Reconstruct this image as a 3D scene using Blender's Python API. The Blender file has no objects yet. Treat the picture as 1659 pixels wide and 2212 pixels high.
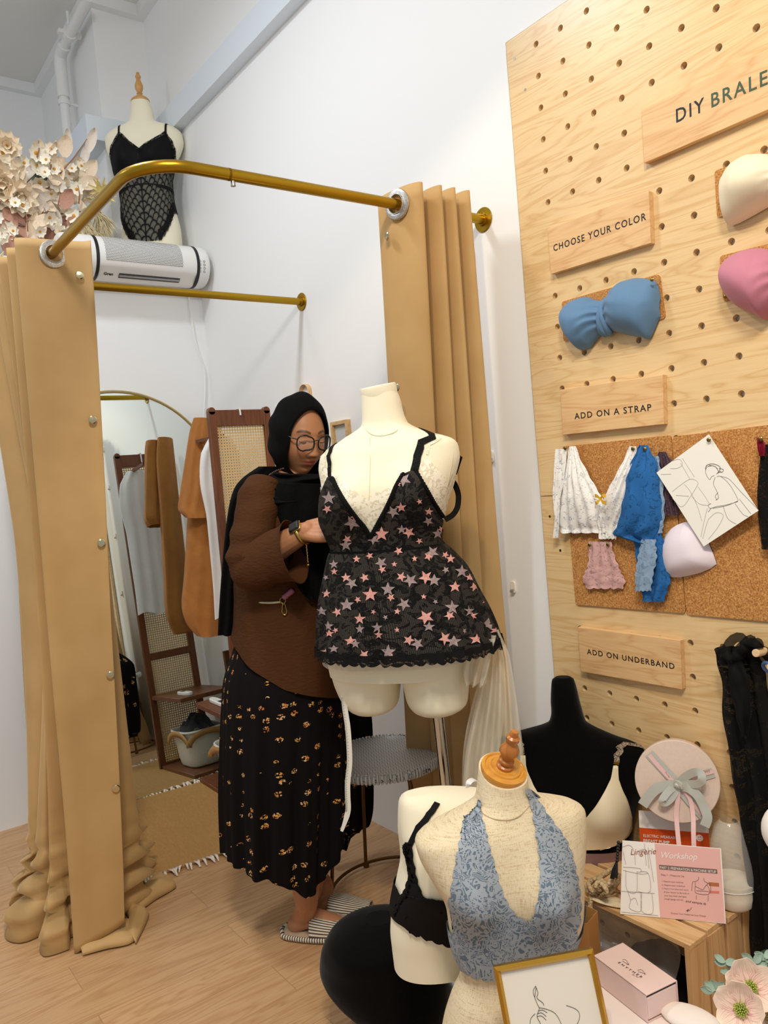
import bpy, bmesh, math, random
from math import sin, cos, pi, radians, sqrt, exp, atan2, hypot
from mathutils import Vector, Matrix, noise
random.seed(7)
SC = bpy.context.scene
COL = SC.collection
# ---------------------------------------------------------------- camera
CW = Vector((1.4867813, -1.778991, 1.4194056))
CM = Matrix(((0.5977963, 0.0160578, 0.8014872), (0.7970568, 0.0949452, -0.5963941), (-0.0856741, 0.9953530, 0.0439590)))
FPX = 1687.6
cd = bpy.data.cameras.new('camera'); cam = bpy.data.objects.new('camera', cd); COL.objects.link(cam)
cd.sensor_fit = 'HORIZONTAL'; cd.sensor_width = 36; cd.lens = FPX / 1659 * 36; cd.clip_start = .02
cam.matrix_world = Matrix.Translation(CW) @ CM.to_4x4()
SC.camera = cam
# ---------------------------------------------------------------- light
SC.view_settings.view_transform = 'Standard'; SC.view_settings.look = 'None'
SC.view_settings.gamma = 1; SC.view_settings.use_curve_mapping = False
SC.view_settings.exposure = 0.0
W = bpy.data.worlds.new('world'); SC.world = W; W.use_nodes = True
W.node_tree.nodes['Background'].inputs[0].default_value = (.84, .92, 1, 1)
W.node_tree.nodes['Background'].inputs[1].default_value = .46
def aim(o, tgt):
    o.rotation_euler = (Vector(tgt) - o.location).to_track_quat('-Z', 'Y').to_euler()
def area(name, loc, tgt, w, h, power, col):
    l = bpy.data.lights.new(name, 'AREA'); l.shape = 'RECTANGLE'; l.size = w; l.size_y = h; l.energy = power; l.color = col
    o = bpy.data.objects.new(name, l); COL.objects.link(o); o.location = loc; aim(o, tgt); return o
def spot(name, loc, tgt, ang, blend, power, col, rad=.05):
    l = bpy.data.lights.new(name, 'SPOT'); l.spot_size = radians(ang); l.spot_blend = blend; l.energy = power; l.color = col; l.shadow_soft_size = rad
    o = bpy.data.objects.new(name, l); COL.objects.link(o); o.location = loc; aim(o, tgt); return o
area('ceiling_light_inner', (-.96, -1.55, 3.75), (-.96, -1.5, 0),   .25, .5, 31, (.90, .95, 1))
area('ceiling_light_front', (1.75, -1.9, 3.5), (.6, -.9, 1.0), .35, .5, 44, (1, .97, .92))
def point_light(name, loc, power, col, rad):
    l = bpy.data.lights.new(name, 'POINT'); l.energy = power; l.color = col; l.shadow_soft_size = rad
    o = bpy.data.objects.new(name, l); COL.objects.link(o); o.location = loc; return o
point_light('fill_light_left', (-1.7, -2.7, 3.3), 17, (.90, .95, 1), .15)  # added fill with no real fitting, brightens the ceiling and upper left walls
spot('track_spot_display', (1.0, -1.75, 3.1), (.1, -.15, .9), 74, .25, 62, (1, .80, .52), .06)
spot('track_spot_bust', (1.7, -1.2, 3.0), (.55, -.45, .6), 60, .5, 26, (1, .83, .58), .06)
# ---------------------------------------------------------------- pixel helpers (photograph 1659 x 2212)
def ray(px, py): return CM @ Vector(((px - 829.5) / FPX, -(py - 1106) / FPX, -1))
def at(px, py, **k):
    d = ray(px, py); a, v = list(k.items())[0]
    if a == 'd': return CW + d * v
    i = 'xyz'.index(a)
    return CW + d * ((v - CW[i]) / d[i])
TH = atan2(.7970568, .5977963)            # heading of the photograph's right-hand direction
class Frame:
    """local frame standing at o, turned by a about z; +x to the right, -y to the front"""
    def __init__(s, o, a=TH):
        s.o = Vector(o); s.a = a; s.R = Matrix.Rotation(a, 3, 'Z'); s.Ri = s.R.transposed()
    def w(s, p): return s.o + s.R @ Vector(p)
    def l(s, p): return s.Ri @ (Vector(p) - s.o)
    def px(s, px, py, y=0.0):
        c = s.l(CW); d = s.Ri @ ray(px, py); return c + d * ((y - c.y) / d.y)
# ---------------------------------------------------------------- materials
def lin(c):
    if isinstance(c, str): c = [int(c[i:i + 2], 16) / 255 for i in (0, 2, 4)]
    return tuple(x / 12.92 if x <= .04045 else ((x + .055) / 1.055) ** 2.4 for x in c[:3]) + (1,)
class NT:
    def __init__(s, name):
        s.m = bpy.data.materials.new(name); s.m.use_nodes = True; s.t = s.m.node_tree; s.n = s.t.nodes
        s.p = s.n['Principled BSDF']; s.out = s.n['Material Output']
    def add(s, ty, **k):
        nd = s.n.new(ty)
        for a, v in k.items():
            if a[0] == '_': setattr(nd, a[1:], v)
        for a, v in k.items():
            if a[0] == '_': continue
            i = nd.inputs[int(a[1:])] if a[0] == 'i' and a[1:].isdigit() else nd.inputs[a.replace('__', ' ')]
            if isinstance(v, bpy.types.NodeSocket): s.t.links.new(v, i)
            else: i.default_value = v
        return nd
    def link(s, a, b): s.t.links.new(a, b)
    def co(s, kind='Object', scale=(1, 1, 1), rot=(0, 0, 0), loc=(0, 0, 0)):
        t = s.add('ShaderNodeTexCoord'); mp = s.add('ShaderNodeMapping', i0=t.outputs[kind], i1=loc, i2=rot, i3=scale); return mp.outputs[0]
    def math(s, op, a, b=0.0, c=0.0): return s.add('ShaderNodeMath', _operation=op, i0=a, i1=b, i2=c).outputs[0]
    def ramp(s, f, stops):
        r = s.add('ShaderNodeValToRGB', i0=f); e = r.color_ramp.elements
        while len(e) < len(stops): e.new(.5)
        for el, (p, c) in zip(e, stops): el.position = p; el.color = c if len(c) == 4 else tuple(c) + (1,)
        return r.outputs[0]
    def mix(s, f, a, b): 
        m = s.add('ShaderNodeMix', _data_type='RGBA'); 
        for i, v in ((0, f), (6, a), (7, b)):
            if isinstance(v, bpy.types.NodeSocket): s.link(v, m.inputs[i])
            else: m.inputs[i].default_value = v
        return m.outputs[2]
    def noise(s, co, scale, detail=3, rough=.5, dist=0):
        n = s.add('ShaderNodeTexNoise', Vector=co, Scale=scale, Detail=detail, Roughness=rough, Distortion=dist); return n.outputs[0]
    def bump(s, h, st, dist=.002): 
        b = s.add('ShaderNodeBump', Strength=st, Distance=dist, Height=h); s.link(b.outputs[0], s.p.inputs['Normal']); return b
    def set(s, **k):
        for a, v in k.items():
            i = s.p.inputs[a.replace('__', ' ')]
            if isinstance(v, bpy.types.NodeSocket): s.link(v, i)
            else: i.default_value = v
        return s.m
def mat(name, c, rough=.5, metal=0, var=None, bump=None, sheen=0, spec=.5, coat=0, kind='Object', trans=0, alpha=1, emit=None, sss=0):
    t = NT(name); c = lin(c)
    t.set(Base__Color=c, Roughness=rough, Metallic=metal, Specular__IOR__Level=spec, Coat__Weight=coat, Transmission__Weight=trans, Alpha=alpha)
    if sheen: t.set(Sheen__Weight=sheen, Sheen__Roughness=.4)
    if sss: t.set(Subsurface__Weight=sss, Subsurface__Radius=(.01, .004, .002), Subsurface__Scale=1)
    co = t.co(kind) if (var or bump) else None
    if var:
        n = t.noise(co, var[0]); d = var[1]
        t.set(Base__Color=t.ramp(n, [(.3, tuple(x * (1 - d) for x in c[:3])), (.7, tuple(min(1, x * (1 + d)) for x in c[:3]))]))
    if bump: t.bump(t.noise(co, bump[0], 4), bump[1])
    if emit: t.set(Emission__Color=lin(emit[0]), Emission__Strength=emit[1])
    return t.m
def wood(name, c1, c2, axis=0, scale=1.0, rough=.45, grain=60, warp=1.0, bump=.08):
    """long-grained wood; axis = direction of the grain in object space"""
    t = NT(name); s = [9 * scale] * 3; s[axis] = .9 * scale
    co = t.co('Object', tuple(s)); n1 = t.noise(co, 1.3, 3, .5, 1.2 * warp)
    ring = t.math('FRACT', t.math('MULTIPLY', n1, 9.0)); ring = t.math('ABSOLUTE', t.math('SUBTRACT', ring, .5))
    s2 = [grain * 5] * 3; s2[axis] = grain * .12
    fine = t.noise(t.co('Object', tuple(s2)), 1.0, 2)
    f = t.math('ADD', t.math('MULTIPLY', t.math('POWER', t.math('MULTIPLY', ring, 2.0), 2.5), .45), t.math('MULTIPLY', fine, .5))
    col = t.ramp(f, [(.15, lin(c1)), (.95, lin(c2))])
    t.set(Base__Color=col, Roughness=rough); t.bump(f, bump, .001); return t.m
# ---------------------------------------------------------------- mesh builder
def basis(d):
    d = Vector(d).normalized(); u = Vector((0, 0, 1)) if abs(d.z) < .9 else Vector((1, 0, 0))
    x = d.cross(u).normalized(); return x, d.cross(x).normalized()
class B:
    def __init__(s): s.v = []; s.f = []; s.mi = []; s.uv = {}; s.cur = 0
    def mt(s, i): s.cur = i; return s
    def add(s, vs, fs, uvs=None):
        o = len(s.v); s.v += [Vector(p) for p in vs]
        for f in fs: s.f.append([o + i for i in f]); s.mi.append(s.cur)
        if uvs:
            for i, q in enumerate(uvs): s.uv[o + i] = q
        return o
    def box(s, c, d, rot=None):
        x, y, z = d[0] / 2, d[1] / 2, d[2] / 2; c = Vector(c)
        vs = [Vector((a * x, b * y, e * z)) for a in (-1, 1) for b in (-1, 1) for e in (-1, 1)]
        if rot is not None: vs = [rot @ p for p in vs]
        s.add([c + p for p in vs], [(0, 1, 3, 2), (4, 6, 7, 5), (0, 4, 5, 1), (2, 3, 7, 6), (0, 2, 6, 4), (1, 5, 7, 3)]); return s
    def bar(s, a, b, w, h, up=(0, 0, 1)):
        a = Vector(a); b = Vector(b); d = (b - a); z = Vector(up); x = d.normalized(); y = z.cross(x).normalized(); z = x.cross(y)
        s.box((a + b) / 2, (d.length, w, h), Matrix((x, y, z)).transposed()); return s
    def tube(s, path, r, n=8, closed=False, caps=True, flat=1.0, up=None):
        P = [Vector(p) for p in path]; m = len(P); rr = r if isinstance(r, (list, tuple)) else [r] * m
        vs = []; nx = None
        for i, p in enumerate(P):
            d = (P[(i + 1) % m] - P[i - 1]) if closed else (P[min(i + 1, m - 1)] - P[max(i - 1, 0)])
            if d.length < 1e-9: d = Vector((0, 0, 1))
            d.normalize()
            if nx is None: nx = basis(d)[0] if up is None else Vector(up)
            nx = (nx - d * nx.dot(d)); nx = nx.normalized() if nx.length > 1e-6 else basis(d)[0]
            ny = d.cross(nx)
            for k in range(n):
                a = 2 * pi * k / n; vs.append(p + nx * (cos(a) * rr[i]) + ny * (sin(a) * rr[i] * flat))
        fs = []
        for i in range(m if closed else m - 1):
            for k in range(n):
                a, b = i * n + k, i * n + (k + 1) % n; c, d = ((i + 1) % m) * n + (k + 1) % n, ((i + 1) % m) * n + k
                fs.append((a, b, c, d))
        if caps and not closed: fs += [tuple(range(n - 1, -1, -1)), tuple((m - 1) * n + k for k in range(n))]
        s.add(vs, fs); return s
    def lathe(s, prof, c=(0, 0, 0), n=32, rot=None, ry=1.0, a0=0, a1=2 * pi):
        full = abs(a1 - a0 - 2 * pi) < 1e-6; c = Vector(c); cols = n if full else n + 1; vs = []
        for r, z in prof:
            for k in range(cols):
                a = a0 + (a1 - a0) * k / n; p = Vector((r * cos(a), r * sin(a) * ry, z)); vs.append(c + (rot @ p if rot is not None else p))
        fs = []
        for i in range(len(prof) - 1):
            for k in range(n):
                k2 = (k + 1) % cols; fs.append((i * cols + k, i * cols + k2, (i + 1) * cols + k2, (i + 1) * cols + k))
        s.add(vs, fs); return s
    def grid(s, fn, nu, nv, uvf=None, keep=None):
        vs = []; uv = []
        for j in range(nv + 1):
            for i in range(nu + 1):
                vs.append(fn(i / nu, j / nv)); uv.append(uvf(i / nu, j / nv) if uvf else (i / nu, j / nv))
        fs = []
        for j in range(nv):
            for i in range(nu):
                if keep and not keep((i + .5) / nu, (j + .5) / nv): continue
                a = j * (nu + 1) + i; fs.append((a, a + 1, a + nu + 2, a + nu + 1))
        s.add(vs, fs, uv); return s
    def prism(s, pts, h, xf=None, z0=0):
        n = len(pts); vs = [Vector((p[0], p[1], z0)) for p in pts] + [Vector((p[0], p[1], z0 + h)) for p in pts]
        if xf is not None: vs = [xf(p) if callable(xf) else xf @ p for p in vs]
        s.add(vs, [tuple(range(n - 1, -1, -1)), tuple(range(n, 2 * n))] + [(i, (i + 1) % n, n + (i + 1) % n, n + i) for i in range(n)]); return s
    def ball(s, c, r, nu=16, nv=10, rot=None):
        r = r if isinstance(r, (tuple, list)) else (r, r, r); c = Vector(c)
        def fn(u, v):
            p = Vector((r[0] * sin(pi * v) * cos(2 * pi * u), r[1] * sin(pi * v) * sin(2 * pi * u), r[2] * cos(pi * v)))
            return c + (rot @ p if rot is not None else p)
        s.grid(fn, nu, nv); return s
    def build(s, name, mats, parent=None, smooth=True, world=False, sharp=40, bevel=0, solid=0, sub=0, merge=0, off=-1):
        me = bpy.data.meshes.new(name); vs = s.v
        if parent is not None and world:
            mi = parent.matrix_basis.inverted(); vs = [mi @ p for p in vs]
        me.from_pydata([tuple(p) for p in vs], [], s.f)
        mats = mats if isinstance(mats, (list, tuple)) else [mats]
        for m in mats: me.materials.append(m)
        me.polygons.foreach_set('material_index', s.mi)
        if s.uv:
            L = me.uv_layers.new(name='UVMap'); d = []
            for l in me.loops: d += list(s.uv.get(l.vertex_index, (0, 0)))
            L.data.foreach_set('uv', d)
        if merge:
            bm = bmesh.new(); bm.from_mesh(me); bmesh.ops.remove_doubles(bm, verts=bm.verts, dist=merge); bm.to_mesh(me); bm.free()
        if smooth:
            me.shade_smooth()
            if sharp: me.set_sharp_from_angle(angle=radians(sharp))
        me.update()
        o = bpy.data.objects.new(name, me); COL.objects.link(o)
        if parent is not None: o.parent = parent
        if bevel:
            b = o.modifiers.new('bevel', 'BEVEL'); b.width = bevel; b.segments = 2; b.limit_method = 'ANGLE'; b.angle_limit = radians(35)
        if solid:
            b = o.modifiers.new('thickness', 'SOLIDIFY'); b.thickness = solid; b.offset = off
            if solid < .0028 or smooth == 'crisp': e = o.modifiers.new('edges', 'EDGE_SPLIT'); e.split_angle = radians(50)
        if sub:
            b = o.modifiers.new('smooth', 'SUBSURF'); b.levels = sub; b.render_levels = sub
        return o
def tag(o, label=None, cat=None, group=None, kind=None):
    if label: o['label'] = label
    if cat: o['category'] = cat
    if group: o['group'] = group
    if kind: o['kind'] = kind
    return o
def thing(name, label, cat, loc=(0, 0, 0), rz=0, group=None, rot=None):
    o = bpy.data.objects.new(name, None); COL.objects.link(o); o.empty_display_size = .05
    o.location = loc; o.rotation_euler = rot if rot is not None else (0, 0, rz)
    return tag(o, label, cat, group)
def copy_thing(o, loc=None, label=None, rot=None):
    def cp(a, par):
        c = a.copy(); COL.objects.link(c)
        if par is not None: c.parent = par
        for ch in list(KIDS(a)): cp(ch, c)
        return c
    c = cp(o, None)
    if loc is not None: c.location = loc
    if rot is not None: c.rotation_euler = rot
    if label: c['label'] = label
    return c
def KIDS(o): return [x for x in COL.objects if x.parent is o]
def text_bm(txt, size, extr=.0008, spacing=1.0, align='CENTER', shear=0, bold=0):
    """flat lettering as (verts, faces) lying in the xy plane"""
    cu = bpy.data.curves.new('lettering', 'FONT'); cu.body = txt; cu.size = size; cu.extrude = extr; cu.space_character = spacing; cu.align_x = align; cu.align_y = 'CENTER'
    cu.shear = shear; cu.offset = bold; cu.resolution_u = 3
    o = bpy.data.objects.new('lettering', cu); COL.objects.link(o)
    dg = bpy.context.evaluated_depsgraph_get(); me = bpy.data.meshes.new_from_object(o.evaluated_get(dg))
    r = ([v.co.copy() for v in me.vertices], [tuple(p.vertices) for p in me.polygons])
    bpy.data.objects.remove(o); bpy.data.curves.remove(cu); bpy.data.meshes.remove(me); return r
def put_text(b, txt, size, xf, **k):
    vs, fs = text_bm(txt, size, **k); b.add([xf @ v for v in vs], fs); return b
def lerp(a, b, t): return a + (b - a) * t
def ss(a, b, x):
    t = max(0, min(1, (x - a) / (b - a))); return t * t * (3 - 2 * t)
def interp(tab, x):
    """smooth interpolation through rows (x, a, b, ...)"""
    n = len(tab)
    if x <= tab[0][0]: return tab[0][1:]
    if x >= tab[-1][0]: return tab[-1][1:]
    i = max(k for k in range(n - 1) if tab[k][0] <= x)
    x0, x1 = tab[i][0], tab[i + 1][0]; h = x1 - x0; t = (x - x0) / h; out = []
    for c in range(1, len(tab[0])):
        y0, y1 = tab[i][c], tab[i + 1][c]
        def sl(k):
            if k == 0 or k == n - 1: return (tab[min(k + 1, n - 1)][c] - tab[max(k - 1, 0)][c]) / (tab[min(k + 1, n - 1)][0] - tab[max(k - 1, 0)][0])
            a = (tab[k][c] - tab[k - 1][c]) / (tab[k][0] - tab[k - 1][0]); b = (tab[k + 1][c] - tab[k][c]) / (tab[k + 1][0] - tab[k][0])
            return 0 if a * b <= 0 else 2 * a * b / (a + b)
        m0, m1 = sl(i) * h, sl(i + 1) * h
        out.append((2 * t**3 - 3 * t**2 + 1) * y0 + (t**3 - 2 * t**2 + t) * m0 + (-2 * t**3 + 3 * t**2) * y1 + (t**3 - t**2) * m1)
    return out
def bez(pts, n):
    """Catmull-Rom through points"""
    P = [Vector(p) for p in pts]; out = []
    for i in range(len(P) - 1):
        a, b, c, d = P[max(i - 1, 0)], P[i], P[i + 1], P[min(i + 2, len(P) - 1)]
        for k in range(n):
            t = k / n; out.append(.5 * ((2 * b) + (c - a) * t + (2 * a - 5 * b + 4 * c - d) * t * t + (3 * b - a - 3 * c + d) * t**3))
    out.append(P[-1]); return out
def vary(p, s, amp): return amp * noise.noise(Vector(p) * s)
# ================================================================= shared forms
class Torso:
    """dress form: rows (z, cx, half width, front depth, back depth, cy); busts (x, z, r, amount)"""
    def __init__(s, rows, busts=(), e=2.25): s.rows = rows; s.busts = busts; s.e = e
    def p(s, a, z, off=0.0):
        """a = 0 at the front, growing to the wearer's left (+x)"""
        cx, hw, df, db, cy = interp(s.rows, z)
        sa, ca = sin(a), -cos(a)
        k = 2 / s.e
        x = cx + (hw + off) * math.copysign(abs(sa) ** k, sa); y = cy + ((df if ca < 0 else db) + off) * math.copysign(abs(ca) ** k, ca)
        if ca < 0.2:
            for bx, bz, r, am in s.busts:
                d2 = ((x - bx) ** 2 + (z - bz) ** 2 * (1.0 if z < bz else .62)) / (r * r); y -= am * exp(-d2 * 1.6)
        return Vector((x, y, z))
    def mesh(s, b, z0, z1, nz, na=64, cap=True):
        def fn(u, v): return s.p(u * 2 * pi - pi, lerp(z0, z1, v))
        b.grid(fn, na, nz, lambda u, v: (u * .9, lerp(z0, z1, v)))
        if cap:
            for z, fl in ((z0, 1), (z1, 0)):
                cx, hw, df, db, cy = interp(s.rows, z); ring = [s.p(k / na * 2 * pi - pi, z) for k in range(na)]
                b.add(ring + [Vector((cx, cy, z))], [((k + 1) % na, k, na) if not fl else (k, (k + 1) % na, na) for k in range(na)])
        return b
    def sheet(s, b, a0, a1, lo, hi, off=.004, na=60, nz=24, uvs=1.0, wave=None):
        """cloth lying on the form between heights lo(a) and hi(a)"""
        def fn(u, v):
            a = lerp(a0, a1, u); z = lerp(lo(a), hi(a), v); o = off(a, z, v) if callable(off) else off
            return s.p(a, z, o)
        def uv(u, v):
            a = lerp(a0, a1, u); return (a * .16 * uvs, lerp(lo(a), hi(a), v) * uvs)
        b.grid(fn, na, nz, uv); return b
    def strap(s, b, pts, w, off=.005, n=8):
        """band over the form along (a, z) points; w = width in metres"""
        P = []
        for i in range(len(pts) - 1):
            for k in range(n): t = k / n; P.append((lerp(pts[i][0], pts[i + 1][0], t), lerp(pts[i][1], pts[i + 1][1], t)))
        P.append(pts[-1]); Q = [s.p(a, z, off) for a, z in P]; vs = []; m = len(P)
        for i, q in enumerate(Q):
            d = (Q[min(i + 1, m - 1)] - Q[max(i - 1, 0)]).normalized(); cx, hw, df, db, cy = interp(s.rows, q.z)
            a, z = P[i]; nrm = (s.p(a + .02, z) - s.p(a - .02, z)).cross(s.p(a, z + .004) - s.p(a, z - .004)).normalized()
            side = d.cross(nrm).normalized() * (w / 2); vs += [q - side, q + side]
        b.add(vs, [(2 * i, 2 * i + 1, 2 * i + 3, 2 * i + 2) for i in range(m - 1)], [(j * w, i * .01) for i in range(m) for j in (0, 1)]); return b
def band(b, P, w, nrm, uvk=1):
    """flat ribbon along points P with normals nrm (one or many)"""
    m = len(P); vs = []; L = 0; uv = []
    for i, q in enumerate(P):
        q = Vector(q); d = (Vector(P[min(i + 1, m - 1)]) - Vector(P[max(i - 1, 0)])).normalized(); nn = Vector(nrm[i] if isinstance(nrm, list) else nrm)
        sd = d.cross(nn).normalized() * ((w[i] if isinstance(w, list) else w) / 2); vs += [q - sd, q + sd]
        if i: L += (q - Vector(P[i - 1])).length
        uv += [(0, L * uvk), (1, L * uvk)]
    b.add(vs, [(2 * i, 2 * i + 1, 2 * i + 3, 2 * i + 2) for i in range(m - 1)], uv); return b
def lace(name, col, dark=None, net=330, motif=26, open_=.55, rough=.8, thr=.5, uvk=(1, 1, 1), cw=1.0):
    """lace: a fine net carrying denser flower motifs, see-through between the threads"""
    t = NT(name); co = t.co('UV', uvk); dark = dark or col
    n1 = t.noise(co, motif, 2, .5, 1.6); n2 = t.noise(co, motif * 2.3, 2, .5, 1.2)
    cord = t.math('LESS_THAN', t.math('ABSOLUTE', t.math('SUBTRACT', n1, .5)), .022 * cw)
    cord2 = t.math('LESS_THAN', t.math('ABSOLUTE', t.math('SUBTRACT', n2, .52)), .02 * cw)
    fill = t.math('GREATER_THAN', n1, thr)
    v = t.add('ShaderNodeTexVoronoi', _feature='DISTANCE_TO_EDGE', Vector=co, Scale=net, Randomness=.35).outputs[0]
    th = t.math('LESS_THAN', v, .13)
    a = t.math('MAXIMUM', t.math('MAXIMUM', cord, cord2), fill); a2 = t.math('MAXIMUM', a, t.math('MULTIPLY', th, .85))
    al = t.math('MAXIMUM', a2, 1 - open_)
    c = t.mix(fill, lin(dark), lin(col)); c = t.mix(t.math('MAXIMUM', cord, cord2), c, lin(col))
    t.bump(a, .35, .0015)
    return t.set(Base__Color=c, Roughness=rough, Alpha=al, Specular__IOR__Level=.2)
m_gold = mat('brushed_gold_paint', 'A8841C', .3, .85, var=(3, .05))
m_chrome = mat('chrome', 'D8D8D8', .12, 1)
m_steel = mat('satin_steel', 'B9B7B0', .28, 1)
m_black = mat('black_plastic', '151617', .45)
m_white = mat('white_plastic', 'F3F2EF', .3)
m_cream = NT('cream_jersey_form'); m_cream.bump(m_cream.noise(m_cream.co('Object', (900, 900, 900)), 1), .08, .0006); m_cream = m_cream.set(Base__Color=lin('F3EBD0'), Roughness=.75, Sheen__Weight=.15)
m_linen = NT('natural_linen')
_w = m_linen.noise(m_linen.co('Object', (35, 35, 600)), 1, 3, .6); _w2 = m_linen.noise(m_linen.co('Object', (450, 450, 22)), 1, 3, .6); _w3 = m_linen.math('MULTIPLY', m_linen.math('ADD', _w, _w2), .5)
m_linen.bump(_w3, .2, .0008); m_linen = m_linen.set(Base__Color=m_linen.ramp(_w3, [(.34, lin('B79F78')), (.46, lin('DCCAA6')), (.58, lin('E6D8BA')), (.68, lin('C9B48C'))]), Roughness=.85)
m_blackvelvet = mat('black_velvet', '070606', .95, sheen=.12, bump=(300, .1), spec=.1)
m_pine = wood('light_pine', 'DDB987', 'C2935C', 0, 1.3, .5, 60, .8, .1)
m_turned = wood('turned_beech', 'D8A45E', 'C08A48', 2, 1.0, .35, 60, .3, .03)
FINIAL = [(.052, 0), (.054, .006), (.052, .012), (.043, .020), (.030, .028), (.020, .034), (.013, .037), (.013, .044), (.0165, .046), (.0165, .049), (.013, .052), (.017, .060), (.0225, .072), (.0235, .082), (.022, .092), (.017, .104), (.0125, .116), (.0115, .124), (.015, .128), (.016, .134), (.014, .140), (.0095, .142), (.0095, .152), (.008, .155), (0, .156)]

def px_rows(F, rows, dy=0.0):
    """(z, cx, half width) of silhouette rows (py, left, right) or (py left, left, py right, right) on the form's mid plane"""
    out = []
    for r in rows:
        pl, l, pr_, r_ = (r[0], r[1], r[0], r[2]) if len(r) == 3 else r
        a, c = F.px(l, pl, dy), F.px(r_, pr_, dy); out.append(((a.z + c.z) / 2, (a.x + c.x) / 2, (c.x - a.x) / 2))
    return out
def hit(T, F, px, py, off=0.0, y0=-.5, y1=.05, n=120):
    """angle and height at which the line of sight meets a form"""
    c = F.l(CW); d = F.Ri @ ray(px, py); s0 = (y0 - c.y) / d.y; s1 = (y1 - c.y) / d.y; best = None
    for k in range(n):
        q = c + d * lerp(s0, s1, k / (n - 1)); cx, hw, df, db, cy = interp(T.rows, q.z); hw += off; sx = (q.x - cx) / hw; cl = max(-.999, min(.999, sx))
        a = math.asin(math.copysign(abs(cl) ** (T.e / 2), cl)); P = T.p(a, q.z, off); miss = max(0, abs(sx) - .999) * hw
        if miss == 0 and q.y >= P.y - .0005: return a, q.z
        key = miss * 3 + abs(q.y - P.y)
        if best is None or key < best[0]: best = (key, a, q.z)
    return best[1], best[2]
def pxsheet(T, F, left, right, off=.004, nu=24, nv=36, edge=None, uvs=1.0, k=4):
    """cloth on a form between two pixel edge lines (top to bottom)"""
    L = bez([(x, y, 0) for x, y in left], k); Rr = bez([(x, y, 0) for x, y in right], k); m1, m2 = len(L) - 1, len(Rr) - 1; b = B()
    def pick(P, m, v): q = v * m; i = min(int(q), m - 1); return P[i].lerp(P[i + 1], q - i)
    def fn(u, v):
        p = pick(L, m1, v).lerp(pick(Rr, m2, v), u); x, y = p.x, p.y
        if edge: x, y = edge(u, v, x, y)
        a, z = hit(T, F, x, y); return T.p(a, z, off(u, v) if callable(off) else off)
    pts = {}
    def uv(u, v): p = pick(L, m1, v).lerp(pick(Rr, m2, v), u); return (p.x * .00125 * uvs, -p.y * .00125 * uvs)
    b.grid(fn, nu, nv, uv); return b

def over(T, xs, z0, drop=.10, n=16):
    """path of a strap over the shoulder at x = xs, from height z0 in front, over the top and down the back"""
    zs = [lerp(z0, T.rows[-1][0], k / 200) for k in range(201)]; sg = 1 if xs > interp(T.rows, z0)[0] else -1; zt = z0
    for z in zs:
        cx, hw = interp(T.rows, z)[:2]
        if abs(xs - cx) <= hw * .995: zt = z
        else: break
    def A(z): cx, hw = interp(T.rows, z)[:2]; return math.asin(min(.9995, abs(xs - cx) / hw) ** (T.e / 2)) * sg
    P = [(A(lerp(z0, zt, 1 - (1 - k / n) ** 2)), lerp(z0, zt, 1 - (1 - k / n) ** 2)) for k in range(n + 1)]
    return P + [(sg * pi / 2, zt)] + [(sg * pi - a, z) for a, z in P[::-1]] + [(sg * pi - A(z0 - drop), z0 - drop)]
# ================================================================= setting
m_wall = NT('white_plaster'); _c = m_wall.co(); m_wall.bump(m_wall.noise(_c, 60, 5), .06); m_wall = m_wall.set(Base__Color=lin('F4F4F3'), Roughness=.75)
m_ceil = NT('ceiling_paint'); _c = m_ceil.co(); m_ceil.bump(m_ceil.noise(_c, 4, 4), .2, .02); m_ceil = m_ceil.set(Base__Color=lin('E9E7E2'), Roughness=.8)
m_trim = mat('white_gloss_paint', 'F1F1F0', .35)
m_beam = mat('pale_blue_white_paint', 'E2EAF2', .4)
def floor_mat():
    t = NT('oak_laminate'); co = t.co('Object', rot=(0, 0, radians(90)))
    br = t.add('ShaderNodeTexBrick', Vector=co, Color1=(.42, .42, .42, 1), Color2=(.6, .6, .6, 1), Mortar=(0, 0, 0, 1), Scale=1.0, Mortar__Size=.0012, Brick__Width=1.25, Row__Height=.15, Mortar__Smooth=.2)
    br.offset = .37
    off = t.add('ShaderNodeVectorMath', _operation='MULTIPLY_ADD', i0=br.outputs[0], i1=(9, 9, 9), i2=t.co('Object', (9, .85, 9))).outputs[0]
    n = t.noise(off, 1.2, 3, .5, 1.0)
    ring = t.math('ABSOLUTE', t.math('SUBTRACT', t.math('FRACT', t.math('MULTIPLY', n, 10)), .5))
    fine = t.noise(t.co('Object', (300, 9, 300)), 1, 2)
    f = t.math('ADD', t.math('MULTIPLY', t.math('POWER', t.math('MULTIPLY', ring, 2), 2), .42), t.math('MULTIPLY', fine, .5))
    col = t.ramp(f, [(.1, lin('CDA67A')), (.9, lin('AC7F54'))])
    col = t.mix(t.math('MULTIPLY', br.outputs[1], .45), col, lin('8A6240'))
    hs = t.add('ShaderNodeHueSaturation', Value=t.add('ShaderNodeMapRange', i0=br.outputs[0], i1=.42, i2=.6, i3=.93, i4=1.05).outputs[0], Color=col)
    t.bump(t.math('SUBTRACT', t.math('MULTIPLY', f, .2), br.outputs[1]), .08, .001)
    return t.set(Base__Color=hs.outputs[0], Roughness=.38)
def slab(name, lo, hi, m, kind='structure', bevel=0):
    b = B(); lo = Vector(lo); hi = Vector(hi); b.box((lo + hi) / 2, hi - lo); return tag(b.build(name, m, smooth=False, bevel=bevel), kind=kind)
slab('floor', (-4.2, -5, -.1), (3.2, .1, 0), floor_mat())
slab('wall_right', (-4.2, 0, 0), (3.2, .12, 4.2), m_wall)
slab('wall_partition', (-2.46, -4.2, 0), (-2.335, 0, 2.56), m_wall)
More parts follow.
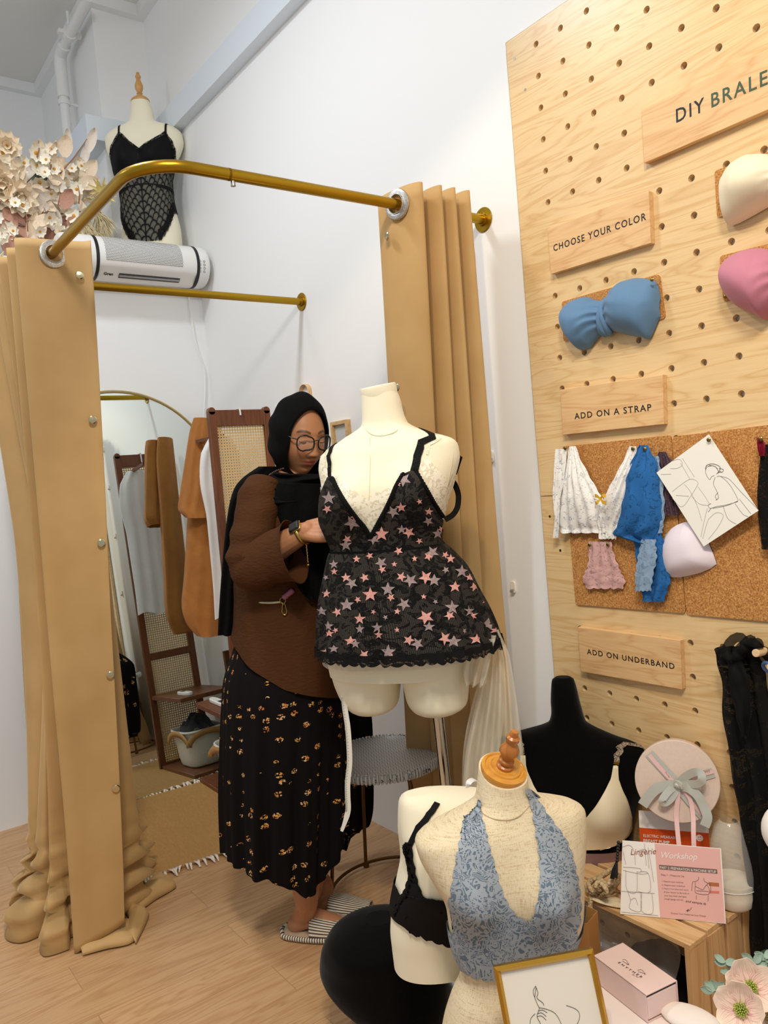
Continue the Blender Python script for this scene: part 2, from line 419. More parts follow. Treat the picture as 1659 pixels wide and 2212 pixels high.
slab('wall_ledge', (-2.75, -4.2, 2.53), (-2.46, 0, 2.56), m_wall)
slab('wall_pilaster', (-4.0, -.282, 0), (-2.75, 0, 4.2), m_wall)
slab('wall_back', (-4.0, -4.2, 0), (-3.84, -.282, 4.2), m_wall)
slab('ceiling', (-4.2, -5, 4.11), (3.2, .1, 4.2), m_ceil)
slab('trim_1', (-2.75, -.05, 4.05), (3.2, 0, 4.11), m_trim)
slab('trim_2', (-2.75, -.33, 4.05), (-2.70, -.05, 4.11), m_trim)
slab('trim_3', (-3.84, -.33, 4.05), (-2.75, -.282, 4.11), m_trim)
slab('trim_4', (-3.84, -4.2, 4.05), (-3.79, -.33, 4.11), m_trim)
slab('beam_right', (-2.75, -.057, 3.31), (3.2, 0, 3.434), m_beam)
slab('beam_back', (-2.75, -.40, 3.31), (-2.66, -.057, 3.434), m_beam)
slab('beam_left', (-3.84, -.40, 3.31), (-2.75, -.282, 3.434), m_beam)
# ---- pipe under the ceiling
m_pipe = mat('white_painted_pipe', 'EFEFEC', .4)
t = thing('water_pipe', 'white painted water pipe under the ceiling, turning down the wall', 'pipe', (-3.2, -.33, 4.0))
yp = -.36
e = at(128, 118, y=yp); s0 = Vector((-2.55, yp, e.z + .02)); lo = at(137, 300, y=yp)
e2 = Vector((e.x, yp, e.z)); bot = Vector((e.x, yp, 2.6))
b = B(); b.tube([s0, e2 + Vector((.06, 0, 0)), e2 + Vector((.02, 0, -.01)), e2 + Vector((0, 0, -.06)), bot], .026, 14); b.build('pipe_run', m_pipe, t, world=True)
b = B(); b.tube([e2 + Vector((.11, 0, 0)), e2 + Vector((.05, 0, -.002)), e2 + Vector((.015, 0, -.015)), e2 + Vector((0, 0, -.05)), e2 + Vector((0, 0, -.24))], .034, 14); b.build('elbow', m_pipe, t, world=True)
c = s0.lerp(e2, .62); b = B(); b.tube([c + Vector((-.016, 0, 0)), c + Vector((.016, 0, 0))], .036, 16); b.tube([c, c + Vector((0, 0, .12))], .008, 8); b.box(c + Vector((0, -.045, .0)), (.03, .03, .02)); b.box(c + Vector((0, .045, 0)), (.03, .03, .02)); b.build('pipe_clamp', m_pipe, t, world=True)
c = e2 + Vector((0, 0, -.27)); b = B(); b.tube([c + Vector((0, 0, -.012)), c + Vector((0, 0, .012))], .033, 16); b.tube([c, c + Vector((.0, .08, 0))], .008, 8); b.build('pipe_clamp', m_pipe, t, world=True)
# ================================================================= pegboard
PG = .08701; PZ = 2.5846; PX0 = .0167                     # hole pitch, height of the top hole row
m_peg = wood('pale_maple_laminate', 'E9CB98', 'D0A368', 0, 1.0, .33, 60, 1.1, .05)
m_screw = mat('steel_screw', '8C8880', .35, 1)
YB = -.02                                   # the board's front face
def peg_board(name, label, z_top, z_bot, zrow0, nr, x0=-.0945, nc=13):
    t = thing(name, label, 'pegboard', (x0, 0, z_bot)); b = B(); r = .0088; n = 12
    xr = PX0 + (nc - 1) * PG + .06
    xs = [x0] + [PX0 + (i - .5) * PG for i in range(1, nc)] + [xr]
    zs = [z_top] + [zrow0 - (j + .5) * PG for j in range(nr - 1)] + [z_bot]
    for j in range(nr):
        for i in range(nc):
            cx, cz = PX0 + i * PG, zrow0 - j * PG; xa, xb, za, zb = xs[i], xs[i + 1], zs[j + 1], zs[j]
            rim = []; out = []
            for k in range(n):
                a = 2 * pi * (k + .5) / n; c, s = cos(a), sin(a); rim.append((cx + r * c, cz + r * s))
                tx = ((xb - cx) / c if c > 0 else (xa - cx) / c); tz = ((zb - cz) / s if s > 0 else (za - cz) / s); q = min(tx, tz)
                out.append((cx + q * c, cz + q * s))
            # add the four corners to the outer ring
            loop = [];
            for k in range(n):
                loop.append((out[k], k)); k2 = (k + 1) % n
                p, q = out[k], out[k2]
                for cn in ((xa, za), (xa, zb), (xb, za), (xb, zb)):
                    if abs(p[0] - q[0]) > 1e-6 and abs(p[1] - q[1]) > 1e-6 and ((abs(p[0] - cn[0]) < 1e-6 and abs(q[1] - cn[1]) < 1e-6) or (abs(q[0] - cn[0]) < 1e-6 and abs(p[1] - cn[1]) < 1e-6)): loop.append((cn, -1))
            vs = [(p[0], YB, p[1]) for p, _ in loop] + [(p[0], YB, p[1]) for p in rim] + [(p[0], YB + .017, p[1]) for p in rim]
            L = len(loop); fs = []; idx = [q for q, (_, k) in enumerate(loop) if k >= 0]
            for k in range(n):
                a, e = idx[k], idx[(k + 1) % n]; mid = list(range(a, e + 1)) if e > a else list(range(a, L)) + list(range(0, e + 1))
                fs.append(tuple(mid[::-1] + [L + k, L + (k + 1) % n])[::-1]); fs.append((L + k, L + n + k, L + n + (k + 1) % n, L + (k + 1) % n))
            b.add(vs, fs)
    b.box(((x0 + xr) / 2, YB + .0085, z_top - .0005), (xr - x0, .017, .0006)); b.box(((x0 + xr) / 2, YB + .0085, z_bot + .0005), (xr - x0, .017, .0006)); b.box((x0 + .0003, YB + .0085, (z_top + z_bot) / 2), (.0006, .017, z_top - z_bot))
    b.build('panel', m_peg, t, world=True, smooth=False, merge=1e-5)
    for x, z in ((x0 + .03, z_top - .06), (x0 + .06, z_top - .16)): s = B(); s.tube([(x, YB - .0005, z), (x, YB + .004, z)], .004, 10); s.build('screw', m_screw, t, world=True)
    return t
peg_board('pegboard_panel', 'upper pale maple pegboard on the right wall, behind the largest lettered sign', 2.6425, 1.3245, PZ, 15)
ZL = PZ - 15 * PG + .0065
peg_board('pegboard_panel', 'lower pale maple pegboard on the right wall, behind the underband sign and round gift box', 1.3235, .0, ZL, 15)
# ================================================================= fitting corner: rails, curtains, mirror, rack
ZR = 2.189; RR = .0148
m_velvet = NT('tan_velvet'); _c = m_velvet.co(); _n = m_velvet.noise(_c, 6, 3); m_velvet.bump(m_velvet.noise(m_velvet.co('Object', (500, 500, 60)), 1, 2), .05, .0006)
m_velvet = m_velvet.set(Base__Color=m_velvet.ramp(_n, [(.3, lin('BC965F')), (.7, lin('C7A26B'))]), Roughness=.8, Sheen__Weight=.35, Sheen__Roughness=.35, Sheen__Tint=lin('E8CFA0'))
def flange(t, p, ax):
    rot = Vector((0, 0, 1)).rotation_difference(Vector(ax)).to_matrix(); p = Vector(p)
    b = B(); b.lathe([(0, 0), (.037, 0), (.0375, .002), (.036, .004), (.02, .0045), (.019, .012), (0, .012)], p, 28, rot); f = b.build('flange', m_gold, t, world=True)
    for k in range(3):
        a = 2 * pi * k / 3 + .6; q = p + rot @ Vector((.028 * cos(a), .028 * sin(a), .004)); s = B(); s.ball(q, .0045, 10, 6); s.build('screw', m_steel, f, world=True)
    return f
t = thing('curtain_rail', 'long gold curtain rail running out from the wall and bending round over the fitting corner', 'curtain rail', (-.257, -.5, ZR))
path = [(-.257, -.001, ZR), (-.257, -.95, ZR)] + [(-.257 - .13 * (1 - cos(a)), -.955 - .13 * sin(a), ZR) for a in [k * pi / 2 / 9 for k in range(1, 10)]] + [(-2.334, -1.09, ZR)]
b = B(); b.tube(path, RR, 20); b.build('rail_tube', m_gold, t, world=True)
b = B(); b.tube([(-.257, -.862, ZR), (-.257, -.868, ZR)], RR + .0004, 20); b.build('joint_collar', mat('dark_gold_seam', '7A5A10', .4, .8), t, world=True)
b = B(); b.tube([(-.257, -.855, ZR - RR), (-.257, -.855, ZR - RR - .012)], [.005, .0065], 10); b.build('set_screw', m_steel, t, world=True)
flange(t, (-.257, -.001, ZR), (0, -1, 0)); flange(t, (-2.334, -1.09, ZR), (1, 0, 0))
t = thing('curtain_rail', 'shorter gold rail across the back of the fitting corner, below the air unit', 'curtain rail', (-1.356, -.5, ZR))
b = B(); b.tube([(-1.356, -.001, ZR), (-1.356, -1.074, ZR)], RR, 20); b.build('rail_tube', m_gold, t, world=True)
flange(t, (-1.356, -.001, ZR), (0, -1, 0))
m_fold = m_velvet
def rowpath(pts, n=9): return bez([(x, y, 0) for x, y in pts], n)
def curtain(t, top, bot, z0, z1, nz, puddle=None, name='cloth', mid=None):
    T = rowpath(top); Bt = rowpath(bot); Mi = rowpath(mid) if mid else None; n = len(T) - 1; b = B()
    def fn(u, v):
        i = min(n, int(round(u * n))); a, c = T[i], Bt[i]; z = lerp(z1, z0, v)
        q = v ** 1.15
        x, y = lerp(a.x, c.x, q), lerp(a.y, c.y, q)
        if Mi: m = Mi[i]; k = 4 * v * (1 - v); x = lerp(x, m.x, k * .5); y = lerp(y, m.y, k * .5)
        p = Vector((x, y, z))
        if puddle: p = puddle(p, u, v)
        p.x += .006 * v * noise.noise(Vector((u * 9, v * 3.1, 1))); p.y += .006 * v * noise.noise(Vector((u * 9, v * 3.1, 7)))
        return p
    b.grid(fn, n, nz, lambda u, v: (u * 2, v * 2)); return b.build(name, m_velvet, t, world=True, sharp=0, solid=.003, off=0)
def grommet(t, c, ax):
    rot = Vector((0, 0, 1)).rotation_difference(Vector(ax).normalized()).to_matrix()
    b = B(); b.lathe([(.026, .010), (.027, -.004), (.0285, -.0055), (.034, -.006), (.0415, -.004), (.043, -.001), (.043, .002), (.041, .005), (.034, .007), (.0285, .0065), (.027, .010), (.026, .010)], c, 36, rot)
    return b.build('eyelet', m_glit, t, world=True)
m_glit = NT('glitter_silver'); _n = m_glit.noise(m_glit.co('Object', (900, 900, 900)), 1, 1); m_glit = m_glit.set(Base__Color=m_glit.ramp(_n, [(.35, lin('8E8B86')), (.65, lin('EDEAE4'))]), Metallic=.9, Roughness=.35)
def snap(t, p, ax, r=.0125):
    rot = Vector((0, 0, 1)).rotation_difference(Vector(ax).normalized()).to_matrix(); b = B(); b.lathe([(r * .8, -.001), (r, .001), (r, .0035), (r * .8, .006), (0, .0065)], p, 20, rot); b.build('snap_button', m_snap, t, world=True)
m_snap = mat('pale_gold_metal', 'CFC29A', .22, 1)
# left curtain, gathered on the side of the rail
t = thing('curtain', 'tan velvet eyelet curtain at left, gathered and pooling on the floor', 'curtain', (-1.2, -1.1, 0))
topL = [(-1.00, -.975), (-1.02, -1.00), (-1.035, -1.09), (-1.045, -1.165), (-1.065, -1.178), (-1.085, -1.10), (-1.10, -1.01), (-1.12, -.995), (-1.135, -1.06), (-1.15, -1.165), (-1.17, -1.178), (-1.19, -1.09), (-1.205, -1.0), (-1.225, -.995), (-1.24, -1.08), (-1.255, -1.172), (-1.28, -1.18), (-1.30, -1.08), (-1.32, -1.0), (-1.35, -1.0), (-1.375, -1.09), (-1.40, -1.175), (-1.43, -1.18), (-1.47, -1.09), (-1.51, -1.0), (-1.55, -1.03), (-1.585, -1.12), (-1.61, -1.19), (-1.65, -1.19), (-1.68, -1.1)]
botL = [(-1.065, -1.065), (-1.07, -1.10), (-1.085, -1.15), (-1.095, -1.20), (-1.115, -1.21), (-1.15, -1.13), (-1.22, -1.0), (-1.27, -.925), (-1.30, -.99), (-1.24, -1.14), (-1.225, -1.22), (-1.245, -1.255), (-1.32, -1.21), (-1.40, -.96), (-1.45, -.845), (-1.48, -.89), (-1.43, -1.10), (-1.35, -1.23), (-1.36, -1.275), (-1.41, -1.275), (-1.45, -1.19), (-1.50, -1.02), (-1.54, -.98), (-1.55, -1.12), (-1.51, -1.23), (-1.53, -1.26), (-1.60, -1.22), (-1.64, -1.1), (-1.70, -1.05), (-1.74, -1.2)]
def pud(p, u, v):
    z = p.z
    if u > .16:
        k = ss(.62, .0, z) * ss(.16, .24, u); c = Vector((-1.40, -1.17)); d = Vector((p.x, p.y)) - c; L = d.length or 1
        sag = .03 * sin(z * 85 + u * 23) * exp(-((z - .13) / .11) ** 2) + .02 * noise.noise(Vector((u * 14, z * 20, 3))) * exp(-((z - .15) / .15) ** 2)
        d = d / L * (L + sag * 1.2 + (.085 if d.y < -.03 else .015) * k * exp(-((z - .03) / .10) ** 2)); p.x, p.y = c.x + d.x, c.y + d.y
        p.z = max(.004, z)
    elif u < .115:
        p.z = max(.004, z + (.055 * (1 - u / .115) * ss(.25, 0, z)))
    return p
curtain(t, topL, botL, 0.004, 2.234, 90, pud)
# cloth folded over on the floor beside the front fold
def floor_fold(pts, h, name='hem_fold'):
    b = B(); n = len(pts)
    L = [Vector((p[0], p[1], 0)) for p in pts]; R = [Vector((p[2], p[3], 0)) for p in pts]; L = bez(L, 8); R = bez(R, 8); m = len(L) - 1
    def fn(u, v):
        i = int(round(v * m)); a, c = L[i], R[i]; q = a.lerp(c, u); e = sin(pi * min(1, max(0, u)))
        q.z = .004 + h * (e ** .45) * (1 + .3 * noise.noise(Vector((u * 3, v * 5, 2)))) * (.35 + .65 * sin(pi * min(1, v * .9 + .08))); return q
    b.grid(fn, 14, m); return b.build(name, m_velvet, t, world=True, sharp=0, solid=.004)
def fpt(*q): r = []; [r.extend(tuple(at(x, y, z=.01))[:2]) for x, y in q]; return tuple(r)
floor_fold([fpt((178, 2060), (172, 2040)), fpt((230, 2046), (215, 2010)), fpt((278, 2036), (262, 1990)), fpt((300, 2018), (288, 1985))], .028)
floor_fold([fpt((292, 2035), (268, 2008)), fpt((318, 1980), (280, 1985)), fpt((312, 1966), (272, 1968)), fpt((282, 1944), (262, 1950))], .03)
floor_fold([fpt((300, 1966), (270, 1945)), fpt((335, 1940), (305, 1925)), fpt((376, 1916), (330, 1898)), fpt((374, 1906), (348, 1894))], .035)
floor_fold([fpt((170, 2012), (140, 2010)), fpt((150, 2008), (140, 1985)), fpt((165, 1980), (150, 1960))], .05)
grommet(t, Vector((-1.032, -1.082, ZR)), (1, .1, 0)); grommet(t, Vector((-1.60, -1.12, ZR)), (.8, .5, 0))
for px, py, z in ((172, 595, 0), (200, 907, 0), (219, 1173, 0), (239, 1458, 0), (251, 1703, 0)):
    v = (2.234 - at(px, py, x=-1.03).z) / 2.23; q = v ** 1.15
    x = lerp(-1.01, -1.068, q) + .008; snap(t, at(px, py, x=x), (1, -.25, 0))
# right curtain, hung on the front arm of the rail
t = thing('curtain', 'tan velvet eyelet curtain at right, hanging straight behind the dress form', 'curtain', (-.257, -.2, 0))
topR = [(-.352, -.335), (-.31, -.345), (-.255, -.34), (-.205, -.325), (-.185, -.30), (-.215, -.275), (-.275, -.262), (-.315, -.262), (-.318, -.245), (-.275, -.235), (-.215, -.235), (-.182, -.222), (-.19, -.205), (-.24, -.198), (-.295, -.195), (-.318, -.182), (-.285, -.172), (-.225, -.172), (-.182, -.162), (-.185, -.145), (-.235, -.138), (-.29, -.13), (-.318, -.115), (-.29, -.105), (-.23, -.105), (-.188, -.098), (-.178, -.08), (-.215, -.068), (-.27, -.06)]
topR = [(x, -.335 + (y + .335) * .80 if y > -.335 else y) for x, y in topR]
botR = []
for i, (x, y) in enumerate(topR):
    k = i / 28; botR.append((lerp(-.69, -.27, k) + (x + .257) * .35, lerp(-.10, -.075, k) + (x + .257) * .55 + .004))
curtain(t, topR, botR, .012, 2.232, 60)
grommet(t, Vector((-.257, -.341, ZR)), (.2, -1, 0))
for px, py in ((838, 510), (860, 836)): snap(t, at(px, py, y=-.352), (-.3, -1, 0))
# ---- mirror leaning on the partition
XB, XT, ZM = -2.18, -2.325, 1.943
ax = Vector((XT - XB, 0, ZM)).normalized(); yv = Vector((.01, 1, 0)).normalized(); nv = yv.cross(ax).normalized()
t = thing('arched_mirror', 'tall arched mirror with thin gold frame leaning on the back partition', 'mirror', (XB, -.51, 0))
o0 = Vector((XB, -.51, .012)); hwm = .485; Hm = Vector((XT - XB, 0, ZM)).length - .01
arc = [(-hwm, 0)] + [(-hwm * cos(a), Hm - hwm + hwm * sin(a)) for a in [k * pi / 40 for k in range(41)]] + [(hwm, 0)]
m_mirror = mat('mirror_glass', 'E4ECE8', .0, 1)
b = B(); pts = [o0 + yv * p[0] + ax * p[1] + nv * .004 for p in arc]; b.add(pts, [tuple(range(len(pts)))]); b.build('mirror_pane', m_mirror, t, world=True, smooth=False)
b = B(); b.tube([o0 + yv * p[0] + ax * p[1] for p in arc], .009, 8, closed=True); b.build('mirror_frame', mat('champagne_metal', 'C9B67C', .3, .8), t, world=True)
pts2 = [o0 + yv * p[0] + ax * p[1] - nv * .006 for p in arc]; b = B(); b.add(pts2, [tuple(range(len(pts2)))[::-1]]); b.build('backing', m_black, t, world=True, smooth=False)
# ---- jute rug
m_jute = NT('woven_jute'); _c = m_jute.co('Object', (1, .62, 1)); _d = m_jute.add('ShaderNodeVectorMath', _operation='LENGTH', i0=_c).outputs[1]
_r = m_jute.math('ABSOLUTE', m_jute.math('SUBTRACT', m_jute.math('FRACT', m_jute.math('MULTIPLY', _d, 90)), .5)); m_jute.bump(_r, .6, .003)
m_jute = m_jute.set(Base__Color=m_jute.mix(m_jute.noise(m_jute.co('Object', (40, 200, 40)), 1, 3), lin('A87C42'), lin('C79D62')), Roughness=.9)
m_fringe = mat('off_white_cotton', 'EFE6DA', .9)
t = thing('jute_rug', 'woven jute rug with white cotton fringe on the floor before the arched mirror', 'rug', (-1.765, -.53, 0), radians(-6))
b = B(); b.box((0, 0, .006), (.80, 1.05, .011)); b.build('mat', m_jute, t, bevel=.003)
for sx in (-1, 1):
    b = B()
    for k in range(64):
        y = -.52 + 1.04 * k / 63; L = random.uniform(.025, .055); dy = random.uniform(-.02, .02); w = .011
        P = [Vector((sx * .395, y, .010)), Vector((sx * (.40 + L * .5), y + dy * .6, .012 + random.random() * .008)), Vector((sx * (.40 + L), y + dy, .004))]
        b.tube(P, [w * .6, w * .55, w * .25], 5, flat=.5)
    tag(b.build('fringe', m_fringe, t, sharp=0), kind='stuff')
# ---- rattan ladder rack
m_rackwood = wood('dark_walnut', '7A4420', '522C15', 2, 1.0, .4, 50, .4, .05)
def cane_mat():
    t = NT('woven_cane'); co = t.co('UV', (80, 80, 1)); fr = t.add('ShaderNodeVectorMath', _operation='FRACTION', i0=co).outputs[0]
    sb = t.add('ShaderNodeVectorMath', _operation='SUBTRACT', i0=fr, i1=(.5, .5, 0)).outputs[0]; sx = t.add('ShaderNodeSeparateXYZ', i0=sb)
    d = t.math('SQRT', t.math('ADD', t.math('MULTIPLY', sx.outputs[0], sx.outputs[0]), t.math('MULTIPLY', sx.outputs[1], sx.outputs[1])))
    al = t.math('GREATER_THAN', d, .27); edge = t.math('ABSOLUTE', t.math('SUBTRACT', t.math('ABSOLUTE', sx.outputs[0]), t.math('ABSOLUTE', sx.outputs[1])))
    c = t.mix(t.math('LESS_THAN', edge, .1), lin('E3C58F'), lin('D0A96C')); t.bump(d, .5, .002)
    return t.set(Base__Color=c, Roughness=.5, Alpha=al)
m_cane = cane_mat(); m_caneedge = mat('cane_binding', 'DDBB86', .5)
t = thing('rattan_rack', 'dark wood ladder rack with woven cane panels beside the arched mirror', 'rack', (-1.9, -.2, 0))
yl, yr, xp = -.33, -.066, -1.64; zt = 1.785
for y in (yl, yr):
    b = B(); b.box((xp, y, zt / 2 - .01), (.026, .034, zt - .02)); b.tube([(xp - .013, y, zt - .02), (xp + .013, y, zt - .02)], .017, 20); b.build('post', m_rackwood, t, world=True, bevel=.002)
    b = B(); b.box((-2.12, y, .30), (.026, .03, .6)) ; b.build('rear_post', m_rackwood, t, world=True, bevel=.002) if y == yr else None
rails = [(1.735, .07), (1.10, .04), (.62, .04), (.02, .04)]
for z, h in rails:
    b = B(); b.box((xp, (yl + yr) / 2, z), (.022, yr - yl - .03, h)); b.build('cross_rail', m_rackwood, t, world=True, bevel=.002)
for za, zb in ((1.12, 1.70), (.64, 1.08), (.04, .60)):
    b = B(); b.grid(lambda u, v: Vector((xp, lerp(yl + .018, yr - .018, u), lerp(za, zb, v))), 2, 2, lambda u, v: (u * (yr - yl - .036), v * (zb - za))); p = b.build('cane_panel', m_cane, t, world=True, smooth=False)
    b = B(); b.tube([(xp + .01, yl + .024, za + .006), (xp + .01, yl + .024, zb - .012), (xp + .01, yl + .03, zb - .005), (xp + .01, yr - .03, zb - .005), (xp + .01, yr - .024, zb - .012), (xp + .01, yr - .024, za + .006)], .005, 8, closed=True); b.build('cane_border', m_caneedge, p, world=True)
for z, x0 in ((.40, -2.11), (.02, -2.145)):
    b = B(); b.box(((x0 + xp) / 2, (yl + yr) / 2, z), (xp - x0, yr - yl + .02, .022)); b.build('shelf', m_rackwood, t, world=True, bevel=.002)
b = B(); b.tube([(xp - .02, -.198, 1.72), (xp - .02, -.198, 1.775), (xp + .012, -.198, 1.775), (xp + .014, -.198, 1.745)], .004, 8); b.build('hook', m_white, t, world=True)
b = B(); b.bar((xp - .01, yl + .05, 1.66), (-1.93, yl + .05, 1.66), .014, .014); b.bar((-1.93, yl + .05, 1.66), (-1.93, yl + .09, 1.66), .014, .014); b.build('hanging_arm', m_rackwood, t, world=True)
# ---- garments on the rack
def cloth_mat(name, c1, c2, sc=30, bump=.4):
    t = NT(name); co = t.co('Object'); n = t.noise(co, 7, 4, .6, .8); t.bump(t.math('ADD', t.math('MULTIPLY', t.noise(co, sc, 5, .6, .6), 1), t.noise(t.co('Object', (900, 900, 200)), 1, 1)), bump, .004)
    return t.set(Base__Color=t.ramp(n, [(.3, lin(c1)), (.7, lin(c2))]), Roughness=.85, Sheen__Weight=.1)
m_rust = cloth_mat('rust_linen', 'A8682A', 'BC7B36'); m_whitecloth = cloth_mat('white_cotton', 'E9EAEC', 'F3F3F3', 25, .3)
F = Frame(at(440, 1100, x=-2.03))
t = thing('hanging_shirt', 'rust linen short sleeved shirt hanging on the rack beside the mirror', 'shirt', F.o)
def flat_tube(rows, dy, F, n=40, fold=.006, ph=0):
    """cloth tube hung from pixel rows (py, left, right)"""
    R = [(F.px(l, py, dy), F.px(r, py, dy)) for py, l, r in rows]; tab = [(i, a.x, b_.x, a.z, b_.z) for i, (a, b_) in enumerate(R)]; b = B(); m = len(rows) - 1
    def fn(u, v):
        xl, xr, zl, zr = interp(tab, v * m); a = u * 2 * pi; c = (1 - cos(a)) / 2; th = .035 + .02 * v
        f = fold * sin(c * 19 + v * 4 + ph) * (v ** .5); return F.w((lerp(xl, xr, c), dy + th * sin(a) * -1 * (sin(pi * c) ** .2 if 0 < c < 1 else 0) + f, lerp(zl, zr, c)))
    b.grid(fn, n, 30); return b
flat_tube([(905, 425, 476), (960, 412, 478), (1100, 405, 480), (1240, 397, 480), (1310, 392, 478), (1345, 402, 476), (1372, 425, 474)], .02, F).build('shirt_body', m_rust, t, world=True, sharp=0)
flat_tube([(903, 418, 452), (930, 410, 455), (1000, 399, 453), (1060, 390, 452), (1098, 385, 451), (1118, 400, 450)], -.05, F, ph=2).build('sleeve', m_rust, t, world=True, sharp=0)
F2 = Frame((-1.72, -.25, 0), radians(90))
t = thing('hanging_blouse', 'white cotton blouse hanging on the rack behind the cane panel', 'blouse', (-1.72, -.25, 1.3))
b = B(); rows = [(0, -.05, .05), (.1, -.10, .085), (.25, -.115, .095), (.45, -.10, .10), (.8, -.10, .11), (1, -.105, .11)]
def fnb(u, v):
    l, r = interp(rows, v); a = u * 2 * pi; c = (1 - cos(a)) / 2; return Vector((-1.72 + .028 * sin(a) + .006 * sin(c * 21 + v * 3), -.262 + lerp(l, r, c), lerp(1.66, .86, v) + .012 * sin(c * 9) * v))
b.grid(fnb, 40, 24); b.build('blouse_body', m_whitecloth, t, world=True, sharp=0)
# ---- basket and remote on the rack
t = thing('storage_basket', 'white woven basket with tan handle on the bottom shelf of the rack', 'basket', (-1.90, -.20, .032))
m_bask = NT('white_weave'); _w = m_bask.add('ShaderNodeTexChecker', Vector=m_bask.co('Object', (1, 1, 1)), Scale=160); m_bask.bump(_w.outputs[1], .5, .002); m_bask = m_bask.set(Base__Color=lin('E4DED2'), Roughness=.8)
def rr(w, d, k, n=40): return [(w * math.copysign(abs(cos(a)) ** k, cos(a)), d * math.copysign(abs(sin(a)) ** k, sin(a))) for a in [2 * pi * i / n for i in range(n)]]
b = B(); ring = rr(1, 1, .45)
def bsk(u, v):
    i = int(round(u * 40)) % 40; s = interp([(0, .001, 0), (.1, .085, 0), (.16, .1, .006), (.9, .125, .17), (1, .13, .19)], v); return Vector((ring[i][0] * s[0] * 1.1, ring[i][1] * s[0] * .85, s[1]))
b.grid(bsk, 40, 20); b.build('basket_body', m_bask, t, sharp=0, solid=.004)
b = B(); b.tube([(ring[i][0] * .144, ring[i][1] * .111, .188) for i in range(40)], .006, 8, closed=True); b.build('rim', m_white, t)
b = B(); P = [Vector((.146 * cos(a), -.118 - .0 * sin(a), .12 + .06 * sin(a))) for a in [pi * k / 12 for k in range(13)]]; band(b, P, .03, (0, -1, 0)); b.build('handle', mat('tan_leather', 'BF8F55', .6), t, solid=.004)
b = B(); P = [p + Vector((-.30, 0, 0)) * 0 for p in [Vector((-.15, .112 * cos(a), .12 + .06 * sin(a))) for a in [pi * k / 12 for k in range(13)]]]; band(b, P, .03, (-1, 0, 0)); b.build('handle', COL.objects['handle'].data.materials[0], t, solid=.004)
t = thing('folded_clothes', 'dark charcoal clothes heaped in the white basket', 'clothes', (-1.90, -.20, .2))
b = B(); b.grid(lambda u, v: (lambda a, r: Vector((.12 * r * cos(a), .085 * r * sin(a), .02 + .07 * (1 - r * r) + .035 * noise.noise(Vector((cos(a) * r * 3, sin(a) * r * 3, 5))))))(u * 2 * pi, 1 - v * .999), 40, 14); b.build('heap', cloth_mat('charcoal_cloth', '23262B', '33363C'), t, sharp=0)
t = thing('remote_control', 'white remote control lying on the upper shelf of the rack', 'remote control', (-1.99, -.27, .411))
b = B(); b.prism([(x * .085, y * .02) for x, y in rr(1, 1, .6)], .018); b.build('case', m_white, t, bevel=.004); b = B(); b.box((.03, 0, .0185), (.035, .022, .001)); b.build('display', m_black, t)
# ---- things fixed to the right wall
m_hook = mat('cream_hook_plastic', 'F0EBDD', .35)
def wall_hook(z, x, lab):
    t = thing('adhesive_hook', lab, 'hook', (x, 0, z), group='white adhesive hooks on the wall')
    b = B(); b.prism([(q[0] * .0105, q[1] * .019) for q in rr(1, 1, .6, 24)], .006, Matrix.Rotation(pi / 2, 4, 'X')); b.build('pad', m_hook, t, bevel=.0015)
    for k in (-1, 0, 1): b = B(); b.tube([(k * .0052, -.006, -.006), (k * .0052, -.013, -.010), (k * .0052, -.013, -.014), (k * .0052, -.006, -.018)], .0014, 6); b.build('prong', m_steel, t)
for i, (px, py, lab) in enumerate(((1021, 552, 'small white adhesive hook on the wall just below the rail flange'), (1035, 746, 'white adhesive hook second from the top, right of the tan curtain'), (1063, 986, 'white adhesive hook third from the top, level with the dress form shoulder'), (1110, 1268, 'lowest white adhesive hook, right of the lace dress'))):
    p = at(px, py, y=0); wall_hook(p.z, p.x, lab)
p = at(655, 846, y=-.02)
t = thing('strap_loop', 'beige leather strap loop on the wall above the black headscarf', 'strap', (p.x, 0, p.z))
b = B(); P = [Vector((.035 * cos(a), -.004, .03 * sin(a))) for a in [pi * k / 14 for k in range(15)]]; P = [Vector((.035, -.004, -.12))] + P + [Vector((-.035, -.004, -.12))]; band(b, P, .03, (0, 1, 0)) if 0 else b.tube(P, .016, 8, flat=.16, up=(0, 1, 0)); b.build('strap', mat('beige_leather', 'D3AE84', .55), t)
p = at(607, 882, y=0); t = thing('wall_knob', 'round white knob on the wall left of the black headscarf', 'knob', (p.x, 0, p.z)); b = B(); b.ball((0, -.018, 0), (.018, .01, .018)); b.tube([(0, 0, 0), (0, -.015, 0)], .008, 10); b.build('knob', m_white, t)
p = at(742, 945, y=0); t = thing('picture_frame', 'small pale wooden picture frame on the wall behind the dress form shoulder', 'frame', (p.x, 0, p.z))
b = B(); 
for c, d in (((0, -.01, .06), (.12, .02, .014)), ((0, -.01, -.06), (.12, .02, .014)), ((-.053, -.01, 0), (.014, .02, .106)), ((.053, -.01, 0), (.014, .02, .106))): b.box(c, d)
b.build('frame_moulding', m_pine, t); b = B(); b.box((0, -.004, 0), (.1, .004, .11)); b.build('print', mat('grey_print', 'C9CDCB', .6), t)
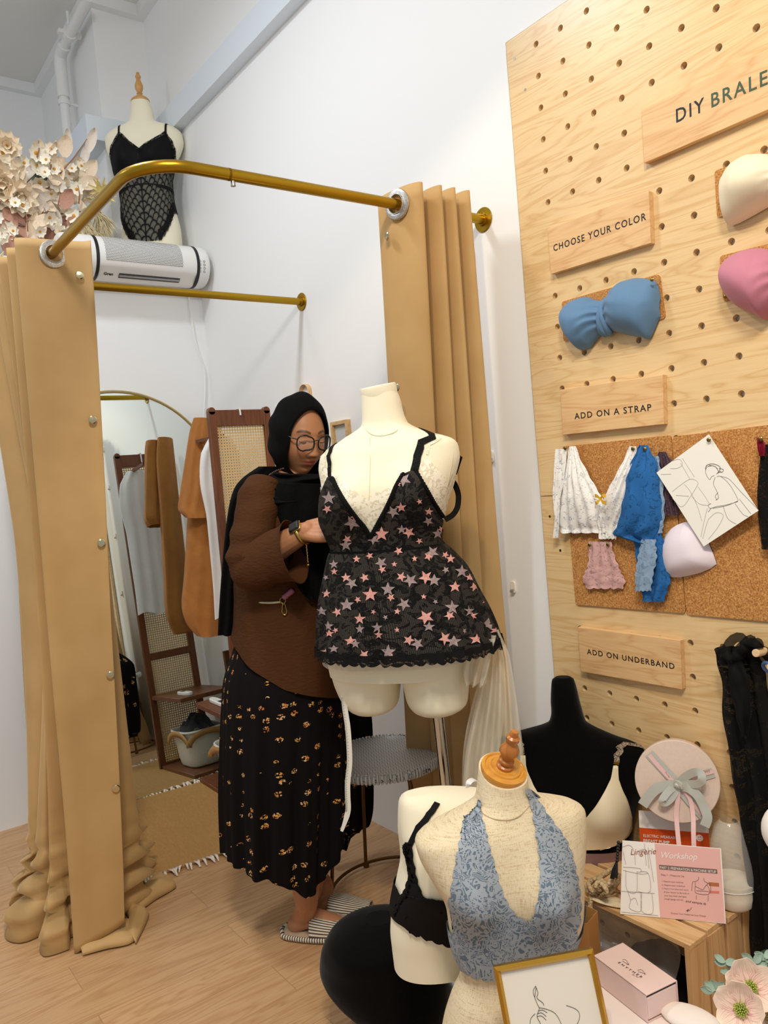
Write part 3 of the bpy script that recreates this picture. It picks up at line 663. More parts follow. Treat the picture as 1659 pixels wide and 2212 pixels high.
# ================================================================= air unit on the partition
YA0, YA1 = -.735, -.022; XA, ZA, RA = -2.232, 2.556, .101
t = thing('air_purifier', 'white horizontal cylinder air unit with black bands, mounted on the back partition', 'air purifier', (XA, (YA0 + YA1) / 2, ZA))
ROTY = Matrix.Rotation(-pi / 2, 3, 'X')          # lathe axis z -> +y
m_unit = mat('pearl_white_plastic', 'EDEBE6', .28)
def perf():
    t = NT('perforated_white'); uv = t.co('UV'); s = t.add('ShaderNodeSeparateXYZ', i0=uv); x = t.math('DIVIDE', s.outputs[0], .0082); y = t.math('DIVIDE', s.outputs[1], .0072)
    row = t.math('FLOOR', y); x2 = t.math('ADD', x, t.math('MULTIPLY', t.math('MODULO', t.math('ABSOLUTE', row), 2), .5))
    fx = t.math('SUBTRACT', t.math('FRACT', x2), .5); fy = t.math('MULTIPLY', t.math('SUBTRACT', t.math('FRACT', y), .5), .88)
    d = t.math('SQRT', t.math('ADD', t.math('MULTIPLY', fx, fx), t.math('MULTIPLY', fy, fy))); h = t.math('LESS_THAN', d, .33)
    return t.set(Base__Color=t.mix(h, lin('EDEBE6'), lin('0E0E0F')), Roughness=.35)
m_perf = perf()
def ringp(a, y, r=RA):
    # a = 0 faces the room (+x), growing upwards; the lower front is cut flat for the outlet
    x, z = r * cos(a), r * sin(a)
    fl = (x * cos(-.95) + z * sin(-.95)); lim = r * .93
    if fl > lim: x -= (fl - lim) * cos(-.95); z -= (fl - lim) * sin(-.95)
    return Vector((XA + x, y, ZA + z))
b = B(); y0, y1 = -.575, -.098
b.grid(lambda u, v: ringp(u * 2 * pi, lerp(y0, y1, v)), 72, 2); b.build('drum', m_unit, t, world=True)
b = B(); b.grid(lambda u, v: ringp(lerp(-.32, 1.55, u), lerp(y0 + .03 + .015 * u * 0, y1 - .075, v), RA + .0008), 40, 2, lambda u, v: (lerp(y0, y1, v), u * 1.87 * RA)); b.build('grille', m_perf, t, world=True)
for ya, yb, cap in ((YA0, y0 - .012, -1), (YA1, y1 + .012, 1)):
    n = 10; prof = [(0, 0)] + [(RA * (.78 + .22 * sin(k / n * pi / 2)), (1 - cos(k / n * pi / 2)) * .03) for k in range(n + 1)] + [(RA + .001, abs(yb - ya))]
    b = B(); rot = ROTY if cap < 0 else Matrix.Rotation(pi / 2, 3, 'X'); b.lathe(prof, (XA, ya, ZA), 56, rot); b.build('end_cap', m_unit, t, world=True)
for y in (y0 - .006, y1 + .006):
    b = B(); b.lathe([(RA - .01, -.0075), (RA + .0018, -.0075), (RA + .0018, .0075), (RA - .01, .0075)], (XA, y, ZA), 56, ROTY); b.build('black_band', m_black, t, world=True)
u_ = Vector((cos(-.95), 0, sin(-.95))); w_ = Vector((-sin(-.95), 0, cos(-.95)))          # outlet face: outward, upward
fc = Vector((XA, 0, ZA)) + u_ * RA * .931
b = B(); b.box(fc + Vector((0, (y0 + y1) / 2 + .01, 0)) - w_ * .012, (.002, .30, .028), Matrix.Rotation(.95, 3, 'Y')); b.build('outlet_slot', mat('dark_grey_slot', '5B5B5C', .3), t, world=True)
b = B(); c = fc + u_ * .004 - w_ * .010; b.tube([c + Vector((0, y0 + .10, 0)), c + Vector((0, y1 - .08, 0))], .0085, 12, flat=.5); b.build('louvre', mat('grey_metal', 'A9A8A6', .3, .8), t, world=True)
X = Matrix.Translation(fc + u_ * .0009 + Vector((0, y0 + .05, 0)) - w_ * .008) @ Matrix((Vector((0, 1, 0)), w_, u_)).transposed().to_4x4()
b = B(); put_text(b, 'Gran', .022, X, extr=.0003, bold=.0006); b.build('lettering', mat('dark_grey_print', '3A3A3A', .6), t, world=True, smooth=False)
b = B(); b.build if 0 else None
for k in range(4):
    a = .05 - .16 * k; p = ringp(a, YA1 - .040, RA + .0012); q = ringp(a, YA1 - .062, RA + .0012); nrm = Vector((cos(a), 0, sin(a)))
    for pp in (p, q):
        b = B(); rot = Vector((0, 0, 1)).rotation_difference(nrm).to_matrix(); b.lathe([(.0045, 0), (.0055, .0003), (.0055, .0005), (.004, .0004)], pp, 14, rot); b.build('button_icon', COL.objects['lettering'].data.materials[0], t, world=True)
t = thing('power_cord', 'white power cord hanging from the air unit down the partition', 'cord', (-2.33, -.06, 2.0))
P = [at(x, y, x=-2.322) for x, y in ((406, 600), (408, 640), (414, 690), (424, 745), (441, 797), (443, 830), (442, 870), (438, 930))] ; P[0] = Vector((-2.28, P[0].y, 2.47))
b = B(); b.tube(bez(P, 8), .004, 8); b.build('cable', m_white, t, world=True)
# ================================================================= dress form on the ledge
o = at(310, 380, x=-2.47); ZL0 = 2.5605; FT = Frame((o.x, o.y, ZL0))
R = px_rows(FT, [(222, 284, 323), (240, 283, 330), (262, 279, 334), (270, 268, 345), (278, 245, 368), (286, 232, 384), (298, 227, 394), (315, 229, 397), (335, 237, 392), (355, 246, 382), (375, 250, 376), (400, 258, 372), (430, 262, 374), (460, 264, 380), (495, 264, 389), (520, 264, 392)])
DEP = [(.045, .05), (.047, .05), (.05, .054), (.055, .06), (.062, .07), (.068, .078), (.075, .085), (.082, .088), (.09, .085), (.09, .08), (.088, .075), (.08, .07), (.085, .08), (.095, .10), (.10, .115), (.10, .12)]
rows = sorted([(z, cx, hw, DEP[i][0], DEP[i][1], 0.0) for i, (z, cx, hw) in enumerate(R)])
rows = [(0.0, rows[0][1], rows[0][2] * .96, .095, .115, 0)] + rows
bz = FT.px(310, 335, -.1).z; TT = Torso(rows, ((-.075, bz, .075, .045), (.085, bz, .075, .045)))
t = thing('dress_form', 'cream dress form with turned wooden finial standing up on the ledge', 'mannequin', FT.o, FT.a)
b = B(); TT.mesh(b, 0.0, rows[-1][0], 70); b.build('torso', m_cream, t)
tp = Vector((rows[-1][1], 0, rows[-1][0]))
k = rows[-1][2] / .052
b = B(); b.lathe([(r * k, z * .98) for r, z in FINIAL], tp, 32); b.build('finial', m_turned, t)
def scale_lace():
    t = NT('scallop_lace'); uv = t.co('UV'); s = t.add('ShaderNodeSeparateXYZ', i0=uv); au = t.math('ABSOLUTE', s.outputs[0])
    # the fans lean outwards from the centre seam
    y = t.math('DIVIDE', t.math('ADD', s.outputs[1], t.math('MULTIPLY', au, -.55)), .030); row = t.math('FLOOR', y); x = t.math('ADD', t.math('DIVIDE', au, .036), t.math('MULTIPLY', t.math('MODULO', t.math('ABSOLUTE', row), 2), .5))
    fx = t.math('SUBTRACT', t.math('FRACT', x), .5); fy = t.math('FRACT', y); d = t.math('SQRT', t.math('ADD', t.math('MULTIPLY', fx, fx), t.math('MULTIPLY', t.math('MULTIPLY', fy, fy), .30)))
    line = t.math('LESS_THAN', t.math('ABSOLUTE', t.math('SUBTRACT', d, .47)), .055); seam = t.math('LESS_THAN', au, .0022); line = t.math('MAXIMUM', line, seam)
    band_ = t.math('GREATER_THAN', d, .30); v = t.add('ShaderNodeTexVoronoi', _feature='DISTANCE_TO_EDGE', Vector=uv, Scale=420).outputs[0]; net = t.math('LESS_THAN', v, .16)
    al = t.math('MAXIMUM', line, t.math('ADD', .42, t.math('MULTIPLY', t.math('MAXIMUM', t.math('MULTIPLY', band_, .55), net), .28)))
    return t.set(Base__Color=lin('0C0C0E'), Roughness=.8, Alpha=al, Specular__IOR__Level=.2)
m_scal = scale_lace(); m_blacksatin = mat('black_satin_jersey', '060608', .7, spec=.2); m_blacklace = lace('black_lace', '0A0A0B', net=380, motif=45, open_=.5)
s_ = thing('lace_bodysuit', 'black scallop lace bodysuit with solid cups worn by the dress form on the ledge', 'bodysuit', FT.o, FT.a)
def zpx(py, px=310): return FT.px(px, py, -.09).z
zV, zU, zWa, zLeg, zTop = zpx(326), zpx(352), zpx(396), zpx(516), zpx(290)
def body_lo(a): q = abs(a); return lerp(zLeg - .02, zpx(455), ss(.25, 1.35, q)) + .004 * abs(sin(a * 22))
def body_hi(a): return zU + .012 * cos(a * 2)
b = B(); TT.sheet(b, -pi, pi, lambda a: max(0.03, body_lo(a) + .03 * ss(1.5, 3, abs(a))), lambda a: zU + .01 + (zV - zU) * exp(-(a / .22) ** 2), .004, 120, 50); b.build('lace_body', m_scal, s_)
b = B(); TT.sheet(b, -1.9, 1.9, lambda a: zWa - .002 + (-.01 if abs(a) > .5 else 0) - .012 * abs(a), lambda a: zWa + .004 - .012 * abs(a), .0055, 60, 2); b.build('waist_seam', m_blacksatin, s_)
for sg, apx in ((-1, (258, 288)), (1, (357, 288))):
    aA, zA_ = hit(TT, FT, *apx); aA = abs(aA)
    def chi(a):
        q = abs(a); r = lerp(zV, zA_, ss(.0, 1, q / aA) * .35 + .65 * min(1, q / aA)) if q < aA else lerp(zA_, zU + .004, min(1, (q - aA) / (1.5 - aA)) ** .7); return max(zU - .012, r)
    b = B(); TT.sheet(b, 0.02 * sg, sg * 1.5, lambda a: zU - .035 + .012 * cos(a * 3), lambda a: chi(a) - .004, .0065, 60, 20); b.build('cup', m_blacksatin, s_)
    b = B(); TT.sheet(b, 0.0, sg * 1.56, lambda a: chi(a) - .018, lambda a: chi(a) + .009 + .004 * abs(sin(a * 13)), .0072, 80, 8); b.build('lace_edge', m_blacklace, s_)
    b = B(); xs_ = TT.p(sg * aA, zA_).x; TT.strap(b, over(TT, xs_, zA_ - .004), .010, .004, 3); b.build('strap', m_blacksatin, s_)
    b = B(); TT.sheet(b, sg * .35, sg * 1.5, lambda a: body_lo(a) - .006 - .004 * abs(sin(a * 24)), lambda a: body_lo(a) + .05, .0052, 60, 6); b.build('leg_lace', m_blacklace, s_)
# ================================================================= dried flower arrangement on the ledge
random.seed(11)
t = thing('flower_arrangement', 'big arrangement of cream and blush artificial flowers on the ledge', 'flowers', at(80, 560, x=-2.42))
m_pet = mat('cream_petal', 'FDF3DF', .7, var=(30, .05), sss=0); m_eye = mat('yellow_stamen', 'D79A2E', .8); m_blush = mat('blush_leaf', 'F4DFC2', .65, var=(20, .08)); m_whl = mat('ivory_leaf', 'F2E6D8', .6, var=(20, .05)); m_rose = mat('dusty_rose_leaf', 'C4937D', .6, var=(25, .15)); m_green = mat('grey_green_leaf', '5C6B5E', .6); m_pampas = mat('straw_grass', 'D9C79B', .9); m_peach = mat('peach_petal', 'F9E5C8', .7, var=(30, .08)); m_stem = mat('brown_stem', '9A6B4A', .7)
def petal(b, L, w, M, cup=.25, pts=5, tip=.5):
    def fn(u, v):
        x = (u - .5) * 2; ww = w * (sin(pi * min(1, v * .92 + .06)) ** .7); return M @ Vector((x * ww, v * L, cup * L * (v * v * .6 - .5 * (1 - x * x) * v)))
    b.grid(fn, 4, pts)
def look(d, roll=0): return Vector(d).normalized().to_track_quat('Z', 'Y').to_matrix().to_4x4() @ Matrix.Rotation(roll, 4, 'Z')
def daisy(r, pm, em):
    b = B(); n = 8
    for k in range(n): petal(b, r, r * .36, Matrix.Rotation(2 * pi * k / n, 4, 'Z') @ Matrix.Rotation(.3, 4, 'X'), .2)
    b.mt(1); b.ball((0, 0, .004), (r * .2, r * .2, r * .14), 10, 6); return b
def leafmesh(kind, L):
    b = B()
    if kind == 'maple':
        for a, l in ((0, 1), (.75, .8), (-.75, .8), (1.6, .5), (-1.6, .5)): petal(b, L * l, L * .26, Matrix.Rotation(a, 4, 'Z'), .25, 6)
    else:
        petal(b, L, L * (.33 if kind == 'broad' else .2), Matrix.Identity(4), .3, 8)
    return b
proto = {}
def place(key, mk, mats, name, p, d, roll, s):
    M = Matrix.Translation(Vector(p) - t.location) @ look(d, roll) @ Matrix.Scale(s, 4)
    if key not in proto: proto[key] = mk().build(name, mats, t, sharp=0); o = proto[key]
    else: o = proto[key].copy(); COL.objects.link(o)
    o.matrix_basis = M; return o
CAMD = (CW - Vector((-2.4, -.9, 2.85))).normalized()
def jit(s=.6): return CAMD + Vector((random.uniform(-s, s), random.uniform(-s, s), random.uniform(-s, s)))
def fpx(px, py, dx=0): return at(px, py, x=-2.40 + dx)
for px, py, s in ((77, 330, 1.1), (110, 321, .8), (53, 352, .9), (80, 360, 1.15), (86, 393, 1), (126, 396, 1.1), (117, 365, .8), (175, 358, .8), (171, 347, .7), (155, 364, .7), (20, 384, 1), (165, 409, .9), (153, 416, .8), (25, 500, 1.2), (5, 512, 1), (18, 433, .8), (33, 438, .7), (5, 330, .9), (25, 320, .8), (150, 375, .7), (45, 370, .8), (100, 345, .8), (60, 455, .7), (8, 360, .9), (180, 395, .7), (38, 395, .8), (0, 398, 1), (-15, 350, 1), (-20, 420, 1)):
    place('daisy', lambda: daisy(.04, 0, 1), [m_pet, m_eye], 'blossom', fpx(px, py, random.uniform(.0, .08)), jit(.5), random.random() * 6, s)
for px, py, dx, dy, L, kd, m in ((178, 355, .35, 1, .11, 'lance', m_whl), (190, 330, .2, 1, .12, 'lance', m_whl), (150, 330, -.4, 1, .11, 'lance', m_whl), (140, 340, 0, 1, .1, 'broad', m_blush), (110, 350, -.1, 1, .1, 'lance', m_blush), (98, 350, -.5, 1, .1, 'lance', m_blush), (185, 385, .3, .6, .1, 'broad', m_blush), (170, 400, .8, .2, .1, 'broad', m_blush), (120, 400, 0, 1, .12, 'broad', m_blush), (90, 410, -.2, -.2, .12, 'broad', m_blush), (75, 420, .6, -.3, .11, 'maple', m_blush), (100, 440, .5, -1, .13, 'broad', m_whl), (95, 435, -.6, .3, .1, 'maple', m_whl), (115, 435, .8, .1, .1, 'lance', m_whl), (40, 440, -1, -.3, .14, 'lance', m_whl), (10, 440, -.6, -.4, .14, 'lance', m_whl), (130, 470, .4, -.8, .13, 'broad', m_rose), (145, 475, .9, -.5, .13, 'broad', m_rose), (110, 475, -.9, -.2, .12, 'broad', m_rose), (105, 485, .3, -1, .12, 'broad', m_rose), (125, 490, 0, -1, .1, 'broad', m_rose), (135, 450, .5, .8, .1, 'broad', m_rose), (70, 395, .5, .3, .085, 'broad', m_green), (20, 455, .3, -.2, .09, 'broad', m_green), (88, 328, .3, -.8, .06, 'lance', m_green), (10, 470, .5, -1, .06, 'broad', m_green), (60, 480, .2, -1, .13, 'lance', m_blush), (70, 495, .2, -1, .12, 'lance', m_whl), (45, 470, -.4, -1, .12, 'broad', m_blush), (30, 460, .6, -.8, .12, 'maple', m_rose), (55, 440, .4, -.8, .12, 'maple', m_peach), (60, 425, .6, -.6, .1, 'maple', m_rose), (15, 480, -.3, -1, .1, 'lance', m_peach), (170, 430, .5, -.8, .1, 'lance', m_blush), (160, 440, .2, 1, .09, 'broad', m_blush), (240, 490, -.2, -.3, .07, 'broad', m_peach), (130, 420, .3, -1, .11, 'lance', m_peach), (150, 400, -.4, .4, .1, 'broad', m_peach), (20, 410, .3, .5, .13, 'lance', m_peach), (50, 405, -.3, .4, .12, 'broad', m_peach), (35, 420, .8, .1, .1, 'broad', m_whl), (-10, 460, .2, -1, .12, 'broad', m_rose), (80, 470, -.3, -.6, .12, 'maple', m_blush), (45, 495, 0, -1, .13, 'broad', m_blush), (10, 500, .3, -1, .13, 'broad', m_rose), (85, 505, -.2, -1, .11, 'broad', m_whl)):
    p = fpx(px, py, random.uniform(-.06, .05)); up = CM @ Vector((dx, dy, 0)); z = (CAMD + Vector((random.uniform(-.4, .4), random.uniform(-.4, .4), random.uniform(-.2, .4)))).normalized(); y = (up - z * up.dot(z)).normalized(); x = y.cross(z)
    key = (kd, m.name); M = Matrix.Translation(p - t.location) @ Matrix((x, y, z)).transposed().to_4x4() @ Matrix.Scale(L, 4)
    if key not in proto: proto[key] = o = leafmesh(kd, 1).build('leaf', m, t, sharp=0)
    else: o = proto[key].copy(); COL.objects.link(o)
    o.matrix_basis = M
for k in range(44):
    px, py = random.uniform(-30, 195), random.uniform(345, 505)
    if py < 345 + max(0, (px - 120)) * .55: continue
    kd, m = random.choice((('lance', m_blush), ('broad', m_blush), ('lance', m_peach), ('broad', m_peach), ('broad', m_whl), ('maple', m_peach))); p = fpx(px, py, random.uniform(-.16, -.06)); up = CM @ Vector((random.uniform(-1, 1), random.uniform(-.6, 1), 0)); z = (CAMD + Vector((random.uniform(-.4, .4), random.uniform(-.4, .4), random.uniform(-.2, .4)))).normalized(); y = (up - z * up.dot(z)).normalized()
    if p.z < 2.6: continue
    M = Matrix.Translation(p - t.location) @ Matrix((y.cross(z), y, z)).transposed().to_4x4() @ Matrix.Scale(random.uniform(.10, .14), 4); o = proto[(kd, m.name)].copy() if (kd, m.name) in proto else None
    if o is None: proto[(kd, m.name)] = o = leafmesh(kd, 1).build('leaf', m, t, sharp=0)
    else: COL.objects.link(o)
    o.matrix_basis = M
for k in range(30):
    px, py = random.uniform(-30, 190), random.uniform(335, 520)
    if py < 345 + max(0, (px - 120)) * .6: continue
    place('daisy', None, None, 'blossom', fpx(px, py, random.uniform(.0, .09)), jit(.6), random.random() * 6, random.uniform(.7, 1.1))
def bigflower():
    b = B()
    for ring, n, til in ((0, 10, .35), (1, 9, .8), (2, 7, 1.15)):
        for k in range(n): petal(b, 1 - .18 * ring, .3, Matrix.Rotation(2 * pi * (k + ring * .4) / n, 4, 'Z') @ Matrix.Rotation(til, 4, 'X'), .15, 5)
    b.mt(1); b.ball((0, 0, .05), .12, 8, 5); return b
for px, py, s in ((5, 400, .11), (15, 315, .07), (40, 425, .09), (-15, 380, .12)): place('big', bigflower, [m_peach, m_eye], 'large_bloom', fpx(px, py, .03), jit(.4), random.random() * 6, s)
def plume(p, d, L, n=60, w=.0022):
    b = B(); d = Vector(d).normalized(); x, y = basis(d)
    for k in range(n):
        s = random.random(); q = Vector(p) + d * (L * s * .6); a = random.random() * 6.28; sp = random.uniform(.15, .7); dd = (d + (x * cos(a) + y * sin(a)) * sp).normalized(); l = L * random.uniform(.25, .55)
        P = [q, q + dd * l * .5 + Vector((0, 0, -.03 * L)), q + dd * l + Vector((0, 0, -.14 * L))]; b.tube(P, [w, w * .8, w * .2], 3, caps=False)
    tag(b.build('pampas_plume', m_pampas, t, world=True, sharp=0), kind='stuff')
for px, py, dx, dy, L in ((175, 455, .5, -.9, .20), (190, 450, .9, -.6, .20), (200, 440, .6, -1, .19), (180, 430, .9, .1, .15), (165, 470, .7, -.7, .20), (205, 470, .4, -1, .15), (0, 560, .2, -.6, .16), (10, 540, -.3, -.8, .16), (15, 600, -.3, -.6, .12)): plume(fpx(px, py, .06 if py < 530 else .14), CM @ Vector((dx, dy, .2)), L)
b = B()
for k in range(26):
    a = 2 * pi * k / 26; rr_ = 1 if k % 2 else .6; M = look(jit(.2)) @ Matrix.Rotation(a, 4, 'Z') @ Matrix.Rotation(.5, 4, 'X'); petal(b, .075 * rr_, .007, Matrix.Translation(fpx(222, 415, .08)) @ M, .1, 4)
b.build('spiky_bloom', mat('pale_yellow_bract', 'EAD78C', .7), t, world=True)
for px0, py0, px1, py1 in ((130, 375, 188, 300), (125, 445, 128, 405), (80, 340, 83, 305), (60, 500, 50, 440), (110, 345, 105, 375), (170, 440, 168, 400)):
    b = B(); b.tube([fpx(px0, py0, .04), fpx((px0 + px1) / 2 + 3, (py0 + py1) / 2, .05), fpx(px1, py1, .04)], [.0035, .003, .0015], 6); b.build('stem', m_stem, t, world=True)
b = B(); b.lathe([(.0, 0), (.09, 0), (.10, .02), (.10, .10), (.09, .11), (0, .11)], (-2.52, -.98, 2.561), 24); b.build('pot', m_white, t, world=True)
for k in range(9):
    q = Vector((-2.52, -.98, 2.65)); e = fpx(random.uniform(0, 200), random.uniform(360, 480), -.02); b = B(); b.tube([q, q.lerp(e, .5) + Vector((0, 0, .05)), e], .003, 5); b.build('stem', m_stem, t, world=True)
# ================================================================= things on the pegboard
def on_plane(px, py, P0, n):
    d = ray(px, py); return CW + d * ((Vector(P0) - CW).dot(n) / d.dot(n))
def fit_text(b, txt, pl, pr, cap, n=(0, -1, 0), lift=.0004, **k):
    vs, fs = text_bm(txt, 1.0, extr=.0, **k); pl = Vector(pl); pr = Vector(pr); n = Vector(n); X = (pr - pl).normalized(); Y = n.cross(X).normalized()
    x0 = min(v.x for v in vs); x1 = max(v.x for v in vs); y0 = min(v.y for v in vs); y1 = max(v.y for v in vs); s = (pr - pl).length / (x1 - x0); sy = cap / (y1 - y0) if cap else s
    b.add([pl + X * ((v.x - x0) * s) + Y * ((v.y - y0) * sy) + n * lift for v in vs], fs); return b
def px_prism(b, pts, yf, th):
    P = [at(x, y, y=yf) for x, y in pts]; b.prism([(p.x, p.z) for p in P], th, lambda q: Vector((q.x, yf + q.z, q.y))); return b
m_ink = mat('black_lettering', '101014', .5); m_greenink = mat('dark_green_lettering', '3E5238', .5)
m_sign = wood('pine_sign_board', 'E8C28E', 'CF9A62', 0, 1.2, .45, 60, .7, .06)
def sign(lab, quad, texts):
    yf = -.0385; c = at(sum(q[0] for q in quad) / 4, sum(q[1] for q in quad) / 4, y=yf); t = thing('wooden_sign', lab, 'sign', (c.x, -.02, c.z))
    b = B(); px_prism(b, quad, yf, .018); b.build('board', m_sign, t, world=True, smooth=False, bevel=.0012)
    for txt, l, r, cap, m in texts:
        pl, pr = at(*l, y=yf), at(*r, y=yf); b = B(); fit_text(b, txt, pl, pr, cap, spacing=1.22, bold=.012); b.build('lettering', m, t, world=True, smooth=False)
sign('largest pine sign at upper right, lettered DIY BRALETTE', [(1384.8, 237), (1391.4, 352.5), (1856, 152), (1850, 16)], [('DIY', (1461, 265.5), (1522, 240), .031, m_ink), ('BRALETTE', (1537, 233), (1745, 146), .031, m_greenink)])
sign('pine sign lettered CHOOSE YOUR COLOR, under the largest sign', [(1182.8, 494.8), (1189.7, 592.4), (1405.5, 525), (1401, 411.7)], [('CHOOSE YOUR COLOR', (1196, 543.5), (1396, 475), .0185, m_ink)])
sign('pine sign lettered ADD ON A STRAP, above the cork boards', [(1210, 842), (1215.7, 939.5), (1433.8, 916.5), (1430.8, 809)], [('ADD ON A STRAP', (1241.5, 906), (1407.5, 887), .0172, m_ink)])
sign('lowest pine sign lettered ADD ON UNDERBAND, below the cork boards', [(1247.9, 1354.5), (1254.5, 1450.7), (1473, 1489.7), (1468.8, 1383.4)], [('ADD ON UNDERBAND', (1268.5, 1413), (1457.5, 1446), .0158, m_ink)])
# ---- cork
m_cork = NT('cork'); _c = m_cork.co(); _n = m_cork.noise(_c, 260, 3, .7); m_cork.bump(_n, .4, .001)
m_cork = m_cork.set(Base__Color=m_cork.ramp(_n, [(.32, lin('8A5427')), (.5, lin('BD8243')), (.72, lin('E0B070'))]), Roughness=.9)
def cork(name, lab, quad, th, r=.01, cat='cork board'):
    yf = -.02 - th; P = [at(x, y, y=yf) for x, y in quad]; pts = []
    for i, p in enumerate(P):
        a = (P[i - 1] - p).normalized(); c = (P[(i + 1) % 4] - p).normalized()
        for k in range(6):
            s = k / 5; q = p + a * r * (1 - s) ** 2 + c * r * s ** 2; pts.append((q.x, q.z))
    c = sum(P, Vector()) / 4; t = thing(name, lab, cat, (c.x, -.02, c.z)); b = B(); b.prism(pts, th, lambda q: Vector((q.x, yf + q.z, q.y))); b.build('cork_sheet', m_cork, t, world=True, smooth=False); return t
cork('cork_board', 'cork board holding the white lace bralette, left of the seam', [(1214, 965), (1243.6, 1306), (1480.5, 1325), (1449, 940)], .005)
cork('cork_board', 'cork board holding the pencil sketch, right of the seam', [(1453, 943), (1483.5, 1327.5), (1820, 1357), (1810, 900)], .005)
m_pin = mat('brass_pin', '8E7A45', .3, 1)
def pin(px, py, y=-.045, r=.0055, lab=None):
    p = at(px, py, y=y); t = thing('push_pin', lab, 'pin', (p.x, -.025, p.z)); b = B(); rot = Matrix.Rotation(pi / 2, 3, 'X'); b.lathe([(0, .003), (r * .6, .0028), (r, .001), (r, -.0005), (0, -.0005)], p, 18, rot); b.build('head', m_pin, t, world=True)
    b = B(); b.tube([p, (p.x, -.022, p.z)], .0008, 6); b.build('needle', m_steel, t, world=True)
# ---- draped lace pieces
def patch(rows, y0, amp, mats, name, parent, nu=40, nv=40, scal=0, fold=5, ph=0, bulge=0):
    """cloth patch following pixel rows (py, left, right) in front of the board"""
    tab = [(i, at(l, py, y=y0).x, at(r, py, y=y0).x, at(l, py, y=y0).z, at(r, py, y=y0).z) for i, (py, l, r) in enumerate(rows)]; m = len(rows) - 1
    b = B()
    def fn(u, v):
        xl, xr, zl, zr = interp(tab, v * m); x = lerp(xl, xr, u); z = lerp(zl, zr, u)
        f = amp * (sin(u * fold * 6.28 + ph + 2 * v) * (.4 + .6 * v) + .8 * noise.noise(Vector((u * 4 + ph, v * 6, ph)))) - bulge * sin(pi * u) * sin(pi * min(1, v * 1.1))
        if scal: z -= scal * abs(sin(u * 14)) * ss(.75, 1, v); x += scal * .6 * sin(v * 40) * (ss(.85, 1, u) - ss(.15, 0, u))
        return Vector((x, min(y0 + f, -.0265), z))
    W0 = abs(tab[m // 2][2] - tab[m // 2][1]); H0 = abs(tab[0][3] - tab[-1][3]); b.grid(fn, nu, nv, lambda u, v: (u * W0, -v * H0)); return b.build(name, mats, parent, world=True, sharp=0, solid=.0012, off=0)
m_whitelace = lace('white_lace', 'F7F5F0', 'C9CED8', net=420, motif=75, open_=.25, thr=.53, cw=3.2); m_bluelace = lace('royal_blue_lace', '2A68A8', '1F5791', net=300, motif=60, open_=.15, thr=.47, cw=2.2); m_greybl = lace('grey_blue_lace', '8FA9C4', '7E99B8', net=300, motif=70, open_=.3, thr=.47, cw=2.2); m_mauve = lace('mauve_brown_lace', '5A4450', '4A3844', net=300, motif=40, open_=.2, thr=.45); m_dusty = lace('dusty_pink_lace', 'D6ABA6', 'C69C98', net=420, motif=70, open_=.4, thr=.46, cw=2.2); m_blk2 = lace('black_open_lace', '0B0A0A', net=220, motif=20, open_=.3, thr=.46)
def lt(name, lab, cat, px, py): p = at(px, py, y=-.03); return thing(name, lab, cat, (p.x, -.028, p.z))
t = lt('lace_bralette', 'white lace bralette with yellow bow pinned to the left cork board', 'bralette', 1290, 1080)
patch([(964, 1230, 1243), (1000, 1223, 1258), (1035, 1216, 1276), (1062, 1212, 1292), (1085, 1209, 1304), (1110, 1207, 1312), (1135, 1206, 1316), (1150, 1210, 1318)], -.040, .004, m_whitelace, 'left_cup', t, scal=.003, bulge=.02)
patch([(964, 1360, 1373), (1000, 1344, 1372), (1035, 1326, 1366), (1062, 1312, 1360), (1085, 1303, 1354), (1110, 1297, 1344), (1135, 1293, 1334), (1163, 1296, 1330)], -.040, .004, m_whitelace, 'right_cup', t, scal=.003, ph=2, bulge=.02)
patch([(970, 1200, 1226), (990, 1199, 1224), (1030, 1197, 1220), (1075, 1196, 1212), (1110, 1199, 1209), (1162, 1195, 1206)], -.045, .004, m_whitelace, 'side_strap', t, nu=14, ph=4)
bw = B(); q = at(1297, 1077, y=-.072)
for sx, a in ((-1, .5), (1, .45), (-1, -.7), (1, -.65)):
    P = [q, q + Vector((sx * .010, -.004, sx * 0 + .012 * a * 1.3)), q + Vector((sx * .018, 0, .017 * a))]; band(bw, P, [.004, .009, .010], (0, -1, 0))
bw.build('bow', mat('yellow_satin', 'DDAE30', .4), t, world=True, solid=.001)
t = lt('lace_fabric', 'royal blue lace piece hanging by one pin, right of the white bralette', 'lace', 1385, 1070)
patch([(962, 1381, 1399), (985, 1370, 1411), (1020, 1352, 1421), (1060, 1346, 1424), (1100, 1340, 1428), (1135, 1332, 1424), (1155, 1322, 1412), (1172, 1385, 1408)], -.050, .006, m_bluelace, 'cloth', t, scal=.003, fold=2, bulge=.02)
patch([(1140, 1372, 1425), (1170, 1368, 1432), (1210, 1374, 1440), (1250, 1380, 1446), (1275, 1384, 1440), (1298, 1390, 1432)], -.042, .005, m_bluelace, 'lower_tail', t, scal=.003, fold=2, ph=1)
t = lt('lace_trim', 'grey blue lace trim strip hanging below the royal blue lace', 'lace', 1395, 1220)
patch([(1165, 1386, 1416), (1200, 1378, 1418), (1240, 1372, 1410), (1275, 1371, 1404)], -.055, .003, m_greybl, 'strip', t, nu=20, scal=.003, fold=1)
patch([(985, 1410, 1422), (1030, 1414, 1430), (1080, 1420, 1434), (1130, 1424, 1432), (1150, 1420, 1428)], -.044, .003, m_greybl, 'upper_strip', t, nu=14, scal=.003, fold=1)
t = lt('lace_trim', 'mauve brown gathered lace showing between the blue lace and the sketch', 'lace', 1445, 1050)
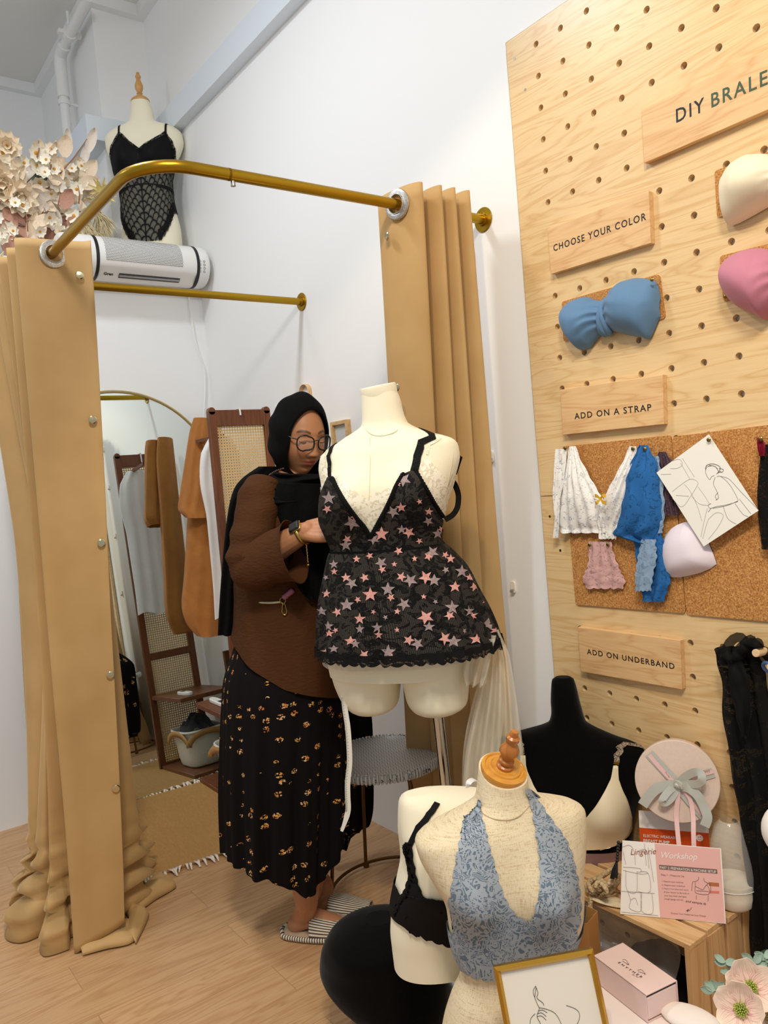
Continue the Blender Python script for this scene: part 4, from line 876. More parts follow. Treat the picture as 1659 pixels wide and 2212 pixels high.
patch([(976, 1424, 1438), (1000, 1417, 1452), (1040, 1424, 1462), (1080, 1430, 1462), (1112, 1436, 1466)], -.036, .004, m_mauve, 'cloth', t, nu=24, fold=5, scal=.002)
t = lt('lace_trim', 'dusty pink lace swatch pinned below the white bralette', 'lace', 1303, 1220)
patch([(1170, 1271, 1320), (1200, 1271, 1327), (1225, 1268, 1336), (1240, 1261, 1342), (1255, 1259, 1349), (1270, 1266, 1343)], -.034, .003, m_dusty, 'swatch', t, scal=.0035, fold=3)
t = lt('lace_garment', 'black lace garment with red ribbon at the right edge of the cork boards', 'garment', 1690, 1070)
patch([(960, 1640, 1690), (985, 1641, 1720), (1030, 1637, 1760), (1080, 1635, 1770), (1130, 1638, 1770), (1187, 1644, 1760)], -.045, .004, m_blacklace, 'cloth', t, fold=3)
patch([(945, 1634, 1645), (960, 1635, 1652), (985, 1640, 1650)], -.05, .003, mat('dark_red_satin', '8E1F35', .4), 'ribbon', t, nu=10, nv=10)
t = lt('foam_cup', 'lilac white foam bra cup pinned beside the sketch', 'bra cup', 1480, 1190)
cupo = [(1477, 1128), (1492, 1128), (1504, 1135), (1515, 1150), (1527, 1172), (1538, 1198), (1545, 1219), (1530, 1230), (1510, 1238), (1488, 1244), (1466, 1248), (1448, 1248), (1436, 1240), (1429, 1222), (1425, 1200), (1427, 1175), (1435, 1156), (1446, 1143), (1460, 1134)]
cx_, cy_ = 1482, 1196; b = B(); n_ = len(cupo)
def cupf(u, v):
    i = int(round(u * n_)) % n_; x = cx_ + (cupo[i][0] - cx_) * v; y = cy_ + (cupo[i][1] - cy_) * v; p = at(x, y, y=-.034); p.y = -.028 - .036 * (1 - v ** 2.6); return p
b.grid(cupf, n_, 10); b.build('pad', mat('lilac_foam', 'E9DEE6', .7), t, world=True, sharp=0)
t = lt('pencil_sketch', 'white paper with a pencil sketch of a seamstress pinned askew on cork', 'paper', 1530, 1060)
n_pl = Vector((0, -1, 0)); yp_ = -.052; quad = [(1531, 938), (1418, 1021), (1520, 1180.5), (1638.5, 1103)]
P = [at(x, y, y=yp_) for x, y in quad]; b = B(); b.add([P[0], P[1], P[2], P[3]] + [p + Vector((0, .0008, 0)) for p in P], [(0, 1, 2, 3), (7, 6, 5, 4), (0, 4, 5, 1), (1, 5, 6, 2), (2, 6, 7, 3), (3, 7, 4, 0)]); b.build('sheet', mat('white_paper', 'F6F4EA', .8), t, world=True, smooth=False)
def strokes(lines, pt, r, n=3, k=4):
    b = B()
    for L in lines: b.tube(bez([pt(x, y) for x, y in L], k), r, n, caps=False)
    return b
m_pencil = mat('pencil_grey', '8A867C', .8); m_pencil2 = mat('dark_pencil', '5C5850', .8)
ptS = lambda x, y: at(x, y, y=yp_ - .0003)
strokes([[(1527, 1008), (1524, 1018), (1527, 1028), (1533, 1036), (1537, 1030), (1543, 1027)], [(1548, 1030), (1556, 1029), (1570, 1040), (1582, 1056), (1594, 1080), (1586, 1086), (1562, 1092)], [(1545, 1031), (1541, 1045), (1548, 1060), (1552, 1075), (1546, 1080)], [(1556, 1029), (1575, 1035), (1600, 1062), (1637, 1100)], [(1562, 1092), (1548, 1094), (1534, 1098), (1530, 1091), (1536, 1088)], [(1594, 1082), (1570, 1092), (1540, 1098)], [(1562, 1093), (1572, 1120), (1590, 1132)], [(1588, 1088), (1604, 1110), (1616, 1116)], [(1597, 1078), (1622, 1110)], [(1536, 1098), (1530, 1106)], [(1551, 1064), (1545, 1072), (1549, 1080)]], ptS, .00045).build('figure_lines', m_pencil2, t, world=True)
strokes([[(1524, 1014), (1526, 1006), (1536, 1002), (1548, 1004), (1556, 1010), (1553, 1018), (1548, 1024)], [(1528, 1008), (1540, 1006), (1550, 1012)], [(1553, 1012), (1562, 1014), (1560, 1020), (1552, 1019)], [(1532, 1005), (1545, 1008), (1552, 1018)], [(1550, 1022), (1558, 1018)]], ptS, .0007).build('hair_lines', m_pencil2, t, world=True)
strokes([[(1452, 1062), (1470, 1048), (1488, 1036), (1500, 1036), (1508, 1044), (1502, 1056)], [(1452, 1076), (1472, 1095), (1490, 1075), (1508, 1046)], [(1460, 1070), (1488, 1072)], [(1478, 1046), (1490, 1060), (1505, 1090), (1516, 1125)], [(1508, 1052), (1524, 1074), (1533, 1090)], [(1494, 1072), (1510, 1088), (1530, 1092)], [(1528, 1098), (1520, 1130), (1514, 1160)], [(1530, 1122), (1546, 1108), (1562, 1112), (1556, 1130), (1544, 1148), (1530, 1165)], [(1530, 1122), (1524, 1140), (1518, 1164)], [(1452, 996), (1468, 992), (1474, 1004), (1462, 1012), (1448, 1012)], [(1470, 1000), (1490, 1034)], [(1474, 990), (1500, 1030)], [(1428, 1025), (1450, 1024)]], ptS, .0004).build('machine_lines', m_pencil, t, world=True)
for px, py, y, lab in ((1221, 968, -.05, 'brass pin holding the left strap of the white lace bralette'), (1367, 969, -.045, 'brass pin holding the right cup of the white lace bralette'), (1393, 970, -.056, 'brass pin holding the royal blue lace'), (1531, 950, -.057, 'brass pin in the top corner of the pencil sketch'), (1273.5, 1177, -.04, 'left dark pin of the dusty pink lace swatch'), (1313, 1176.5, -.04, 'right dark pin of the dusty pink lace swatch'), (1643, 948, -.056, 'brass pin holding the red ribbon at the right edge')): pin(px, py, y, .0052, lab)
# ---- bandeaus on cork coasters
def bandeau(name, lab, cols, col, knot=None, y0=-.03, H=.062, tail=True):
    mid = cols[len(cols) // 2]; p = at(mid[0], (mid[1] + mid[2]) / 2, y=-.03); t = thing(name, lab, 'bandeau', (p.x, -.024, p.z)); c = lin(col)
    m = NT(name + '_jersey'); _c = m.co(); m.bump(m.noise(_c, 900, 1), .05, .0004); m = m.set(Base__Color=c, Roughness=.75, Sheen__Weight=.15)
    tab = [(i, *tuple(at(x, a, y=-.035))[::2], *tuple(at(x, d, y=-.035))[::2], h) for i, (x, a, d, h) in enumerate(cols)]; k = len(cols) - 1; b = B()
    kn = knot[0] if knot else None
    def fn(u, v):
        xa, za, xb, zb, h = interp(tab, u * k); x = lerp(xa, xb, v); z = lerp(za, zb, v); px_ = interp([(i, q[0]) for i, q in enumerate(cols)], u * k)[0]
        e = max(0, sin(pi * v)) ** .55; f = 0
        if kn is not None:
            dk = abs(px_ - kn); w = exp(-(max(0, dk - 8) / 26) ** 2); ang = v * 9 + .4 * sin(dk * .09); f = .0035 * w * sin(ang * 3.1) * e
        return Vector((x, -.026 - H * h * e + f + .002 * noise.noise(Vector((u * 5, v * 4, 3))), z))
    b.grid(fn, 110, 44); b.build('cups', m, t, world=True, sharp=0, solid=.0015, off=1)
    if knot:
        kx, ka, kb, kw = knot; b = B(); A = at(kx, ka, y=-.05); D = at(kx, kb, y=-.05); zc = (A.z + D.z) / 2; rz_ = (A.z - D.z) / 2
        for j, off in enumerate((-.6, -.2, .2, .6)):
            P = []
            for q in range(15):
                a = pi * q / 14; x = lerp(A.x, D.x, q / 14) + kw * off * (1 - .5 * sin(a)) + .006 * sin(a * 2 + j) ; P.append(Vector((x, -.030 - .030 * sin(a) - .003 * (j % 2), zc + rz_ * cos(a))))
            b.tube(P, [.006 + .002 * sin(pi * q / 14) for q in range(15)], 10)
        b.build('knot', m, t, world=True, sharp=0)
    return t
bandeau('bandeau_top', 'slate blue knotted bandeau pinned on cork below the colour sign', [(1217, 690, 696, .15), (1219, 668, 708, .5), (1226, 655, 724, .75), (1240, 646, 746, .95), (1255, 641, 757, 1), (1270, 643, 752, 1), (1284, 648, 735, .85), (1298, 648, 722, .6), (1310, 646, 717, .55), (1318, 636, 716, .65), (1330, 616, 718, .9), (1345, 606, 722, 1.1), (1362, 601, 725, 1.15), (1380, 600, 728, 1.1), (1398, 603, 733, .95), (1410, 606, 712, .75), (1419, 622, 690, .5), (1423, 645, 683, .1)], '5C83A8', (1305, 644, 722, .014))
bandeau('bandeau_top', 'cream knotted bandeau on cork at the upper right edge', [(1562, 398, 404, .15), (1566, 374, 436, .5), (1573, 360, 488, .7), (1590, 344, 482, .9), (1612, 334, 471, 1.1), (1635, 331, 458, 1.15), (1659, 332, 444, 1.1), (1690, 340, 425, .8), (1715, 345, 415, .55), (1740, 325, 425, .9), (1790, 300, 440, 1.1), (1840, 305, 420, .8), (1865, 340, 390, .1)], 'F1E6C8', (1715, 345, 415, .014), H=.07)
bandeau('bandeau_top', 'dusty rose knotted bandeau on cork, under the cream one', [(1561, 590, 600, .15), (1565, 572, 624, .5), (1574, 556, 642, .75), (1592, 545, 662, .95), (1615, 537, 674, 1.1), (1638, 535, 684, 1.15), (1652, 537, 691, 1.1), (1668, 542, 680, 1), (1700, 552, 645, .6), (1720, 545, 645, .75), (1770, 520, 670, 1.1), (1830, 520, 660, .8), (1855, 560, 620, .1)], 'C27A8E', (1700, 552, 645, .014), H=.07)
def coaster(lab, quad): cork('cork_coaster', lab, quad, .004, .009, 'coaster')
coaster('rectangular cork backing behind the slate blue bandeau', [(1213, 652), (1217, 738), (1437.5, 687), (1423.5, 592)])
coaster('rectangular cork backing behind the cream bandeau', [(1543, 369), (1549, 471), (1850, 372), (1846, 262)])
coaster('rectangular cork backing behind the dusty rose bandeau', [(1554.5, 553), (1562, 652), (1850, 590), (1846, 480)])
pin(1408.5, 604, -.06, .005, 'small dark pin at the upper corner of the slate blue bandeau'); pin(1567, 640, -.03, .005, 'small dark pin at the lower corner of the dusty rose bandeau')
# ---- pegs and the black lace hung from one
m_peg2 = mat('pale_birch', 'DDBE92', .5)
def peg(px, py, lab):
    p = at(px, py, y=-.13); t = thing('wooden_peg', lab, 'peg', (p.x, -.02, p.z)); b = B(); b.tube([(p.x, -.003, p.z - .012), (p.x, -.13, p.z)], .0088, 18); b.build('dowel', m_peg2, t, world=True, bevel=.001); return p
q = peg(1632, 1411, 'wooden dowel peg carrying the long black lace')
peg(1664, 1442, 'wooden dowel peg with blue cord at the right edge')
t = thing('blue_cord', 'blue cord looped over the peg at the right edge', 'cord', at(1655, 1440, y=-.1)); b = B(); c = at(1662, 1442, y=-.10)
b.tube([c + Vector((.013 * cos(a), -.02 + .006 * a, .013 * sin(a))) for a in [k * .5 for k in range(14)]], .004, 8); b.build('loop', mat('blue_braid', '4A6A9C', .8), t, world=True)
t = thing('lace_fabric', 'long black lace fabric hanging from a peg down the right edge', 'lace', (q.x, -.08, q.z))
rows = [(1396, 1560, 1625), (1405, 1542, 1632), (1430, 1546, 1642), (1470, 1552, 1652), (1530, 1558, 1662), (1600, 1568, 1676), (1680, 1580, 1690), (1760, 1592, 1700), (1850, 1604, 1705), (1950, 1614, 1710), (2050, 1620, 1715), (2150, 1625, 1720), (2250, 1628, 1725)]
patch(rows, -.085, .012, m_blk2, 'cloth', t, 60, 90, .004, 3, 1)
b = B(); k0 = q + Vector((-.035, .045, .002))
for j in range(5): b.tube([k0 + Vector((-.03 + .016 * j + .02 * cos(a), .02 * sin(a) - .01, -.006 + .022 * sin(a + j))) for a in [i * .45 for i in range(12)]], .011, 8)
b.build('knot', m_blk2, t, world=True, sharp=0)
patch([(1425, 1570, 1600), (1480, 1575, 1618), (1540, 1590, 1622), (1590, 1604, 1618)], -.115, .006, m_blacksatin, 'inner_fold', t, 16, 20, 0, 1, 2)
# ================================================================= crate and display at lower right
CX0, CX1, CZ = -.16, .492, .332
m_crate = wood('crate_pine', 'DDB886', 'BE8D55', 0, 1.0, .55, 60, .7, .1); m_cratey = wood('crate_pine_side', 'D9B27F', 'B98750', 2, 1.0, .55, 60, .7, .1)
t = thing('wooden_crate', 'pine slat crate lying on its side against the pegboard, open to the front', 'crate', ((CX0 + CX1) / 2, -.16, 0))
ys = [(-.302, -.236), (-.226, -.162), (-.150, -.088), (-.078, -.022)]
for i, (ya, yb) in enumerate(ys):
    xe = CX1 + (0, -.004, .003, .0)[i]
    b = B(); b.box(((CX0 + xe) / 2, (ya + yb) / 2, CZ - .006), (xe - CX0, yb - ya, .012)); b.build('top_slat', m_crate, t, world=True, smooth=False, bevel=.001)
    for x in (CX1 - .008, CX0 + .008):
        b = B(); b.box((x, (ya + yb) / 2, (CZ - .0125) / 2), (.014, yb - ya, CZ - .0125)); b.build('side_slat', m_cratey, t, world=True, smooth=False, bevel=.001)
b = B(); b.box(((CX0 + CX1) / 2, -.16, .006), (CX1 - CX0 - .034, .27, .01)); b.build('base_board', m_crate, t, world=True, smooth=False)
for y in (-.27, -.05):
    b = B(); b.prism([(0, 0), (.045, 0), (0, .045)], .022, lambda q: Vector((CX1 - .016 - q.x, y + q.z, CZ - .0125 - q.y))); b.build('corner_block', m_crate, t, world=True, smooth=False)
# ---- grey wrap and black cloth inside the crate
t = thing('plastic_wrap', 'crumpled translucent plastic wrap stuffed in the crate opening', 'plastic wrap', (.25, -.2, .012))
m_wrap = NT('clear_wrap'); m_wrap = m_wrap.set(Base__Color=lin('C9CBCB'), Roughness=.15, Alpha=.35, Specular__IOR__Level=.8)
b = B(); 
def wf(u, v): x = lerp(.10, .40, u); z = lerp(.02, .315, v); return Vector((x, -.255 + .03 * noise.noise(Vector((u * 5, v * 5, 1))) + .05 * v, z - .02 * noise.noise(Vector((u * 6, 2, v * 4)))))
b.grid(wf, 40, 34); b.build('sheet', m_wrap, t, world=True, sharp=0)
t = thing('black_fabric', 'folded black fabric lying inside the dark crate', 'fabric', (.3, -.15, .012))
b = B(); b.grid(lambda u, v: (lambda a, r: Vector((.31 + .15 * r * cos(a), -.15 + .09 * r * sin(a), .012 + .17 * (1 - r ** 3) + .02 * noise.noise(Vector((cos(a) * r * 3, sin(a) * r * 3, 9))))))(u * 6.2832, 1 - v * .999), 40, 14); b.build('heap', m_blacksatin, t, world=True, sharp=0)
# ---- tan paper bag
o = at(1215, 2040, y=-.40); t = thing('paper_bag', 'tan paper bag with dark cloth inside, between the linen bust and crate', 'bag', (o.x, -.40, 0))
m_bag = mat('tan_kraft', 'B98549', .7, var=(6, .08)); zt_ = at(1250, 1985, y=-.40).z
b = B()
for (xa, ya), (xb, yb) in (((-.07, -.055), (.07, -.055)), ((.07, -.055), (.085, 0)), ((.085, 0), (.07, .055)), ((.07, .055), (-.07, .055)), ((-.07, .055), (-.07, -.055))):
    A = Vector((o.x + xa, -.40 + ya, 0)); C = Vector((o.x + xb, -.40 + yb, 0)); b.grid(lambda u, v: A.lerp(C, u) + Vector((0, 0, v * zt_ + .002)), 1, 1)
b.build('bag_body', m_bag, t, world=True, smooth=False, solid=.001); b = B(); b.box((o.x, -.40, .003), (.14, .1, .004)); b.build('bag_base', m_bag, t, world=True)
b = B(); b.ball((o.x - .005, -.4, zt_ - .03), (.06, .045, .035)); b.build('cloth_inside', mat('navy_cloth', '1B2030', .9), t, world=True)
# ---- black velvet bust with cream bra
VF = Frame((at(1225, 1640, y=-.125).x, -.125, CZ), radians(34))
R = px_rows(VF, [(1462, 1200, 1232), (1468, 1192, 1240), (1485, 1190, 1246), (1510, 1189, 1252), (1540, 1190, 1260), (1560, 1184, 1268), (1570, 1165, 1285), (1580, 1130, 1310), (1592, 1088, 1345), (1604, 1068, 1390), (1625, 1064, 1408), (1660, 1072, 1404), (1700, 1085, 1392), (1750, 1095, 1375), (1800, 1095, 1370), (1850, 1090, 1368)])
D = [(.015, .015), (.03, .03), (.04, .035), (.045, .04), (.047, .04), (.05, .042), (.052, .045), (.055, .048), (.058, .05), (.062, .05), (.066, .05), (.072, .05), (.078, .05), (.08, .05), (.082, .05), (.082, .05)]
rows = sorted([(z, cx, hw * .97, D[i][0], D[i][1], 0.0) for i, (z, cx, hw) in enumerate(R)]); rows = [(0.002,) + tuple(rows[0][1:])] + [r for r in rows if r[0] > .03]
bl = VF.px(1132, 1770, -.12); br = VF.px(1310, 1775, -.12); VT = Torso(rows, ((bl.x, bl.z, .085, .05), (br.x, br.z, .085, .05)))
t = thing('velvet_bust', 'black velvet bust display standing on the crate against the pegboard', 'mannequin', VF.o, VF.a)
b = B(); VT.mesh(b, .002, rows[-1][0], 70); b.build('bust', m_blackvelvet, t)
t = thing('bra', 'cream satin bra with black lace straps on the black velvet bust', 'bra', VF.o, VF.a)
m_creamsat = mat('cream_satin', 'EFE0BE', .42, sheen=.1)
def VA(px, py): return hit(VT, VF, px, py)
def cupmesh(edgeL, edgeR):
    """cup between left and right edge pixel rows"""
    b = B(); m = len(edgeL) - 1
    def fn(u, v):
        k = v * m; i = min(int(k), m - 1); f = k - i; l = (lerp(edgeL[i][0], edgeL[i + 1][0], f), lerp(edgeL[i][1], edgeL[i + 1][1], f)); r = (lerp(edgeR[i][0], edgeR[i + 1][0], f), lerp(edgeR[i][1], edgeR[i + 1][1], f))
        a, z = VA(lerp(l[0], r[0], u), lerp(l[1], r[1], u)); return VT.p(a, z, .005)
    b.grid(fn, 22, 30); return b
cupmesh([(1323, 1652), (1318, 1680), (1306, 1705), (1285, 1740), (1262, 1768), (1245, 1790), (1236, 1815), (1250, 1834), (1290, 1834)], [(1333, 1652), (1334, 1680), (1342, 1705), (1354, 1730), (1362, 1765), (1362, 1790), (1355, 1805), (1330, 1825), (1296, 1834)]).build('cup', m_creamsat, t, solid=.003, off=1)
cupmesh([(1127, 1630), (1127, 1655), (1122, 1680), (1108, 1710), (1096, 1745), (1094, 1775), (1100, 1800), (1120, 1825), (1150, 1834)], [(1137, 1630), (1139, 1655), (1148, 1680), (1164, 1710), (1185, 1745), (1205, 1775), (1220, 1800), (1215, 1825), (1160, 1834)]).build('cup', m_creamsat, t, solid=.003, off=1)
m_bklace2 = lace('black_on_nude_lace', '17130F', 'CDB79E', net=600, motif=140, open_=.05, thr=.56)
for pts in ([(1328, 1650), (1328, 1630), (1332, 1612), (1345, 1604), (1370, 1602), (1392, 1606)], [(1132, 1628), (1131, 1608), (1126, 1594), (1114, 1585), (1098, 1580)]):
    P = [VA(*q) for q in pts]; b = B(); VT.strap(b, P, .014, .006); b.build('lace_strap', m_bklace2, t)
for q in ((1328, 1645), (1132, 1625)):
    a, z = VA(*q); p = VT.p(a, z, .008); b = B(); b.box(p, (.013, .003, .006)); b.build('slider', m_gold, t)
a0, z0 = VA(1296, 1850); b = B(); VT.sheet(b, -1.5, 1.5, lambda a: z0 - .03, lambda a: z0 + .012, .004, 50, 4); b.build('underband', mat('mauve_band', '8A6A66', .8), t)
# ---- breast pump box
m_card = mat('white_card', 'EFEBE6', .5); m_orange = mat('orange_print', 'E2581C', .5)
A = at(1381, 1787, z=.478); C = at(1531, 1799, z=.478); dv = (C - A); wbx = dv.length; hdg = atan2(dv.y, dv.x); nP = Vector((dv.y, -dv.x, 0)).normalized()
mid_ = A.lerp(C, .5) - nP * .03; PF = Frame((mid_.x, mid_.y, CZ), hdg); zor = .478 - CZ
t = thing('breast_pump_box', 'white and orange carton lettered ELECTRIC WEARABLE BREAST PUMP on the crate', 'box', PF.o, hdg)
zc_ = zor + .0005; hp = on_plane(1386, 1750, A - nP * .02, nP).z - CZ
b = B(); b.box((0, 0, zc_ / 2 + .0005), (wbx, .06, zc_)); b.build('carton', m_card, t, smooth=False, bevel=.0008)
b = B(); b.box((0, -.0302, zor / 2), (wbx, .0006, zor - .002)); b.build('orange_front', m_orange, t, smooth=False)
b = B(); b.grid(lambda u, v: Vector((lerp(-wbx / 2, wbx / 2, u), lerp(-.030, -.012, v), lerp(zc_, hp, v))), 1, 1); b.build('open_flap', m_card, t, smooth=False, solid=.001)
def pb(px, py): return on_plane(px, py, PF.w((0, -.0308, 0)), nP)
b = B(); fit_text(b, 'ELECTRIC WEARABLE', pb(1390, 1808), pb(1466, 1813), .0075, nP, bold=.015); b.build('lettering', m_white, t, world=True, smooth=False)
b = B(); fit_text(b, 'BREAST PUMP', pb(1390, 1819), pb(1447, 1823.5), .0085, nP, bold=.03); b.build('lettering', m_white, t, world=True, smooth=False)
c = pb(1511, 1810); rx = Vector((0, 0, 1)).rotation_difference(nP).to_matrix(); b = B(); b.lathe([(0, .0003), (.0085, .0003), (.0085, 0)], c, 24, rx); b.build('emblem', m_white, t, world=True)
b = B(); b.tube([c + nP * .0006 + dv.normalized() * .004 * cos(q) + Vector((0, 0, -.002 + .0022 * sin(q))) for q in [pi + pi * k / 8 for k in range(9)]], .0005, 5); b.ball(c + nP * .0006 - dv.normalized() * .002 + Vector((0, 0, .002)), .0012, 8, 5); b.ball(c + nP * .0006 + dv.normalized() * .0022 + Vector((0, 0, .003)), .0014, 8, 5); b.build('emblem_mark', m_orange, t, world=True)
# ---- round gift box
n_box = Vector((.50, -.80, .16)).normalized(); c0 = at(1462, 1688, y=-.125); Rb = .097
rot = Vector((0, 0, 1)).rotation_difference(n_box).to_matrix(); m_rbox = mat('blush_paper_board', 'E2CBBB', .7, var=(120, .03))
t = thing('gift_box', 'round blush gift box with silver ribbon bow leaning on the pegboard', 'box', c0)
b = B(); b.lathe([(0, -.055), (Rb * .97, -.055), (Rb * .97, -.012), (0, -.012)], c0, 64, rot); b.build('box_base', m_rbox, t, world=True)
b = B(); b.lathe([(Rb, -.028), (Rb + .0015, -.026), (Rb + .0015, -.001), (Rb, .0005), (0, .0008)], c0, 64, rot); b.build('lid', m_rbox, t, world=True)
m_silk = mat('silver_satin_ribbon', 'C9C9BE', .3, .25); m_pinkr = mat('pink_satin_ribbon', 'EBC3BF', .35); m_goldedge = mat('gold_thread', 'A89050', .4, .6)
PC = c0 + n_box * .002
def rp(px, py, h=0): return on_plane(px, py, PC + n_box * h, n_box)
def rib(pts, w, m, name, k=6, tw=None):
    P = bez([rp(*q) for q in pts], k); b = B(); band(b, P, w, n_box if tw is None else tw); o = b.build(name, m, t, world=True, sharp=35, solid=.0005); return o
for pts, w, m, nm in (([(1402, 1628, .001), (1430, 1658, .002), (1463, 1694, .003)], .023, m_silk, 'ribbon'), ([(1402, 1631, .003), (1428, 1661, .004), (1461, 1696, .005)], .0105, m_pinkr, 'pink_ribbon'), ([(1541, 1669, .001), (1505, 1680, .002), (1465, 1695, .003)], .023, m_silk, 'ribbon'), ([(1541, 1667, .003), (1520, 1673, .004), (1495, 1682, .004)], .008, m_pinkr, 'pink_ribbon'), ([(1466, 1700, .002), (1490, 1730, .003), (1520, 1764, .002)], .022, m_silk, 'ribbon'), ([(1468, 1700, .004), (1492, 1730, .005), (1516, 1760, .004)], .008, m_pinkr, 'pink_ribbon')): rib(pts, w, m, nm)
# bow: two loops and two tails
rib([(1466, 1696, .006), (1478, 1680, .012), (1500, 1668, .022), (1514, 1672, .03), (1516, 1685, .032), (1506, 1693, .026), (1485, 1694, .014), (1467, 1697, .008)], .019, m_silk, 'bow_loop')
rib([(1464, 1697, .006), (1448, 1706, .014), (1434, 1722, .022), (1430, 1732, .024), (1438, 1734, .018), (1452, 1722, .012), (1464, 1699, .008)], .017, m_silk, 'bow_loop')
rib([(1463, 1696, .008), (1440, 1697, .014), (1418, 1704, .016), (1400, 1722, .016), (1388, 1740, .016)], .024, m_silk, 'bow_tail')
rib([(1467, 1699, .008), (1488, 1703, .016), (1508, 1720, .018), (1520, 1742, .018), (1528, 1765, .020), (1522, 1785, .020)], .022, m_silk, 'bow_tail')
rib([(1465, 1700, .008), (1464, 1725, .008), (1461, 1760, .010), (1464, 1800, .020), (1467, 1828, .028)], .0105, m_pinkr, 'pink_tail')
rib([(1474, 1702, .008), (1490, 1725, .008), (1497, 1760, .012), (1498, 1800, .024), (1499, 1830, .03)], .0105, m_pinkr, 'pink_tail')
b = B(); k = rp(1465, 1697, .012); b.ball(k, (.011, .008, .009), 14, 10, rot); [b.tube([k + n_box * .006 + Vector((.010 * cos(q), 0, .008 * sin(q) + .002 * j)) for q in [pi * i / 8 for i in range(9)]], .0022, 6) for j in (-2, 0, 2)]; b.build('knot', m_silk, t, world=True)
m_rink = mat('rose_gold_ink', 'A8655C', .5)
b = B(); fit_text(b, 'Envy Her', rp(1436, 1668, .0052), rp(1445, 1681, .0052), None, n_box, .0006); b.build('lettering', m_rink, t, world=True, smooth=False)
b = B(); fit_text(b, 'Envy', rp(1522, 1672, .0052), rp(1535, 1667, .0052), None, n_box, .0006); b.build('lettering', m_rink, t, world=True, smooth=False)
# ---- workshop card
A = at(1340, 1974, z=CZ + .001); dB = at(1568, 1995, z=CZ + .001); dx = (dB - A).normalized(); nh = Vector((dx.y, -dx.x, 0)); tl = radians(17); nC = (nh * cos(tl) + Vector((0, 0, 1)) * sin(tl)).normalized()
def cp(px, py, h=.0012): return on_plane(px, py, A + nC * h, nC)
t = thing('workshop_card', 'pink and white card titled Lingerie Workshop leaning at the front of the crate', 'card', A.lerp(dB, .5))
m_cardp = mat('card_paper', 'F4EEE6', .6); m_pinkp = mat('pink_print', 'E9B4AC', .6); m_cop = mat('copper_ink', 'A06050', .5); m_brown = mat('brown_print', '7C5F58', .6); m_lineink = mat('line_ink', '8A7A70', .7); m_blackink = mat('plum_ink', '3A2428', .6)
q = [cp(1340, 1974, 0), cp(1568, 1995, 0), cp(1557.5, 1832.5, 0), cp(1344.5, 1815, 0)]
b = B(); b.add(q + [p + nC * .001 for p in q], [(3, 2, 1, 0), (4, 5, 6, 7), (0, 1, 5, 4), (1, 2, 6, 5), (2, 3, 7, 6), (3, 0, 4, 7)]); b.build('sheet', m_cardp, t, world=True, smooth=False)
b = B(); b.add([cp(*z, .0014) for z in ((1426, 1981.5), (1566, 1993.5), (1555, 1834), (1414, 1822.5))], [(0, 1, 2, 3)]); b.build('pink_panel', m_pinkp, t, world=True, smooth=False)
b = B(); b.add([cp(*z, .0017) for z in ((1423.5, 1868), (1549, 1878), (1550, 1887.5), (1424.5, 1878))], [(3, 2, 1, 0)]); b.build('title_bar', m_brown, t, world=True, smooth=False)
def ct(txt, l, r, cap, m, **k):
    b = B(); fit_text(b, txt, cp(*l, .0019), cp(*r, .0019), cap, nC, .0001, **k); b.build('lettering', m, t, world=True, smooth=False)
ct('PART 2: PREPARATION & MACHINE SETUP', (1426, 1876.5), (1547, 1886.3), .0058, m_cardp); ct('Step 1 : Measure Up', (1428, 1892.5), (1478, 1896), .0052, m_brown)
for i, (tx, l, r) in enumerate((('1. Measure your waistline', (1430, 1906), (1476, 1909)), ('2. Measure your underbust', (1430, 1914), (1480, 1917)), ('3. Measure from fullest point above', (1430, 1921), (1487, 1925)), ('of your bosom to flat back of', (1434, 1929), (1489, 1933)), ('your bra hook and eyes', (1435, 1937), (1483, 1940)), ('(rough gauge will do)', (1435, 1944), (1476, 1947)))): ct(tx, l, r, None, m_brown)
ct('Choose Your Preferred Lace Design', (1449, 1975), (1525, 1981.5), .0042, m_brown)
ct('Lingerie', (1363, 1851), (1419, 1849), .0175, m_cop, shear=.35); ct('Workshop', (1430, 1858), (1507, 1862), .0185, m_cardp, shear=.35); ct('and sample fit', (1481, 1950), (1526, 1957), .0065, m_blackink, shear=.4)
cpt = lambda x, y: cp(x, y, .0018)
strokes([[(1509, 1894), (1508, 1901), (1502, 1904), (1496, 1906), (1494, 1925)], [(1520, 1897), (1522, 1904), (1530, 1908), (1535, 1912), (1535, 1930)], [(1502, 1906), (1502, 1914), (1509, 1918), (1518, 1922), (1524, 1914), (1530, 1908)], [(1502, 1914), (1501, 1922), (1505, 1930), (1530, 1932), (1532, 1920), (1527, 1912)], [(1504, 1924), (1531, 1926)], [(1504, 1934), (1504, 1943)], [(1530, 1934), (1529, 1947)], [(1494, 1960), (1490, 1966), (1484, 1969), (1488, 1964), (1482, 1968)]], cpt, .00045).build('bra_drawing', m_blackink, t, world=True)
strokes([[(1346, 1873), (1382, 1876), (1384, 1884)], [(1346, 1880), (1384, 1888), (1400, 1886)], [(1352, 1880), (1354, 1922), (1375, 1926), (1376, 1882)], [(1376, 1884), (1400, 1886), (1404, 1926), (1378, 1926)], [(1342, 1925), (1414, 1930)], [(1356, 1926), (1362, 1945), (1360, 1962), (1384, 1968), (1384, 1928)], [(1386, 1930), (1386, 1968), (1410, 1972), (1408, 1930)], [(1344, 1830), (1360, 1826), (1370, 1840), (1372, 1868)], [(1376, 1840), (1396, 1836), (1402, 1876)], [(1400, 1830), (1412, 1905)], [(1392, 1822), (1396, 1870)], [(1346, 1840), (1352, 1868)], [(1342, 1970), (1422, 1978)], [(1362, 1945), (1372, 1940), (1378, 1956)]], cpt, .0004).build('shop_drawing', m_lineink, t, world=True)
